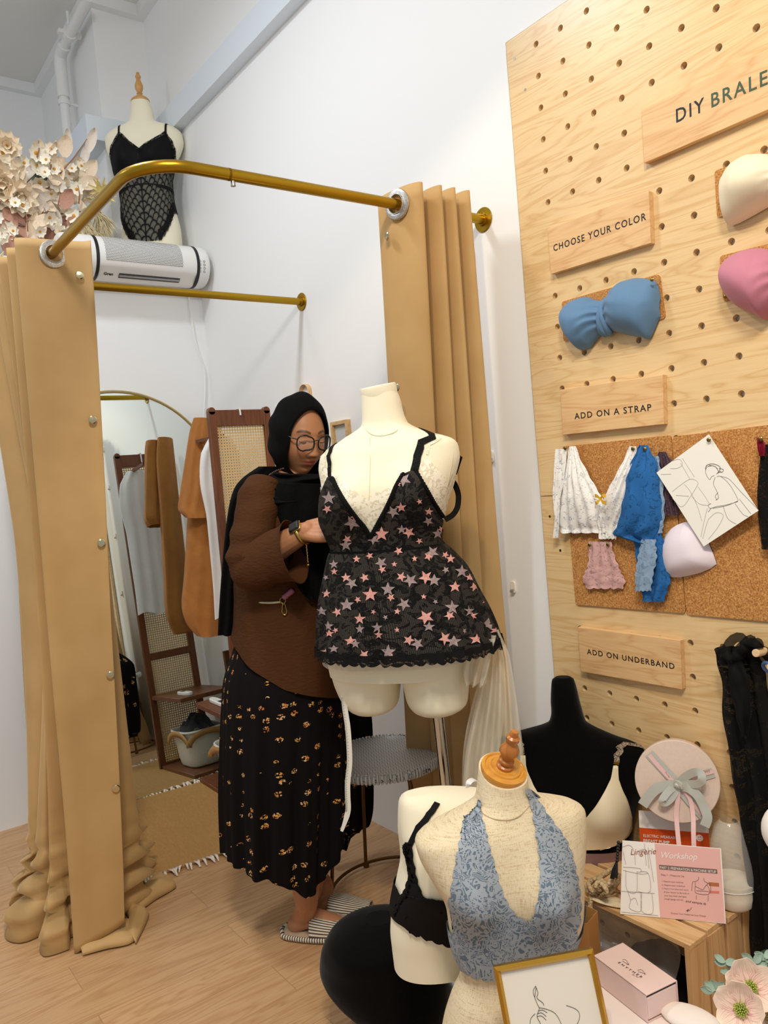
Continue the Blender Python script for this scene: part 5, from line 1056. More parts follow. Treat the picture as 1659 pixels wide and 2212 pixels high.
b = B(); b.add([cp(*z, .0018) for z in ((1531, 1905.5), (1553, 1907.5), (1553.5, 1915.5), (1531.5, 1913.5))], [(3, 2, 1, 0)]); b.build('brown_tag', mat('brown_tag_print', 'B06A3C', .6), t, world=True, smooth=False)
b = B(); b.add([cp(*z, .0018) for z in ((1532, 1924), (1553.5, 1925), (1553.7, 1930.5), (1532.3, 1929.5))], [(3, 2, 1, 0)]); b.build('red_tag', mat('coral_tag_print', 'DC7A68', .6), t, world=True, smooth=False)
# ---- tassel hanging at the corner of the card
t = thing('tassel', 'black beaded tassel hanging at the left corner of the workshop card', 'tassel', cp(1336, 1830, .004)); b = B()
for k in range(7): b.ball(cp(1336 - .5 * k, 1820 + 6.5 * k, .006), .0042, 10, 6)
b.build('beads', m_black, t, world=True); b = B()
for k in range(16): x = -6 + k * .8; b.tube([cp(1332 + x * .3, 1862, .005), cp(1328 + x, 1880, .007), cp(1326 + x * 1.25, 1897 + random.uniform(-2, 2), .005)], .0012, 5)
tag(b.build('fringe', m_black, t, world=True), kind='stuff')
# ---- knitted cord tangle and oval pad
t = thing('knitted_cord', 'tangled beige knitted cord lying at the front of the crate top', 'cord', at(1295, 1930, z=CZ))
m_knit = NT('beige_knit'); _v = m_knit.add('ShaderNodeTexVoronoi', Vector=m_knit.co('Object'), Scale=160).outputs[0]; m_knit.bump(_v, 1.0, .004); m_knit = m_knit.set(Base__Color=m_knit.mix(_v, lin('D9C29A'), lin('A98C62')), Roughness=.95)
random.seed(5)
def zz(px, py, h): return at(px, py, z=CZ + h)
P = [zz(1330, 1868, .05), zz(1318, 1880, .06), zz(1300, 1893, .05), zz(1284, 1900, .03), zz(1268, 1915, .02), zz(1276, 1928, .02), zz(1300, 1922, .04), zz(1318, 1905, .06), zz(1328, 1885, .07), zz(1335, 1900, .05), zz(1322, 1922, .03), zz(1300, 1934, .014), zz(1280, 1924, .03), zz(1272, 1908, .035), zz(1292, 1898, .05), zz(1316, 1915, .04), zz(1332, 1925, .02), zz(1312, 1934, .016), zz(1288, 1916, .05), zz(1296, 1906, .06), zz(1310, 1926, .05), zz(1294, 1938, .012)]
e = zz(1280, 1940, .006); yv_ = -.312
P += [e, at(1275, 1958, y=yv_), at(1280, 1975, y=yv_ - .004), at(1278, 1990, y=yv_)]
b = B(); b.tube(bez(P, 6), .0062, 8); b.build('cord', m_knit, t, world=True, sharp=0)
t = thing('fabric_pad', 'oval linen pad lying on the front slat under the knitted cord', 'pad', zz(1318, 1945, .001)); b = B(); b.ball(zz(1318, 1946, .006), (.055, .022, .006), 24, 10, Matrix.Rotation(.3, 3, 'Z')); b.build('pad', m_linen, t, world=True)
# ---- lidded tub in a clear bag
p = at(1588, 1925, z=CZ); t = thing('plastic_tub', 'cream plastic tub under a clear bag at the back corner of the crate', 'tub', (.482, -.085, CZ)); o_ = Vector((.475, -.085, CZ + .001))
b = B(); b.lathe([(0, 0), (.038, 0), (.046, .008), (.049, .03), (.049, .052), (.05, .054), (.05, .06), (0, .061)], o_, 36); b.build('tub', mat('cream_plastic', 'EFE6D2', .35), t, world=True)
b = B(); b.lathe([(.051, .05), (.052, .08), (.05, .11), (.044, .15), (.034, .19), (.02, .205)], o_, 30); m_clear = NT('clear_plastic'); b.build('clear_bag', m_clear.set(Base__Color=lin('EFEDE6'), Roughness=.12, Alpha=.28, Specular__IOR__Level=.7), t, world=True, sharp=0)
b = B(); b.tube([o_ + Vector((.0505 * cos(a), .0505 * sin(a), .05 - .012 * (1 + sin(a * 1 - .8)) * .5)) for a in [2 * pi * k / 24 for k in range(24)]], .0012, 6, closed=True); b.build('rubber_band', m_white, t, world=True)
# ---- pink gift boxes in front
zb = .45; q = [at(x, y, z=zb) for x, y in ((1285, 2063), (1342, 2037), (1466, 2115), (1391, 2153))]
cen = sum(q, Vector()) / 4; X = ((q[2] - q[1]) + (q[3] - q[0])).normalized(); L = ((q[2] - q[1]).length + (q[3] - q[0]).length) / 2; Wd = ((q[0] - q[1]).length + (q[3] - q[2]).length) / 2
BF = Frame((cen.x, cen.y, zb), atan2(X.y, X.x)); hb = .052
t = thing('gift_box', 'small blush pink drawer box lettered ENVYHER on its lid', 'box', (cen.x, cen.y, zb - hb), BF.a)
m_pinkb = mat('blush_pink_board', 'E6C9C2', .5)
b = B(); b.box((0, 0, hb - .001), (L, Wd, .002)); b.box((0, 0, .001), (L, Wd, .002)); b.box((0, -Wd / 2 + .001, hb / 2), (L, .002, hb)); b.box((0, Wd / 2 - .001, hb / 2), (L, .002, hb)); b.build('sleeve', m_pinkb, t, smooth=False, bevel=.0006)
b = B(); b.box((.0005, 0, hb / 2 - .001), (L - .002, Wd - .006, hb - .012)); b.build('drawer', m_pinkb, t, smooth=False, bevel=.0008); b = B(); b.box((L / 2 - .004, 0, hb - .005), (.003, Wd - .006, .005)); b.build('dark_gap', m_black, t, smooth=False)
up = Vector((0, 0, 1))
def bt(px, py): return at(px, py, z=zb + .0003)
b = B(); fit_text(b, 'ENVYHER', bt(1334.5, 2080), bt(1385, 2113), .0055, up, .0002, spacing=1.7, bold=.01); b.build('lettering', m_ink, t, world=True, smooth=False)
strokes([[(1345, 2073), (1352, 2074), (1359, 2084)], [(1344, 2076), (1352, 2080)], [(1352, 2080), (1356, 2084), (1359, 2083), (1354, 2082)], [(1377, 2096), (1386, 2095), (1394, 2104)], [(1378, 2099), (1386, 2101), (1395, 2105)]], bt, .0004).build('drawn_eyes', m_ink, t, world=True)
b = B(); fit_text(b, 'by her', bt(1364, 2106), bt(1379, 2114), None, up, .0002, shear=.4); b.build('lettering', m_rink, t, world=True, smooth=False)
zt2 = zb - hb - .0005; q = [at(x, y, z=zt2) for x, y in ((1298, 2140), (1462, 2165))]
m_whiteb = mat('soft_pink_white_board', 'F2E3DC', .55)
BB = Frame((cen.x + .02, cen.y - .05, 0), BF.a + .05)
t = thing('gift_box', 'large pale pink carton under the small ENVYHER box', 'box', BB.o, BB.a); b = B(); b.box((.03, -.01, zt2 / 2), (.30, .17, zt2)); b.build('carton', m_whiteb, t, smooth=False, bevel=.002)
t = thing('fabric_pouch', 'soft white rounded fabric pouch lying on the large pale carton', 'pouch', at(1490, 2195, z=zt2)); b = B(); b.ball(at(1492, 2200, z=zt2 + .008), (.055, .032, .014), 24, 12, Matrix.Rotation(.2, 3, 'Z')); b.build('pouch', mat('off_white_cloth', 'EBE0D6', .8), t, world=True)
# ---- gold framed print
fc_ = at(1188, 2160, d=1.36); nF = Vector((.80, -.58, .30)).normalized()
def fp(px, py, h=0): return on_plane(px, py, fc_ + nF * h, nF)
TL, TR = fp(1066, 2089), fp(1281, 2049); X = (TR - TL).normalized(); Yd = (fp(1308, 2212) - TR); Yd = (Yd - X * Yd.dot(X)).normalized(); wF = (TR - TL).length; hF = wF * 1.32
t = thing('framed_print', 'gold framed line drawing of a hand, leaning at the bottom of the picture', 'picture', TL + X * wF / 2 + Yd * hF)
m_gframe = mat('polished_gold_frame', 'C49A3C', .25, .9); fw = .011
corners = [TL, TR, TR + Yd * hF, TL + Yd * hF]; inn = [TL + X * fw + Yd * fw, TR - X * fw + Yd * fw, TR - X * fw + Yd * (hF - fw), TL + X * fw + Yd * (hF - fw)]
for i in range(4):
    j = (i + 1) % 4; b = B(); a, c, d, e = corners[i], corners[j], inn[j], inn[i]; f_ = nF * .004; bk = -nF * .012; ma, mc = a.lerp(e, .5) + nF * .007, c.lerp(d, .5) + nF * .007
    b.add([a + bk, c + bk, d + bk, e + bk, a, c, d, e, ma, mc], [(4, 8, 9, 5), (8, 7, 6, 9), (0, 4, 5, 1), (3, 2, 6, 7), (0, 1, 2, 3)]); b.build('frame_side', m_gframe, t, world=True, smooth=False)
b = B(); b.add([p - nF * .003 for p in inn], [(0, 3, 2, 1)]); b.build('print', mat('ivory_paper', 'EDE6D8', .6), t, world=True, smooth=False)
fpt_ = lambda x, y: fp(x, y, -.0024)
strokes([[(1157, 2130), (1152, 2140), (1154, 2152), (1162, 2172), (1165, 2177), (1163, 2184), (1160, 2196), (1166, 2208)], [(1157, 2130), (1162, 2145), (1160, 2156), (1172, 2166), (1175, 2172)], [(1158, 2133), (1155, 2155)], [(1165, 2177), (1180, 2180), (1200, 2190), (1214, 2215)], [(1163, 2184), (1172, 2182), (1182, 2188)], [(1161, 2190), (1170, 2188), (1180, 2196)], [(1160, 2196), (1170, 2195), (1180, 2204)], [(1145, 2215), (1147, 2200), (1156, 2190)], [(1223, 2172), (1240, 2178), (1250, 2186), (1252, 2198), (1248, 2210), (1240, 2225)], [(1166, 2208), (1172, 2225)], [(1186, 2228), (1190, 2240), (1215, 2250)]], fpt_, .00045).build('hand_drawing', m_ink, t, world=True)
zlow = min(p.z for p in corners); pc = (corners[2] + corners[3]) / 2
t = thing('wooden_crate', 'low pine crate standing under the gold framed print', 'crate', (pc.x, pc.y, 0), TH); zz_ = zlow - .012
for sx in (-1, 1):
    for k in range(2): b = B(); b.box((sx * .12, 0, zz_ * (.25 + .5 * k)), (.014, .16, zz_ * .42)); b.build('side_slat', m_cratey, t, smooth=False)
b = B(); b.box((0, 0, zz_ - .006), (.254, .16, .012)); b.build('top_board', m_crate, t, smooth=False)
# ---- hellebore flowers in a vase
random.seed(3)
t = thing('artificial_flowers', 'cream pink hellebore flowers with grey green sprigs at the lower right corner', 'flowers', (.86, -.70, 0))
def hell_mat():
    m = NT('hellebore_petal'); uv = m.co('UV'); s = m.add('ShaderNodeSeparateXYZ', i0=uv); ve = m.noise(m.co('UV', (26, 1.5, 1)), 1, 2); k = m.math('MULTIPLY', m.math('GREATER_THAN', ve, .52), m.math('SUBTRACT', 1.0, s.outputs[1])); c = m.mix(m.math('MULTIPLY', m.math('SUBTRACT', 1.0, s.outputs[1]), .55), lin('F0DCC6'), lin('D89C94')); c = m.mix(m.math('MULTIPLY', k, .7), c, lin('A84E6C')); return m.set(Base__Color=c, Roughness=.7)
m_hell = hell_mat(); m_stamen = mat('lime_stamen', 'A9B84E', .7); m_sage = mat('sage_leaf', '8FA695', .6, var=(30, .12)); m_dkl = mat('dark_green_leaf', '36493C', .6)
FLC = []
def hellebore(px, py, d, r, tilt):
    c = at(px, py, d=d); z = ((CW - c).normalized() + CM @ Vector(tilt)).normalized(); M = Matrix.Translation(c) @ look(z, random.random()); FLC.append((c, z))
    for k in range(5):
        b = B(); Mk = M @ Matrix.Rotation(2 * pi * k / 5 + random.uniform(-.1, .1), 4, 'Z') @ Matrix.Rotation(.32, 4, 'X')
        def fn(u, v):
            x = (u - .5) * 2; w = r * .52 * sin(pi * min(.97, v * .80 + .08)) ** .8; return Mk @ Vector((x * w, v * r, r * (.25 * v * v - .12 * (1 - x * x) * sin(pi * v)) + .04 * r * noise.noise(Vector((x * 2 + k, v * 4, k)))))
        b.grid(fn, 10, 12); b.build('petal', m_hell, t, world=True, sharp=0, solid=.0006)
    b = B()
    for k in range(46):
        a = k * 2.4; q = sqrt(k / 46) * r * .28; b.tube([M @ Vector((q * .5 * cos(a), q * .5 * sin(a), .002)), M @ Vector((q * cos(a), q * sin(a), r * (.24 - .1 * k / 46)))], .0009, 4); b.ball(M @ Vector((q * cos(a), q * sin(a), r * (.24 - .1 * k / 46))), r * .03, 6, 4)
    tag(b.build('stamens', m_stamen, t, world=True), kind='stuff')
hellebore(1620, 2136, 1.20, .042, (.15, .2, 0)); hellebore(1602, 2182, 1.17, .040, (-.25, .1, 0)); hellebore(1668, 2200, 1.2, .04, (.3, 0, 0))
def sprig(pts, d, n, L, m):
    P = bez([at(x, y, d=d) for x, y in pts], 6); b = B(); b.tube(P, .0011, 5); b.build('sprig_stem', m_sage, t, world=True)
    for k in range(n):
        p = P[int((k + .5) / n * (len(P) - 1))]; z = ((CW - p).normalized() + Vector((random.uniform(-.5, .5), random.uniform(-.5, .5), random.uniform(-.3, .5)))).normalized(); a = random.uniform(-.5, .5) + (1.2 if k % 2 else -1.2); dd = CM @ Vector((sin(a), cos(a), 0)); y = (dd - z * dd.dot(z)).normalized()
        M = Matrix.Translation(p) @ Matrix((y.cross(z), y, z)).transposed().to_4x4(); b = B(); petal(b, L, L * .34, M, .2, 6); b.build('sprig_leaf', m, t, world=True, sharp=0, solid=.0004)
for pts, n in (([(1600, 2140), (1590, 2115), (1570, 2085), (1566, 2078)], 9), ([(1585, 2160), (1565, 2140), (1545, 2140), (1538, 2145)], 9), ([(1640, 2130), (1635, 2090), (1625, 2075)], 7), ([(1650, 2110), (1655, 2080), (1652, 2068)], 6)): sprig(pts, 1.22, n, .017, m_sage)
for pts, n in (([(1650, 2130), (1648, 2095), (1640, 2078)], 6), ([(1640, 2200), (1655, 2180), (1665, 2150)], 6), ([(1650, 2205), (1662, 2190), (1680, 2170)], 6)): sprig(pts, 1.26, n, .028, m_dkl)
vz = Vector((.875, -.715, 0)); b = B(); b.lathe([(0, .001), (.05, .001), (.06, .02), (.055, .2), (.035, .34), (.04, .36)], vz, 30); b.build('vase', mat('stoneware', 'D8CFC2', .4), t, world=True)
for c, z in FLC: b = B(); b.tube([vz + Vector((0, 0, .33)), vz.lerp(c, .6) + Vector((0, 0, .16)), c - z * .03, c], .0022, 6); b.build('stem', m_dkl, t, world=True)
# ---- pale form at the right edge
c = at(1716, 1797, d=1.42); t = thing('display_form', 'white rounded display form just entering at the right edge', 'mannequin', (c.x, c.y, 0))
b = B(); b.ball(c, (.055, .055, .052), 32, 20); b.build('bust', mat('white_form', 'F1EBE2', .6), t, world=True)
b = B(); b.lathe([(.010, c.z - .04), (.010, .02), (.06, .018), (.07, .001), (0, .001)], (c.x, c.y, 0), 30); b.build('stand', m_chrome, t, world=True)
# ================================================================= large cream dress form wearing the star lace dress
YAW = radians(-15)
oM = at(848, 1250, d=2.12); MF = Frame((oM.x, oM.y, 0), TH + YAW)
MR = [(850, 782, 857), (868, 783, 864), (895, 784, 870), (915, 783, 878), (926, 770, 892), (935, 752, 910), (945, 735, 935), (952, 722, 960), (960, 708, 978), (975, 694, 990), (1000, 691, 994), (1030, 697, 988), (1060, 700, 978), (1090, 698, 968), (1120, 700, 960), (1150, 712, 952), (1180, 724, 950), (1210, 722, 962), (1260, 714, 985), (1320, 708, 1002), (1380, 708, 1010), (1430, 714, 1012), (1450, 718, 1011)]
MD = [(.050, .055), (.052, .057), (.055, .06), (.058, .064), (.062, .068), (.068, .075), (.074, .083), (.079, .09), (.084, .096), (.092, .10), (.10, .10), (.11, .10), (.116, .098), (.118, .096), (.118, .095), (.115, .095), (.112, .098), (.115, .105), (.122, .122), (.128, .14), (.13, .145), (.128, .14), (.126, .138)]
R = px_rows(MF, MR); mrows = sorted([(z, cx, hw, MD[i][0], MD[i][1], 0.0) for i, (z, cx, hw) in enumerate(R)])
pL, pR_ = MF.px(742, 1085, -.17), MF.px(892, 1075, -.17)
MT = Torso(mrows, ((pL.x, pL.z, .085, .055), (pR_.x, pR_.z, .085, .055)))
t = thing('dress_form', 'large cream jersey dress form on a chrome pole, wearing the black star lace dress', 'mannequin', MF.o, MF.a)
b = B(); MT.mesh(b, mrows[0][0], mrows[-1][0], 90, 80)
ztop = mrows[-1][0]; zcr = mrows[0][0]
# thighs
for rowsL in ([(1440, 716, 866), (1465, 722, 863), (1490, 732, 860), (1510, 742, 858), (1524, 753, 855), (1534, 768, 846), (1538, 790, 828)], [(1440, 868, 1012), (1465, 870, 1010), (1490, 875, 1010), (1510, 880, 1009), (1524, 888, 1006), (1534, 900, 994), (1540, 925, 968)]):
    R = px_rows(MF, rowsL); lr = sorted([(z, cx, hw, .105 * min(1, hw / .088) ** .8, .115 * min(1, hw / .088) ** .8, 0.01) for z, cx, hw in R]); T2 = Torso(lr, (), 2.1); T2.mesh(b, lr[0][0], lr[-1][0] + .03, 24, 48)
b.build('torso', m_cream, t, sharp=60)
cxn, hwn = mrows[-1][1], mrows[-1][2]
b = B(); b.lathe([(hwn * 1.0, -.012), (hwn * 1.02, 0), (hwn * 1.02, .016), (hwn * .99, .021), (0, .022)], (cxn, 0, ztop), 48, Matrix.Rotation(radians(10), 3, 'X') @ Matrix.Rotation(radians(-4), 3, 'Y'), 1.08); b.build('neck_cap', m_cream, t, sharp=50)
m_seam = mat('seam_thread', 'D9CFAF', .8)
def seam(pts, r=.0011, name='seam'):
    P = []
    for px, py in pts: a, z = hit(MT, MF, px, py); P.append(MT.p(a, z, .0005))
    b = B(); b.tube(bez(P, 6), r, 6); b.build(name, m_seam, t)
seam([(800, 945), (800, 1000), (798, 1060), (797, 1100)]); seam([(785, 916), (795, 933), (812, 941), (835, 940), (858, 930), (880, 908)]); seam([(992, 945), (978, 985), (968, 1040), (962, 1100)]); seam([(690, 985), (697, 1020), (705, 1060)])
pp = MF.px(948, 1560, .07); pq = MF.px(968, 1740, .07)
b = B(); b.tube([MF.w((pp.x - .002, pp.y, pp.z + .06)), MF.w(pp), MF.w((pp.x + (pq.x - pp.x) * 2.6, pp.y, .03))], .0155, 24); b.build('pole', m_chrome, t, world=True)
bz_ = MF.w((pp.x + (pq.x - pp.x) * 2.6, pp.y, 0)); b = B(); b.lathe([(.018, .06), (.022, .035), (.05, .022), (.13, .014), (.14, .006), (.14, .001), (0, .001)], bz_, 48); b.build('base_plate', m_chrome, t, world=True)
# ---- white lace bralette under the dress
m_ivlace = lace('ivory_lace', 'F5EFDC', 'E9DFC4', net=520, motif=55, open_=.25, thr=.52)
t = thing('lace_bralette', 'ivory lace bralette showing above the neckline of the star lace dress', 'bralette', MF.o, MF.a)
sc_ = lambda n, am: (lambda u, v, x, y: (x, y - am * abs(sin(u * n)) * (1 - v) ** 3))
pxsheet(MT, MF, [(694, 1000), (696, 1040), (700, 1090), (712, 1150)], [(800, 1072), (800, 1090), (800, 1120), (800, 1155)], .0025, 40, 24, lambda u, v, x, y: (x, y + (22 * sin(u * 1.6) - 10 * u - 5 * abs(sin(u * 16))) * (1 - v) ** 2)).build('left_cup', m_ivlace, t)
pxsheet(MT, MF, [(800, 1072), (800, 1090), (800, 1120), (800, 1155)], [(921, 980), (945, 1010), (966, 1050), (958, 1140)], .0025, 40, 24, lambda u, v, x, y: (x, y + (20 * sin(u * 2.6) - 5 * abs(sin(u * 16))) * (1 - v) ** 2)).build('right_cup', m_ivlace, t)
b = B(); zz0 = hit(MT, MF, 960, 1050)[1]; MT.sheet(b, 1.35, 2 * pi - 1.35, lambda a: zz0 - .09, lambda a: zz0 + .03 - .02 * sin((a - 1.35) * .8), .003, 50, 8); b.build('back_band', m_ivlace, t)
for pts in ([(704, 1005), (703, 985), (705, 962)], [(922, 982), (926, 960), (934, 930)]):
    b = B(); MT.strap(b, [hit(MT, MF, *q) for q in pts], .006, .003); b.build('strap', m_ivlace, t)
# ---- star dress
def dress_mat():
    m = NT('star_dress_lace'); co = m.co('UV'); n1 = m.noise(co, 30, 2, .5, 1.8); n2 = m.noise(co, 75, 2, .5, 1.4)
    fill = m.math('GREATER_THAN', n1, .515); cord = m.math('LESS_THAN', m.math('ABSOLUTE', m.math('SUBTRACT', n2, .5)), .03); cord2 = m.math('LESS_THAN', m.math('ABSOLUTE', m.math('SUBTRACT', n1, .515)), .02)
    v = m.add('ShaderNodeTexVoronoi', _feature='DISTANCE_TO_EDGE', Vector=co, Scale=330, Randomness=.3).outputs[0]; net = m.math('LESS_THAN', v, .16)
    dk = m.math('MAXIMUM', m.math('MAXIMUM', fill, cord2), net); c = m.mix(dk, lin('48423C'), lin('080808')); c = m.mix(m.math('MULTIPLY', cord, fill), c, lin('211F1D')); m.bump(m.math('ADD', m.math('MULTIPLY', fill, .5), cord), .4, .002)
    return m.set(Base__Color=c, Roughness=.85, Specular__IOR__Level=.2)
m_dress = dress_mat(); m_hem = lace('black_scallop_edge', '0B0A0A', net=300, motif=60, open_=.45, thr=.44)
def star_mat(n, c1, c2):
    m = NT(n); m2 = m.noise(m.co('Object'), 160, 2); m.bump(m2, .3, .001); return m.set(Base__Color=m.ramp(m2, [(.35, lin(c1)), (.65, lin(c2))]), Roughness=.8)
m_spink = star_mat('pink_star_print', 'C98C83', 'DBA69C'); m_sgrey = star_mat('mauve_star_print', '8B7A79', 'A39090')
zw = hit(MT, MF, 830, 1193)[1]
hemz = MF.px(830, 1428, -.19).z
SR = px_rows(MF, [(1180, 722, 952), (1200, 716, 975), (1235, 710, 1005), (1280, 704, 1026), (1320, 702, 1046), (1360, 703, 1062), (1400, 704, 1074), (1440, 705, 1084)])
srows = sorted([(z, cx, hw, lerp(.13, .19, i / 7), lerp(.12, .19, i / 7), 0.0) for i, (z, cx, hw) in enumerate(SR)])
class Skirt(Torso):
    def p(s, a, z, off=0.0):
        k = ss(zw, hemz, z); f = .5 * (1 + cos(a * 26 + .6 * sin(a * 5))); pl = .010 * k * f - .012 * k * exp(-((a + .12) / .05) ** 2) + .010 * k * noise.noise(Vector((a * 2.2, z * 2, 4)))
        return Torso.p(s, a, z, off + pl)
ST = Skirt(srows, ())
t = thing('lace_dress', 'black lace babydoll dress scattered with pink and mauve stars on the cream form', 'dress', MF.o, MF.a)
b = B(); hemf = lambda a: hemz + .012 * cos(a) * 0 - .003 * abs(sin(a * 30))
ST.sheet(b, -pi, pi, hemf, lambda a: zw + .002, .006, 200, 40); 
STARS = 'G635,745,50 P600,775,16 G145,870,48 P135,945,28 G300,1040,55 P315,995,22 P270,1150,27 G262,1190,40 G565,965,42 P617,935,32 P733,897,15 P793,965,24 G790,1030,32 G620,1085,30 P665,1105,40 P490,1115,50 G440,1150,38 P733,1163,18 G850,1115,35 P875,1085,22 P600,1230,26 G820,1240,45 P795,1268,28 P905,1258,20 P940,1285,28 P975,1222,16 G490,1310,40 P498,1355,24 P575,1320,14 G182,1320,28 P185,1370,20 P330,1285,22 P705,1283,16 P415,1262,20 P262,1410,30 G300,1450,40 P383,1410,28 G535,1490,48 P555,1545,24 P622,1405,32 G680,1430,48 P780,1410,48 G835,1430,42 G910,1360,20 G1015,1370,45 P1065,1410,22 G1100,1420,34 P1095,1475,26 P970,1475,36 P135,1520,28 G130,1410,14 P420,1525,50 P340,1560,20 G270,1595,45 G640,1590,45 P598,1640,18 P440,1643,14 G950,1615,52 P930,1670,28 G1065,1640,36 P1098,1672,26 G845,1575,14 P765,1540,14 P1155,1570,14 G105,1640,30 P208,1645,30 P355,1690,38 G355,1760,30 P780,1680,50 G800,1745,32 G520,1680,14 G155,1740,32 P165,1790,22 P198,1768,14 G465,1750,36 P475,1800,28 P597,1765,14 G1185,1730,42 P1225,1770,20 G1035,1775,14 P295,1840,30 G325,1860,30 P672,1835,34 G730,1860,45 P905,1825,48 G960,1845,40 G540,1915,50 P385,1935,36 P565,1950,24 P1105,1830,34 P130,1915,18 G190,1895,24'.split()
def star(b, T, zx, zy, r, off):
    cx, cy, r = 670 + zx / 3.159, 800 + zy / 3.159, r / 3.159 * .56 + 1.6; ph = (zx * 7 + zy * 3) % 10 / 10 - .5; vs = []
    a, z = hit(T, MF, cx, cy, y0=-.45); vs.append(T.p(a, z, off))
    for k in range(10):
        q = -pi / 2 + ph + k * pi / 5; rr_ = r * 1.55 if k % 2 == 0 else r * .66; a, z = hit(T, MF, cx + rr_ * cos(q), cy + rr_ * sin(q), y0=-.45); vs.append(T.p(a, z, off))
    b.add(vs, [(0, 1 + (k + 1) % 10, 1 + k) for k in range(10)])
for s_ in STARS:
    x, y, r = [float(q) for q in s_[1:].split(',')]
    if y >= 1225: b.mt(1 if s_[0] == 'P' else 2); star(b, ST, x, y, r, .0085)
b.build('skirt', [m_dress, m_spink, m_sgrey], t, sharp=0)
b = B(); ST.sheet(b, -pi, pi, lambda a: hemz - .010 - .006 * abs(sin(a * 30)), lambda a: hemz + .014, .0095, 360, 4); b.build('scalloped_hem', m_hem, t, sharp=0)
b = B(); 
for L, Rr in (([(712, 1030), (700, 1058), (690, 1090), (688, 1120), (694, 1150), (704, 1178), (714, 1200)], [(724, 1034), (737, 1064), (753, 1092), (772, 1118), (788, 1138), (803, 1162), (803, 1200)]), ([(868, 1024), (856, 1046), (846, 1070), (834, 1098), (818, 1128), (803, 1160), (803, 1200)], [(894, 1014), (914, 1054), (932, 1088), (948, 1116), (958, 1140), (955, 1165), (956, 1192)])):
    g = pxsheet(MT, MF, L, Rr, .0075, 40, 40); b.mt(0); o_ = b.add(g.v, g.f, [g.uv[i] for i in range(len(g.v))])
for s_ in STARS:
    x, y, r = [float(q) for q in s_[1:].split(',')]
    if y < 1225: b.mt(1 if s_[0] == 'P' else 2); star(b, MT, x, y, r, .0095)
b.build('bodice', [m_dress, m_spink, m_sgrey], t, sharp=0)
b = B(); MT.sheet(b, 1.30, 2 * pi - 1.30, lambda a: zw - .004, lambda a: zw + .055 + .02 * cos(a * 2), .0075, 70, 8); b.build('back_panel', m_dress, t)
b = B(); MT.sheet(b, -pi, pi, lambda a: zw - .006, lambda a: zw + .007, .0095, 120, 3); b.build('waist_seam', m_blacksatin, t)
for pts, off in (([(724, 1032), (738, 1062), (754, 1090), (773, 1117), (790, 1138), (803, 1160)], .0095), ([(870, 1024), (857, 1047), (847, 1071), (835, 1098), (819, 1128), (803, 1160)], .0095), ([(894, 1014), (914, 1054), (932, 1088), (949, 1116)], .0095)):
    P = bez([MT.p(*hit(MT, MF, *q), off) for q in pts], 14); b = B()
    for i, p in enumerate(P): b.ball(p, (.0052 + .0016 * (i % 2), .003, .0052), 8, 6)
    tag(b.build('lace_edging', m_blacklace, t, sharp=0), kind='stuff')
for pts, w in (([(716, 1034), (716, 1000), (717, 975), (715, 955)], .0125), ([(893, 1018), (900, 985), (908, 955), (922, 928), (934, 917)], .020)):
    P = [hit(MT, MF, *q) for q in pts]
    P = P[:-1]; xs_ = MT.p(*P[-1]).x; P += over(MT, xs_, P[-1][1] + .004, .25)
    b = B(); MT.strap(b, P, w, .006, 3); b.build('strap', m_hem, t, solid=.002)
# the lace shoulder strip fallen loose at the back right
P = [MF.px(x, y, dy) for x, y, dy in ((962, 1122, -.02), (978, 1112, .02), (988, 1095, .04), (990, 1070, .05), (984, 1050, .05), (978, 1040, .06))]
b = B(); band(b, bez(P, 6), .015, (0, -1, 0)); b.build('loose_strap', m_hem, t, solid=.002)
# ---- tulle wrap
m_tulle = NT('ivory_tulle'); _v = m_tulle.noise(m_tulle.co('Object', (5, 5, 1)), 6, 2); m_tulle = m_tulle.set(Base__Color=lin('F4ECD8'), Roughness=.9, Alpha=m_tulle.math('MULTIPLY_ADD', _v, .5, .22), Sheen__Weight=.2)
t = thing('tulle_wrap', 'sheer ivory tulle tied round the hips below the lace hem, trailing down at right', 'tulle', MF.o, MF.a)
b = B(); zt1 = hemz - .03; MT.sheet(b, -pi, pi, lambda a: max(mrows[0][0], zt1 - .012 + .004 * sin(a * 3)), lambda a: hemz + .05, lambda a, z, v: .012 + .002 * sin(z * 300), 120, 14); b.build('hip_wrap', m_tulle, t)
def tul(rows, dy, ph, name, nf=4, am=.012):
    R = [(MF.px(l, py, dy), MF.px(r, py, dy)) for py, l, r in rows]; tab = [(i, a.x, c.x, a.z, c.z) for i, (a, c) in enumerate(R)]; m = len(rows) - 1; b = B()
    def fn(u, v): xl, xr, zl, zr = interp(tab, v * m); return Vector((lerp(xl, xr, u), dy + am * sin(u * nf * 6.28 + ph + v * 3) * (.3 + v), lerp(zl, zr, u)))
    b.grid(fn, 50, 40); b.build(name, m_tulle, t, sharp=0)
tul([(1372, 1020, 1072), (1400, 1010, 1066), (1430, 1004, 1056), (1460, 1002, 1052), (1482, 1004, 1050)], -.05, 0, 'tail', 3)
tul([(1380, 1018, 1070), (1410, 1006, 1062), (1450, 1002, 1054), (1478, 1010, 1044)], -.07, 2, 'tail', 2)
tul([(1360, 1050, 1076), (1420, 1044, 1100), (1480, 1036, 1110), (1560, 1018, 1122), (1640, 1004, 1132), (1720, 1000, 1140), (1800, 1000, 1140)], .0, 1, 'long_trail', 4, .016)
tul([(1440, 1044, 1080), (1520, 1020, 1090), (1620, 1002, 1080), (1720, 998, 1075)], .04, 3, 'long_trail', 3, .012)
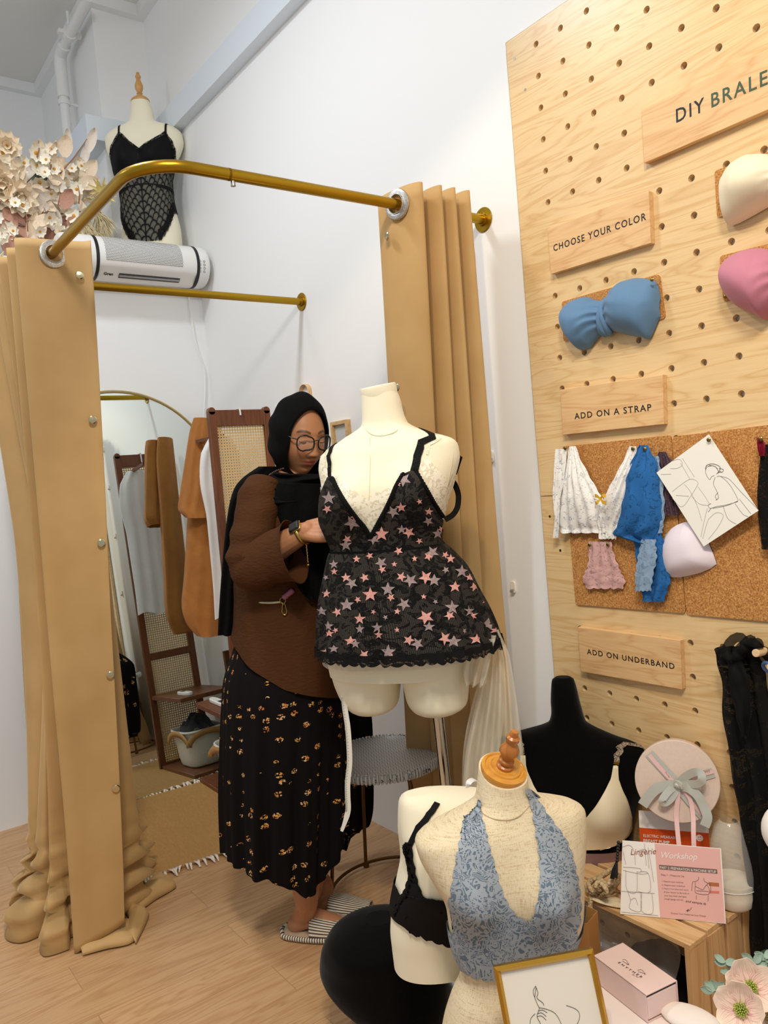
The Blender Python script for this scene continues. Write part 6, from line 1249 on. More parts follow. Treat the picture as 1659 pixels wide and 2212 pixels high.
# ================================================================= stool
t = thing('stool', 'round woven grey stool with bronze legs and ring base beside the dress form', 'stool', (-.655, -.275, 0))
SCx, SCy, SZ, SRd = -.650, -.283, .487, .200
m_weave = NT('grey_white_weave'); _c = m_weave.co('Object', rot=(0, 0, .6)); _s = m_weave.add('ShaderNodeSeparateXYZ', i0=_c); _x, _y = _s.outputs[0], _s.outputs[1]
_X = m_weave.math('DIVIDE', _x, .0085); _Y = m_weave.math('DIVIDE', _y, .0085); _k = m_weave.math('LESS_THAN', m_weave.math('FLOORED_MODULO', m_weave.math('ADD', m_weave.math('FLOOR', _X), m_weave.math('FLOOR', _Y)), 4.0), 1.5)
_gx = m_weave.math('LESS_THAN', m_weave.math('FRACT', _X), .15); _gy = m_weave.math('LESS_THAN', m_weave.math('FRACT', _Y), .15); _l = m_weave.math('ADD', m_weave.math('MULTIPLY', _gy, _k), m_weave.math('MULTIPLY', _gx, m_weave.math('SUBTRACT', 1.0, _k)))
m_weave.bump(m_weave.math('SUBTRACT', 1.0, _l), .6, .002); m_weave = m_weave.set(Base__Color=m_weave.mix(_l, lin('DEDEDA'), lin('55534F')), Roughness=.5)
m_bronze = mat('bronze_metal', '6E4E26', .35, .85)
b = B(); b.lathe([(0, .001), (SRd * .6, .001), (SRd * .93, -.001), (SRd * .985, -.006), (SRd, -.014), (SRd * .985, -.022), (SRd * .93, -.025), (0, -.025)], (0.005, -.008, SZ), 64); b.build('seat', m_weave, t)
b = B()
for k in range(96): a = 2 * pi * k / 96; b.tube([Vector((.005 + (SRd + .0005) * cos(a) * q, -.008 + (SRd + .0005) * sin(a) * q, SZ + h)) for q, h in ((.95, .001), (.99, -.004), (1.005, -.013), (.99, -.022), (.95, -.025))], .0052, 5)
tag(b.build('rim_binding', m_weave, t), kind='stuff')
b = B(); b.tube([(.22 * cos(a), .22 * sin(a), .016) for a in [2 * pi * k / 48 for k in range(48)]], .0058, 10, closed=True); b.build('base_ring', m_bronze, t)
for px, py in ((795, 1876), (734, 1958)):
    p = at(px, py, z=.0); v_ = Vector((p.x + .655, p.y + .275, 0)); a = atan2(v_.y, v_.x)
    for aa in ((a, a + pi) if px == 795 else (a, a + pi)):
        c, s = cos(aa), sin(aa); b = B(); b.tube(bez([(.15 * c, .15 * s, SZ - .02), (.175 * c, .175 * s, SZ - .06), (.19 * c, .19 * s, SZ - .16), (.222 * c, .222 * s, .03), (.223 * c, .223 * s, .012)], 6), .0065, 10); lg = b.build('leg', m_bronze, t)
        b = B(); b.lathe([(0, .0), (.009, .0), (.0115, .004), (.0115, .011), (.009, .015), (0, .015)], (.2225 * c, .2225 * s, 0), 16); b.build('foot_cap', m_bronze, lg)
# ---- measuring tape
t = thing('measuring_tape', 'white measuring tape hanging below the hip of the cream dress form', 'tape', at(752, 1600, d=2.14))
P = [at(x, y, d=2.10) for x, y in ((742, 1500), (745, 1530), (751, 1570), (754, 1610), (755, 1650), (751, 1690), (751, 1720), (752, 1748), (747, 1770), (738, 1796))]; Q = bez(P, 6); b = B(); band(b, Q, [.0145 if i < 46 else .0145 - (i - 46) * .0009 for i in range(len(Q))], CAMN if 0 else (CW - Vector(P[4])).normalized()); b.build('tape', mat('white_vinyl', 'E9E6DC', .5), t, world=True, solid=.0006)
b = B(); nv_ = (CW - Vector(P[4])).normalized()
for i in range(2, 44):
    p = Q[i]; d = (Q[i + 1] - Q[i - 1]).normalized(); s = d.cross(nv_).normalized()
    for j in range(2): q = p.lerp(Q[i + 1], j * .5) + nv_ * .0012; w = .004 if j else .006; b.box(q + s * (.0072 - w / 2), (.0006, w, .0002), Matrix((d, s, d.cross(s))).transposed())
b.build('tick_marks', m_ink, t, world=True, smooth=False)
P2 = [at(x, y, d=2.22) for x, y in ((714, 1160), (717, 1175), (719, 1192), (720, 1215))]; b = B(); band(b, bez(P2, 4), .015, (CW - Vector(P2[1])).normalized()); b.build('tape_end', COL.objects['tape'].data.materials[0], t, world=True, solid=.0006)
# ================================================================= white half form with black bralette
oW = at(990, 1900, d=1.76); WF_ = Frame((oW.x, oW.y, 0), TH + radians(18))
R = px_rows(WF_, [(1711, 872, 930), (1714, 867, 960), (1720, 863, 1000), (1732, 861, 1060), (1750, 860, 1110), (1780, 861, 1122), (1830, 866, 1118), (1880, 856, 1124), (1930, 846, 1134), (1980, 843, 1136), (2020, 847, 1133), (2060, 852, 1128)])
D = [(.02, .02), (.035, .035), (.05, .05), (.066, .066), (.08, .078), (.09, .084), (.10, .085), (.10, .085), (.10, .085), (.095, .085), (.09, .085), (.088, .085)]
wrows = sorted([(z, cx, hw, D[i][0], D[i][1], 0.0) for i, (z, cx, hw) in enumerate(R)]); pa, pb_ = WF_.px(925, 1935, -.13), WF_.px(1055, 1925, -.13)
WT = Torso(wrows, ((pa.x, pa.z, .085, .05), (pb_.x, pb_.z, .085, .05)))
t = thing('bust_form', 'white half torso form on a chrome stand behind the linen bust', 'mannequin', WF_.o, WF_.a)
b = B(); WT.mesh(b, wrows[0][0], wrows[-1][0], 60, 64); b.build('torso', m_cream, t, sharp=60)
zb0 = wrows[0][0]; b = B(); b.tube([(0, 0, zb0), (0, 0, .03)], .013, 18); b.build('pole', m_chrome, t); b = B(); b.lathe([(.016, .05), (.03, .045), (.03, .03), (.1, .012), (.11, .001), (0, .001)], (0, 0, 0), 36); b.build('base_plate', m_chrome, t)
t = thing('bralette', 'black scalloped bralette worn by the white half torso form', 'bralette', WF_.o, WF_.a)
b = pxsheet(WT, WF_, [(878, 1818), (862, 1850), (850, 1890), (846, 1930), (848, 1960), (858, 1978)], [(893, 1818), (897, 1860), (905, 1900), (925, 1940), (975, 1955), (1060, 1955)], .006, 44, 40, lambda u, v, x, y: (x - 3 * abs(sin(v * 26)) * u ** 6, y + (5 * abs(sin(u * 20)) + 110 * 0) * v ** 8)); b.build('left_cup', m_blacksatin, t, solid=.003, off=1)
b = pxsheet(WT, WF_, [(846, 1925), (850, 1960), (866, 1990), (890, 2010)], [(1010, 1952), (1020, 1985), (1030, 2020), (1040, 2045)], .0065, 50, 24, lambda u, v, x, y: (x, y + (14 * sin(pi * u * .5) + 5 * abs(sin(u * 22))) * v ** 4)); b.build('band', m_blacksatin, t, solid=.003, off=1)
P = [hit(WT, WF_, *q) for q in ((885, 1822), (905, 1785), (925, 1755))]; P = P + [hit(WT, WF_, *q) for q in ((936, 1740), (942, 1731))]; b = B(); WT.strap(b, P, .013, .005, 5); b.build('strap', m_blacksatin, t, solid=.0015)
b = B(); zc_ = hit(WT, WF_, 855, 1950)[1]; WT.sheet(b, 1.2, 2 * pi - 1.2, lambda a: zc_ - .03, lambda a: zc_ + .03, .005, 50, 6); b.build('back_band', m_blacksatin, t)
# ================================================================= linen bust with grey blue halter lace
pl_, pr2 = at(899, 1806, z=.835), at(1256, 1743, z=.835); hd = atan2((pr2 - pl_).y, (pr2 - pl_).x); wd = (pr2 - pl_).length
oL = at(1088, 1850, d=(CW - pl_).length * 0 + 1.56); LF = Frame((oL.x, oL.y, 0), TH + radians(16))
LRW = [(1672, 1041, 1660, 1132), (1710, 1036, 1690, 1136), (1735, 1030, 1712, 1143), (1745, 1018, 1718, 1155), (1757, 1000, 1722, 1175), (1770, 975, 1727, 1200), (1785, 945, 1732, 1228), (1800, 912, 1740, 1250), (1815, 899, 1755, 1258), (1840, 905, 1785, 1259), (1880, 925, 1830, 1256), (1920, 950, 1880, 1250), (1960, 968, 1925, 1250), (2010, 974, 1975, 1250), (2050, 984, 2020, 1240), (2095, 998, 2070, 1222), (2140, 978, 2130, 1232), (2200, 962, 2190, 1248), (2290, 950, 2280, 1262)]
LD = [(.046, .05), (.048, .052), (.052, .056), (.055, .06), (.06, .066), (.064, .072), (.069, .08), (.074, .086), (.08, .09), (.087, .09), (.094, .088), (.098, .085), (.098, .08), (.092, .075), (.085, .07), (.078, .072), (.088, .09), (.10, .11), (.11, .125)]
R = px_rows(LF, LRW); lrows = sorted([(z, cx, hw, LD[i][0], LD[i][1], 0.0) for i, (z, cx, hw) in enumerate(R)]); pa, pb_ = LF.px(1032, 2000, -.14), LF.px(1208, 1965, -.14)
LT = Torso(lrows, ((pa.x, pa.z, .068, .045), (pb_.x, pb_.z, .068, .045)))
t = thing('dress_form', 'natural linen dress form with amber wooden neck finial in the foreground', 'mannequin', LF.o, LF.a)
b = B(); LT.mesh(b, lrows[0][0], lrows[-1][0], 90, 80)
zt9 = lrows[-1][0]
for q in b.v: q.z += .44 * q.y * ss(zt9 - .05, zt9, q.z)
b.build('torso', m_linen, t, sharp=60)
m_amber = wood('amber_varnished_wood', 'D79A3F', 'BE7A26', 0, 1.0, .22, 60, .5, .02); m_amber2 = wood('dark_amber_wood', 'B87434', '9C5A22', 2, 1.0, .22, 60, .5, .02)
kf = lrows[-1][2] / .053; RT = Matrix.Rotation(radians(24), 3, 'X') @ Matrix.Rotation(radians(8), 3, 'Y'); tp = Vector((lrows[-1][1], -.002, lrows[-1][0] + .002))
b = B(); b.lathe([(r * kf, z * kf) for r, z in [(.045, -.02), (.052, -.006), (.054, .002), (.053, .008), (.046, .011), (.044, .0085), (.040, .0085), (.038, .012), (.033, .0135), (.030, .0115), (.020, .0115), (0, .0115)]], tp, 48, RT); b.build('neck_cap', m_amber, t)
b = B(); b.lathe([(r * kf, z * kf) for r, z in [(.020, .011), (.020, .018), (.0135, .022), (.0135, .026), (.018, .028), (.018, .033), (.0135, .037), (.0145, .043), (.0225, .055), (.0225, .063), (.0165, .074), (.0125, .080), (.0125, .086), (.0155, .090), (.0155, .097), (.0095, .101), (.0095, .110), (.0075, .114), (0, .115)]], tp, 24, RT); b.build('finial', m_amber2, t)
P = [LT.p(*hit(LT, LF, *q), .0006) for q in ((1031, 1738), (1045, 1758), (1070, 1769), (1098, 1769), (1122, 1760), (1142, 1738))]; b = B(); b.tube(bez(P, 6), .0012, 6); b.build('neck_seam', mat('linen_seam', 'B9A582', .9), t)
b = B(); b.tube([(0, 0, lrows[0][0]), (0, 0, .02)], .012, 14); b.build('pole', m_chrome, t); b = B(); b.lathe([(.1, .012), (.11, .001), (0, .001)], (0, 0, 0), 30); b.build('base_plate', m_chrome, t)
t = thing('halter_bralette', 'grey blue lace halter bralette worn by the linen dress form', 'bralette', LF.o, LF.a)
def halter_mat():
    m = NT('grey_blue_halter_lace'); co = m.co('UV'); n1 = m.noise(co, 17, 1, .5, 1.0); st = m.math('FRACT', m.math('MULTIPLY', n1, 15)); st = m.math('LESS_THAN', m.math('ABSOLUTE', m.math('SUBTRACT', st, .5)), .24)
    n2 = m.noise(co, 42, 2, .5, 1.2); leaf = m.math('LESS_THAN', m.math('ABSOLUTE', m.math('SUBTRACT', n2, .5)), .05); on = m.math('MAXIMUM', st, leaf)
    v = m.add('ShaderNodeTexVoronoi', _feature='DISTANCE_TO_EDGE', Vector=co, Scale=420, Randomness=.3).outputs[0]; net = m.math('LESS_THAN', v, .2)
    m.bump(on, .5, .002); c = m.mix(on, lin('64778B'), lin('9CA5AE')); al = m.math('MAXIMUM', on, m.math('ADD', .62, m.math('MULTIPLY', net, .35)))
    return m.set(Base__Color=c, Roughness=.75, Alpha=al)
m_halter = halter_mat(); eye = lambda am: (lambda u, v, x, y: (x + am * abs(sin(v * 40)) * (1 if u > .5 else -1) * abs(2 * u - 1) ** 8, y))
pxsheet(LT, LF, [(1020, 1716), (1012, 1740), (1003, 1770), (996, 1810), (988, 1850), (980, 1900), (975, 1950), (976, 1990), (984, 2040), (996, 2085)], [(1028, 1716), (1033, 1745), (1046, 1785), (1052, 1820), (1064, 1860), (1076, 1905), (1092, 1945), (1112, 1975), (1134, 1996), (1140, 2110)], .004, 44, 70, eye(4)).build('left_half', m_halter, t, sharp=0)
pxsheet(LT, LF, [(1133, 1703), (1143, 1735), (1153, 1780), (1160, 1825), (1164, 1870), (1163, 1915), (1157, 1955), (1148, 1985), (1134, 1996), (1140, 2110)], [(1140, 1703), (1163, 1738), (1190, 1775), (1214, 1808), (1230, 1845), (1240, 1885), (1247, 1925), (1249, 1970), (1240, 2020), (1224, 2075)], .004, 44, 70, eye(4)).build('right_half', m_halter, t, sharp=0)
zh = hit(LT, LF, 1040, 2100)[1]; b = B(); LT.sheet(b, -1.5, 1.5, lambda a: zh - .012 - .005 * abs(sin(a * 14)), lambda a: zh + .02, .0045, 90, 5); b.build('scalloped_hem', m_halter, t, sharp=0)
b = B(); LT.sheet(b, 1.2, 2 * pi - 1.2, lambda a: zh, lambda a: zh + .06, .004, 50, 6); b.build('back_band', m_halter, t)
t = thing('care_label', 'small white label standing up behind the neck of the linen form', 'label', at(1018, 1694, d=1.6)); b = B(); band(b, bez([at(1010, 1702, d=1.58), at(1013, 1690, d=1.58), at(1022, 1684, d=1.60), at(1032, 1688, d=1.62)], 5), .011, CM @ Vector((.3, 1, .4))); b.build('label', m_whitecloth, t, world=True, solid=.0004)
# ================================================================= black velvet hip form on the floor
oB = at(840, 2080, d=2.0); HF = Frame((oB.x, oB.y, 0), TH)
R = px_rows(HF, [(1982, 790, 850), (1988, 760, 880), (2000, 730, 910), (2020, 706, 935), (2050, 692, 955), (2080, 690, 962), (2105, 699, 966), (2130, 718, 968), (2155, 745, 968), (2180, 772, 966), (2205, 793, 962), (2240, 812, 955), (2290, 822, 950)])
hrows = sorted([(z, cx, hw, min(.13, hw * .95), min(.13, hw * .95), 0.0) for i, (z, cx, hw) in enumerate(R)]); z0 = hrows[0][0]; hrows = [(0.001, hrows[0][1], hrows[0][2] * 1.1, .1, .1, 0.0)] + hrows
HT = Torso(hrows, ((HF.px(735, 2060, -.1).x, HF.px(735, 2060, -.1).z, .07, .02),), 2.1)
t = thing('hip_form', 'black velvet hip form standing on the floor at the foot of the white bust', 'mannequin', HF.o, HF.a)
b = B(); HT.mesh(b, .001, hrows[-1][0], 60, 64); b.build('form', m_blackvelvet, t, sharp=60)
# ================================================================= person fitting the dress
m_hijab = NT('black_crepe'); _c = m_hijab.co(); m_hijab.bump(m_hijab.math('ADD', m_hijab.noise(_c, 14, 4, .6, .5), m_hijab.math('MULTIPLY', m_hijab.noise(_c, 500, 1), .15)), .5, .01); m_hijab = m_hijab.set(Base__Color=lin('070708'), Roughness=.9, Specular__IOR__Level=.12)
m_blouse = NT('brown_crepe'); _c = m_blouse.co('Object', (1, 1, 1)); m_blouse.bump(m_blouse.math('ADD', m_blouse.noise(m_blouse.co('Object', (60, 60, 160)), 1, 3), m_blouse.noise(_c, 16, 4, .6, .8)), .5, .006); m_blouse = m_blouse.set(Base__Color=lin('48290F'), Roughness=.85, Specular__IOR__Level=.2)
def floral():
    m = NT('dark_floral_print'); co = m.co('UV'); v = m.add('ShaderNodeTexVoronoi', Vector=co, Scale=31, Randomness=.5); d = v.outputs[0]; cl = m.math('LESS_THAN', d, .27)
    sp = m.add('ShaderNodeTexVoronoi', Vector=co, Scale=240); dots = m.math('LESS_THAN', sp.outputs[0], .5); pick = m.math('GREATER_THAN', m.noise(co, 60, 0), .25); on = m.math('MULTIPLY', m.math('MULTIPLY', cl, dots), pick)
    colr = m.ramp(m.noise(co, 90, 1), [(.35, lin('C0703A')), (.5, lin('D9A250')), (.62, lin('E6C79A')), (.75, lin('B86A52'))]); m.bump(m.noise(m.co('Object'), 12, 4), .3, .006)
    return m.set(Base__Color=m.mix(on, lin('0E0A0B'), colr), Roughness=.9, Specular__IOR__Level=.15)
m_floral = floral()
oP = at(620, 1250, d=2.47); PFm = Frame((oP.x, oP.y, 0), TH)
P_ = thing('person', 'person in black headscarf, brown blouse and dark floral skirt fitting the lace dress', 'person', PFm.o, PFm.a)
LP = lambda px, py, dy=0.0: PFm.px(px, py, dy)
# ---- body: one continuous surface
b = B()
def limb(pts, rs, n=16, flat=1.0): b.tube(bez(pts, 5), [interp([(i, r) for i, r in enumerate(rs)], k / 5)[0] for k in range((len(pts) - 1) * 5 + 1)], n, flat=flat); [b.ball(p, r * .98, 12, 8) for p, r in ((pts[0], rs[0]), (pts[-1], rs[-1]))]
limb([LP(640, 1480), LP(632, 1350), LP(622, 1220), LP(622, 1110), LP(628, 1050)], [.13, .125, .11, .11, .06], 24)
PHI, PIT = radians(36), radians(15)
HC = LP(647, 948, -.02); HM = Matrix.Translation(HC) @ (Matrix.Rotation(PHI, 4, 'Z') @ Matrix.Rotation(PIT, 4, 'X') @ Matrix.Rotation(radians(2), 4, 'Y'))
limb([LP(628, 1060, .0), LP(630, 1020, .01), HM @ Vector((0, .02, -.07))], [.05, .042, .048], 18)
sh, el, wr = LP(566, 1082, -.12), LP(528, 1222, -.185), LP(664, 1146, -.262)
limb([sh, sh.lerp(el, .5), el], [.05, .044, .04]); limb([el, el.lerp(wr, .35), el.lerp(wr, .7), wr], [.044, .044, .036, .0265])
sh2, el2, wr2 = LP(640, 1085, .13), LP(712, 1205, .10), LP(760, 1150, -.03)
limb([sh2, sh2.lerp(el2, .5), el2], [.058, .05, .044]); limb([el2, el2.lerp(wr2, .5), wr2], [.044, .038, .026])
for hp, kn, an in ((LP(628, 1490, -.085), LP(650, 1720, -.10), LP(662, 1948, -.10)), (LP(655, 1490, .085), LP(672, 1710, .05), LP(672, 1925, .0))):
    limb([hp, hp.lerp(kn, .5), kn, kn.lerp(an, .35), an], [.09, .078, .056, .056, .036])
def foot(an, heelpx, toepx, dyv):
    h = PFm.l(at(*heelpx, z=.028)); tt = PFm.l(at(*toepx, z=.02)); d = (tt - h).normalized(); z = Vector((0, 0, 1))
    A = Vector((an.x, an.y, an.z)); limb([A, A.lerp(h + d * .05, .55) + z * .02, h + d * .045 + z * .035], [.036, .034, .036])
    limb([h + d * .02 + z * .008, h + d * .07 + z * .028, h + d * .13 + z * .018, h + d * .19 + z * .004, h + d * .225], [.030, .034, .034, .028, .014], 16, .85)
    return h, tt, d
H1 = foot(LP(662, 1948, -.10), (628, 1998), (758, 2008), 0)
an2 = LP(708, 1915, .085); h2 = Vector((H1[0].x + .05, H1[0].y + .095, .03)); an2 = Vector((h2.x + .05, h2.y, .10)); d2 = H1[2]; limb([an2, an2.lerp(h2 + d2 * .05, .6), h2 + d2 * .045 + Vector((0, 0, .035))], [.036, .034, .036]); limb([h2 + d2 * .02, h2 + d2 * .08 + Vector((0, 0, .02)), h2 + d2 * .15, h2 + d2 * .22], [.03, .034, .033, .016], 16, .85)
# near hand: palm, four curled fingers and a thumb
def hand(wr, fwd, nrm, s=1.0, curl=1.0):
    fwd = fwd.normalized(); nrm = (nrm - fwd * nrm.dot(fwd)).normalized(); sd = fwd.cross(nrm)
    k = wr + fwd * .085 * s
    for j in range(5): limb([wr + sd * (j - 2) * .010 * s, wr + fwd * .04 * s + sd * (j - 2) * .0155 * s, k + sd * (j - 2) * .0175 * s], [.018 * s, .0165 * s, .0135 * s], 10)
    for j, (L, q) in enumerate(((.070, -1.5), (.078, -.5), (.072, .5), (.058, 1.45))):
        p0 = k + sd * q * .0205 * s; a1, a2, a3 = .75 * curl, 1.6 * curl, 2.4 * curl
        dd = lambda a: fwd * cos(a) - nrm * sin(a)
        p1 = p0 + dd(a1) * L * .45 * s; p2 = p1 + dd(a2) * L * .32 * s; p3 = p2 + dd(a3) * L * .24 * s; limb([p0, p1, p2, p3], [.0105 * s, .0095 * s, .0085 * s, .007 * s], 10)
    t0 = wr + fwd * .028 * s - sd * .026 * s; t1 = t0 + (fwd * .6 - sd * .55 - nrm * .35).normalized() * .042 * s; t2 = t1 + (fwd * .8 - nrm * .55 + sd * .1).normalized() * .032 * s; limb([t0, t1, t2], [.0155 * s, .0115 * s, .0085 * s], 10)
fw = LP(712, 1143, -.285) - wr; hand(wr, fw, Vector((-.1, -.75, .65)), .88, .85)
hand(wr2, LP(800, 1140, -.06) - wr2, Vector((0, .8, .6)), .88, .8)
# head
def headp(u, v):
    th = pi * v; ph = 2 * pi * u; x, y, z = sin(th) * sin(ph), -sin(th) * cos(ph), cos(th)      # u = 0 is the face
    p = Vector((x * .074, y * (.088 if y < 0 else .098), z * (.118 if z > 0 else .116)))
    if p.z < 0: k = ss(0, -.11, p.z); p.x *= 1 - .30 * k; p.y = p.y * (1 - .12 * k) - (.004 * k if y < 0 else -.0)
    if y < 0:
        f = p.x; g = lambda cx, cz, sx, sz: exp(-((p.x - cx) / sx) ** 2 - ((p.z - cz) / sz) ** 2); gs = lambda cx, cz, sx, sz: g(cx, cz, sx, sz) + g(-cx, cz, sx, sz)
        d = 0
        d += .007 * gs(.043, -.028, .022, .022) + .004 * gs(.05, -.055, .02, .025)                              # cheeks
        d -= .0095 * gs(.031, .012, .017, .011); d += .0052 * gs(.031, .010, .0145, .0085)                      # sockets, lids
        d += .004 * gs(.030, .031, .022, .008)                                                                  # brow bone
        nz = -.034; t_ = max(0, min(1, (.018 - p.z) / .052)); d += (.004 + .017 * t_ ** 1.3) * exp(-(p.x / (.0085 + .004 * t_)) ** 2) * ss(.024, .012, p.z) * ss(-.046, -.037, p.z)
        d += .0085 * gs(.0125, -.034, .0062, .0075)                                                             # nostril wings
        d += .0068 * exp(-(p.x / .021) ** 2) * (exp(-((p.z + .0555) / .0048) ** 2) + 1.15 * exp(-((p.z + .0665) / .0056) ** 2)) - .003 * exp(-(p.x / .022) ** 2 - ((p.z + .0608) / .002) ** 2)
        d += .007 * exp(-(p.x / .020) ** 2 - ((p.z + .096) / .016) ** 2) - .003 * exp(-(p.x / .02) ** 2 - ((p.z + .079) / .006) ** 2)
        p.y -= d
    return p
hb = B(); hb.grid(headp, 150, 150); b.add([HM @ p for p in hb.v], hb.f)
me = bpy.data.meshes.new('tmp'); me.from_pydata([tuple(p) for p in b.v], [], b.f); bm = bmesh.new(); bm.from_mesh(me); bmesh.ops.remove_doubles(bm, verts=bm.verts, dist=1e-5); bmesh.ops.recalc_face_normals(bm, faces=bm.faces); bm.to_mesh(me); bm.free()
to = bpy.data.objects.new('tmp', me); COL.objects.link(to); rm = to.modifiers.new('r', 'REMESH'); rm.mode = 'VOXEL'; rm.voxel_size = .0029; rm.use_smooth_shade = True
sm_ = to.modifiers.new('s', 'SMOOTH'); sm_.factor = .5; sm_.iterations = 2
me2 = bpy.data.meshes.new_from_object(to.evaluated_get(bpy.context.evaluated_depsgraph_get())); bpy.data.objects.remove(to)
me2.name = 'body'; at_ = me2.attributes.new('tint', 'FLOAT_COLOR', 'POINT'); HMi = HM.inverted(); SK = lin('B47E59'); vals = []
for v in me2.vertices:
    c = SK; q = HMi @ v.co
    if q.y < -.04 and abs(q.x) < .07 and -.1 < q.z < .06:
        w = lambda x: max(0.0, min(1.0, x))
        lip = w(1.6 * exp(-((q.x / .0235) ** 4)) * exp(-(((q.z + .061) / .0098) ** 4)) - .35); c = tuple(lerp(a_, d_, lip) for a_, d_ in zip(c, lin('A3564C')))
        ax_ = abs(q.x); arch = .030 + .006 * sin(pi * w((ax_ - .012) / .04)); br = w(1.7 * exp(-(((q.z - arch) / .0042) ** 4)) * ss(.010, .016, ax_) * ss(.054, .044, ax_) - .3) * .85; c = tuple(lerp(a_, d_, br) for a_, d_ in zip(c, lin('3A241A')))
        ch = .35 * exp(-((ax_ - .042) / .02) ** 2 - ((q.z + .03) / .02) ** 2); c = tuple(lerp(a_, d_, ch) for a_, d_ in zip(c, lin('B8735A')))
    vals += [c[0], c[1], c[2], 1]
at_.data.foreach_set('color', vals); me2.materials.clear()
m_skin = NT('skin'); m_skin.bump(m_skin.noise(m_skin.co(), 400, 2), .06, .001); _a = m_skin.add('ShaderNodeAttribute', _attribute_name='tint'); m_skin = m_skin.set(Base__Color=_a.outputs[0], Roughness=.48, Subsurface__Weight=.08, Subsurface__Radius=(.01, .004, .002), Subsurface__Scale=1.0, Specular__IOR__Level=.35); me2.materials.append(m_skin)
for p in me2.polygons: p.material_index = 0
body = bpy.data.objects.new('body', me2); COL.objects.link(body); body.parent = P_
# eyelids looking down
m_lash = mat('dark_lash', '1A1110', .6)
for sx in (-1, 1):
    b = B(); b.tube([HM @ Vector((sx * (.031 + .0145 * cos(a)), -.0835 + .004 * abs(cos(a)) ** 2 * 2 + .0012, .0075 - .0055 * sin(a))) for a in [pi * k / 12 for k in range(13)]], [.0004 + .0011 * sin(pi * k / 12) for k in range(13)], 6); b.build('eyelash', m_lash, P_)
# glasses
m_gl = mat('black_acetate', '101012', .3); gm = HM
gg = None
def gp(x, z, y=-.1): return gm @ Vector((x, y + abs(x) ** 2 * 4.5, z))
b = B()
def lens(sx): return [gp(sx * (.033 + .0255 * math.copysign(abs(cos(a)) ** .75, cos(a))), .004 + .0195 * math.copysign(abs(sin(a)) ** .8, sin(a)) - (.002 if sin(a) < 0 else 0) + .0035 * (cos(a) > 0) * sin(a)) for a in [2 * pi * k / 32 for k in range(32)]]
b.tube(lens(1), .0024, 8, closed=True); b.tube(lens(-1), .0024, 6, closed=True); b.tube(bez([gp(-.0085, .010), gp(0, .013, -.102), gp(.0085, .010)], 4), .0016, 6)
for sx in (-1, 1): b.tube([gp(sx * .0585, .014), gp(sx * .066, .015, -.092), gm @ Vector((sx * .076, -.03, .020)), gm @ Vector((sx * .078, .02, .018))], .0018, 6)
gg = b.build('eyeglasses', m_gl, P_, sharp=0)
m_lens = NT('lens_glass'); m_lens = m_lens.set(Base__Color=(1, 1, 1, 1), Roughness=.02, Alpha=.04, Specular__IOR__Level=.2)
for sx in (1, -1):
    b = B(); L = lens(sx); b.add(L, [tuple(range(32))]); b.build('lens', m_lens, gg, smooth=False)
# ---- headscarf
def hij(u, v):
    al = 2 * pi * u; ca, sa = cos(al), sin(al)                    # al = 0 wearer's left, pi/2 top
    thr = radians(lerp(50, 44, ss(.2, 1, sa)) if sa > 0 else lerp(50, 70, ss(0, 1, -sa))); th = lerp(thr, pi, v ** .85)
    a_ = .090; bf, bb = .086, .122; c_ = .138 if sa > 0 else .128
    s, c = sin(th), cos(th); p = Vector((a_ * s * ca, -(bf if c > 0 else bb) * c, c_ * s * sa + .006))
    if c < 0: p.z -= .02 * c * c
    k = v * (1 - v) * 4; p += Vector((ca, 0, sa)) * (.006 * noise.noise(Vector((ca * 2.5, sa * 2.5, v * 3))) * k + .003 * sin(al * 9 + v * 4) * k * (1 if sa < .6 else .3)); p.y += .004 * (1 - v) ** 8 * -1
    return HM @ p
b = B(); b.grid(hij, 96, 44); scarf = b.build('headscarf', m_hijab, P_, sharp=0, solid=.004, off=1)
def rtorso(rows, dep, e=2.1, busts=()):
    R = px_rows(PFm, rows); return Torso(sorted([(z, cx, hw, dep[i][0], dep[i][1], dep[i][2]) for i, (z, cx, hw) in enumerate(R)]), busts, e)
NW = rtorso([(1000, 594, 690), (1012, 586, 704), (1028, 574, 722), (1045, 556, 730), (1065, 542, 734), (1085, 540, 736)], [(.06, .085, .03), (.085, .10, .02), (.12, .11, .012), (.15, .13, .01), (.165, .14, 0), (.17, .14, 0)])
b = B(); zA, zB = NW.rows[0][0], NW.rows[-1][0]
def nwf(u, v):
    a = u * 2 * pi - pi; z = lerp(zA, zB - .040 * (1 + cos(a - .75)) / 2, v); f = .011 * sin(v * 15 + a * 2.1) + .006 * sin(v * 27 - a * 2.6); return NW.p(a, z, f)
b.grid(nwf, 90, 40); b.build('scarf_wrap', m_hijab, P_, sharp=0, solid=.003)
def drape(rows, dy, depth, name, m, nf=3, am=.006, par=None, ph=0, wedge=0):
    R = [(LP(l, py, dy), LP(r, py, dy)) for py, l, r in rows]; tab = [(i, a.x, c.x, a.z, c.z) for i, (a, c) in enumerate(R)]; k = len(rows) - 1; b = B()
    def fn(u, v):
        xl, xr, zl, zr = interp(tab, v * k); a = u * 2 * pi; c = (1 - cos(a)) / 2; sgn = sin(a); f = am * sin(c * nf * 6.28 + ph + v * 3) * (.3 + v)
        return Vector((lerp(xl, xr, c), dy + f - depth * (1 if sgn > 0 else -.3) * abs(sgn) ** .6, lerp(zl, zr, c)))
    b.grid(fn, 72, 40); return b.build(name, m, P_, sharp=0)
drape([(1045, 600, 735), (1075, 592, 738), (1110, 594, 740), (1150, 598, 742), (1200, 606, 742), (1250, 626, 738), (1275, 648, 732), (1292, 668, 722)], -.13, .055, 'scarf_front', m_hijab, 3, .005)
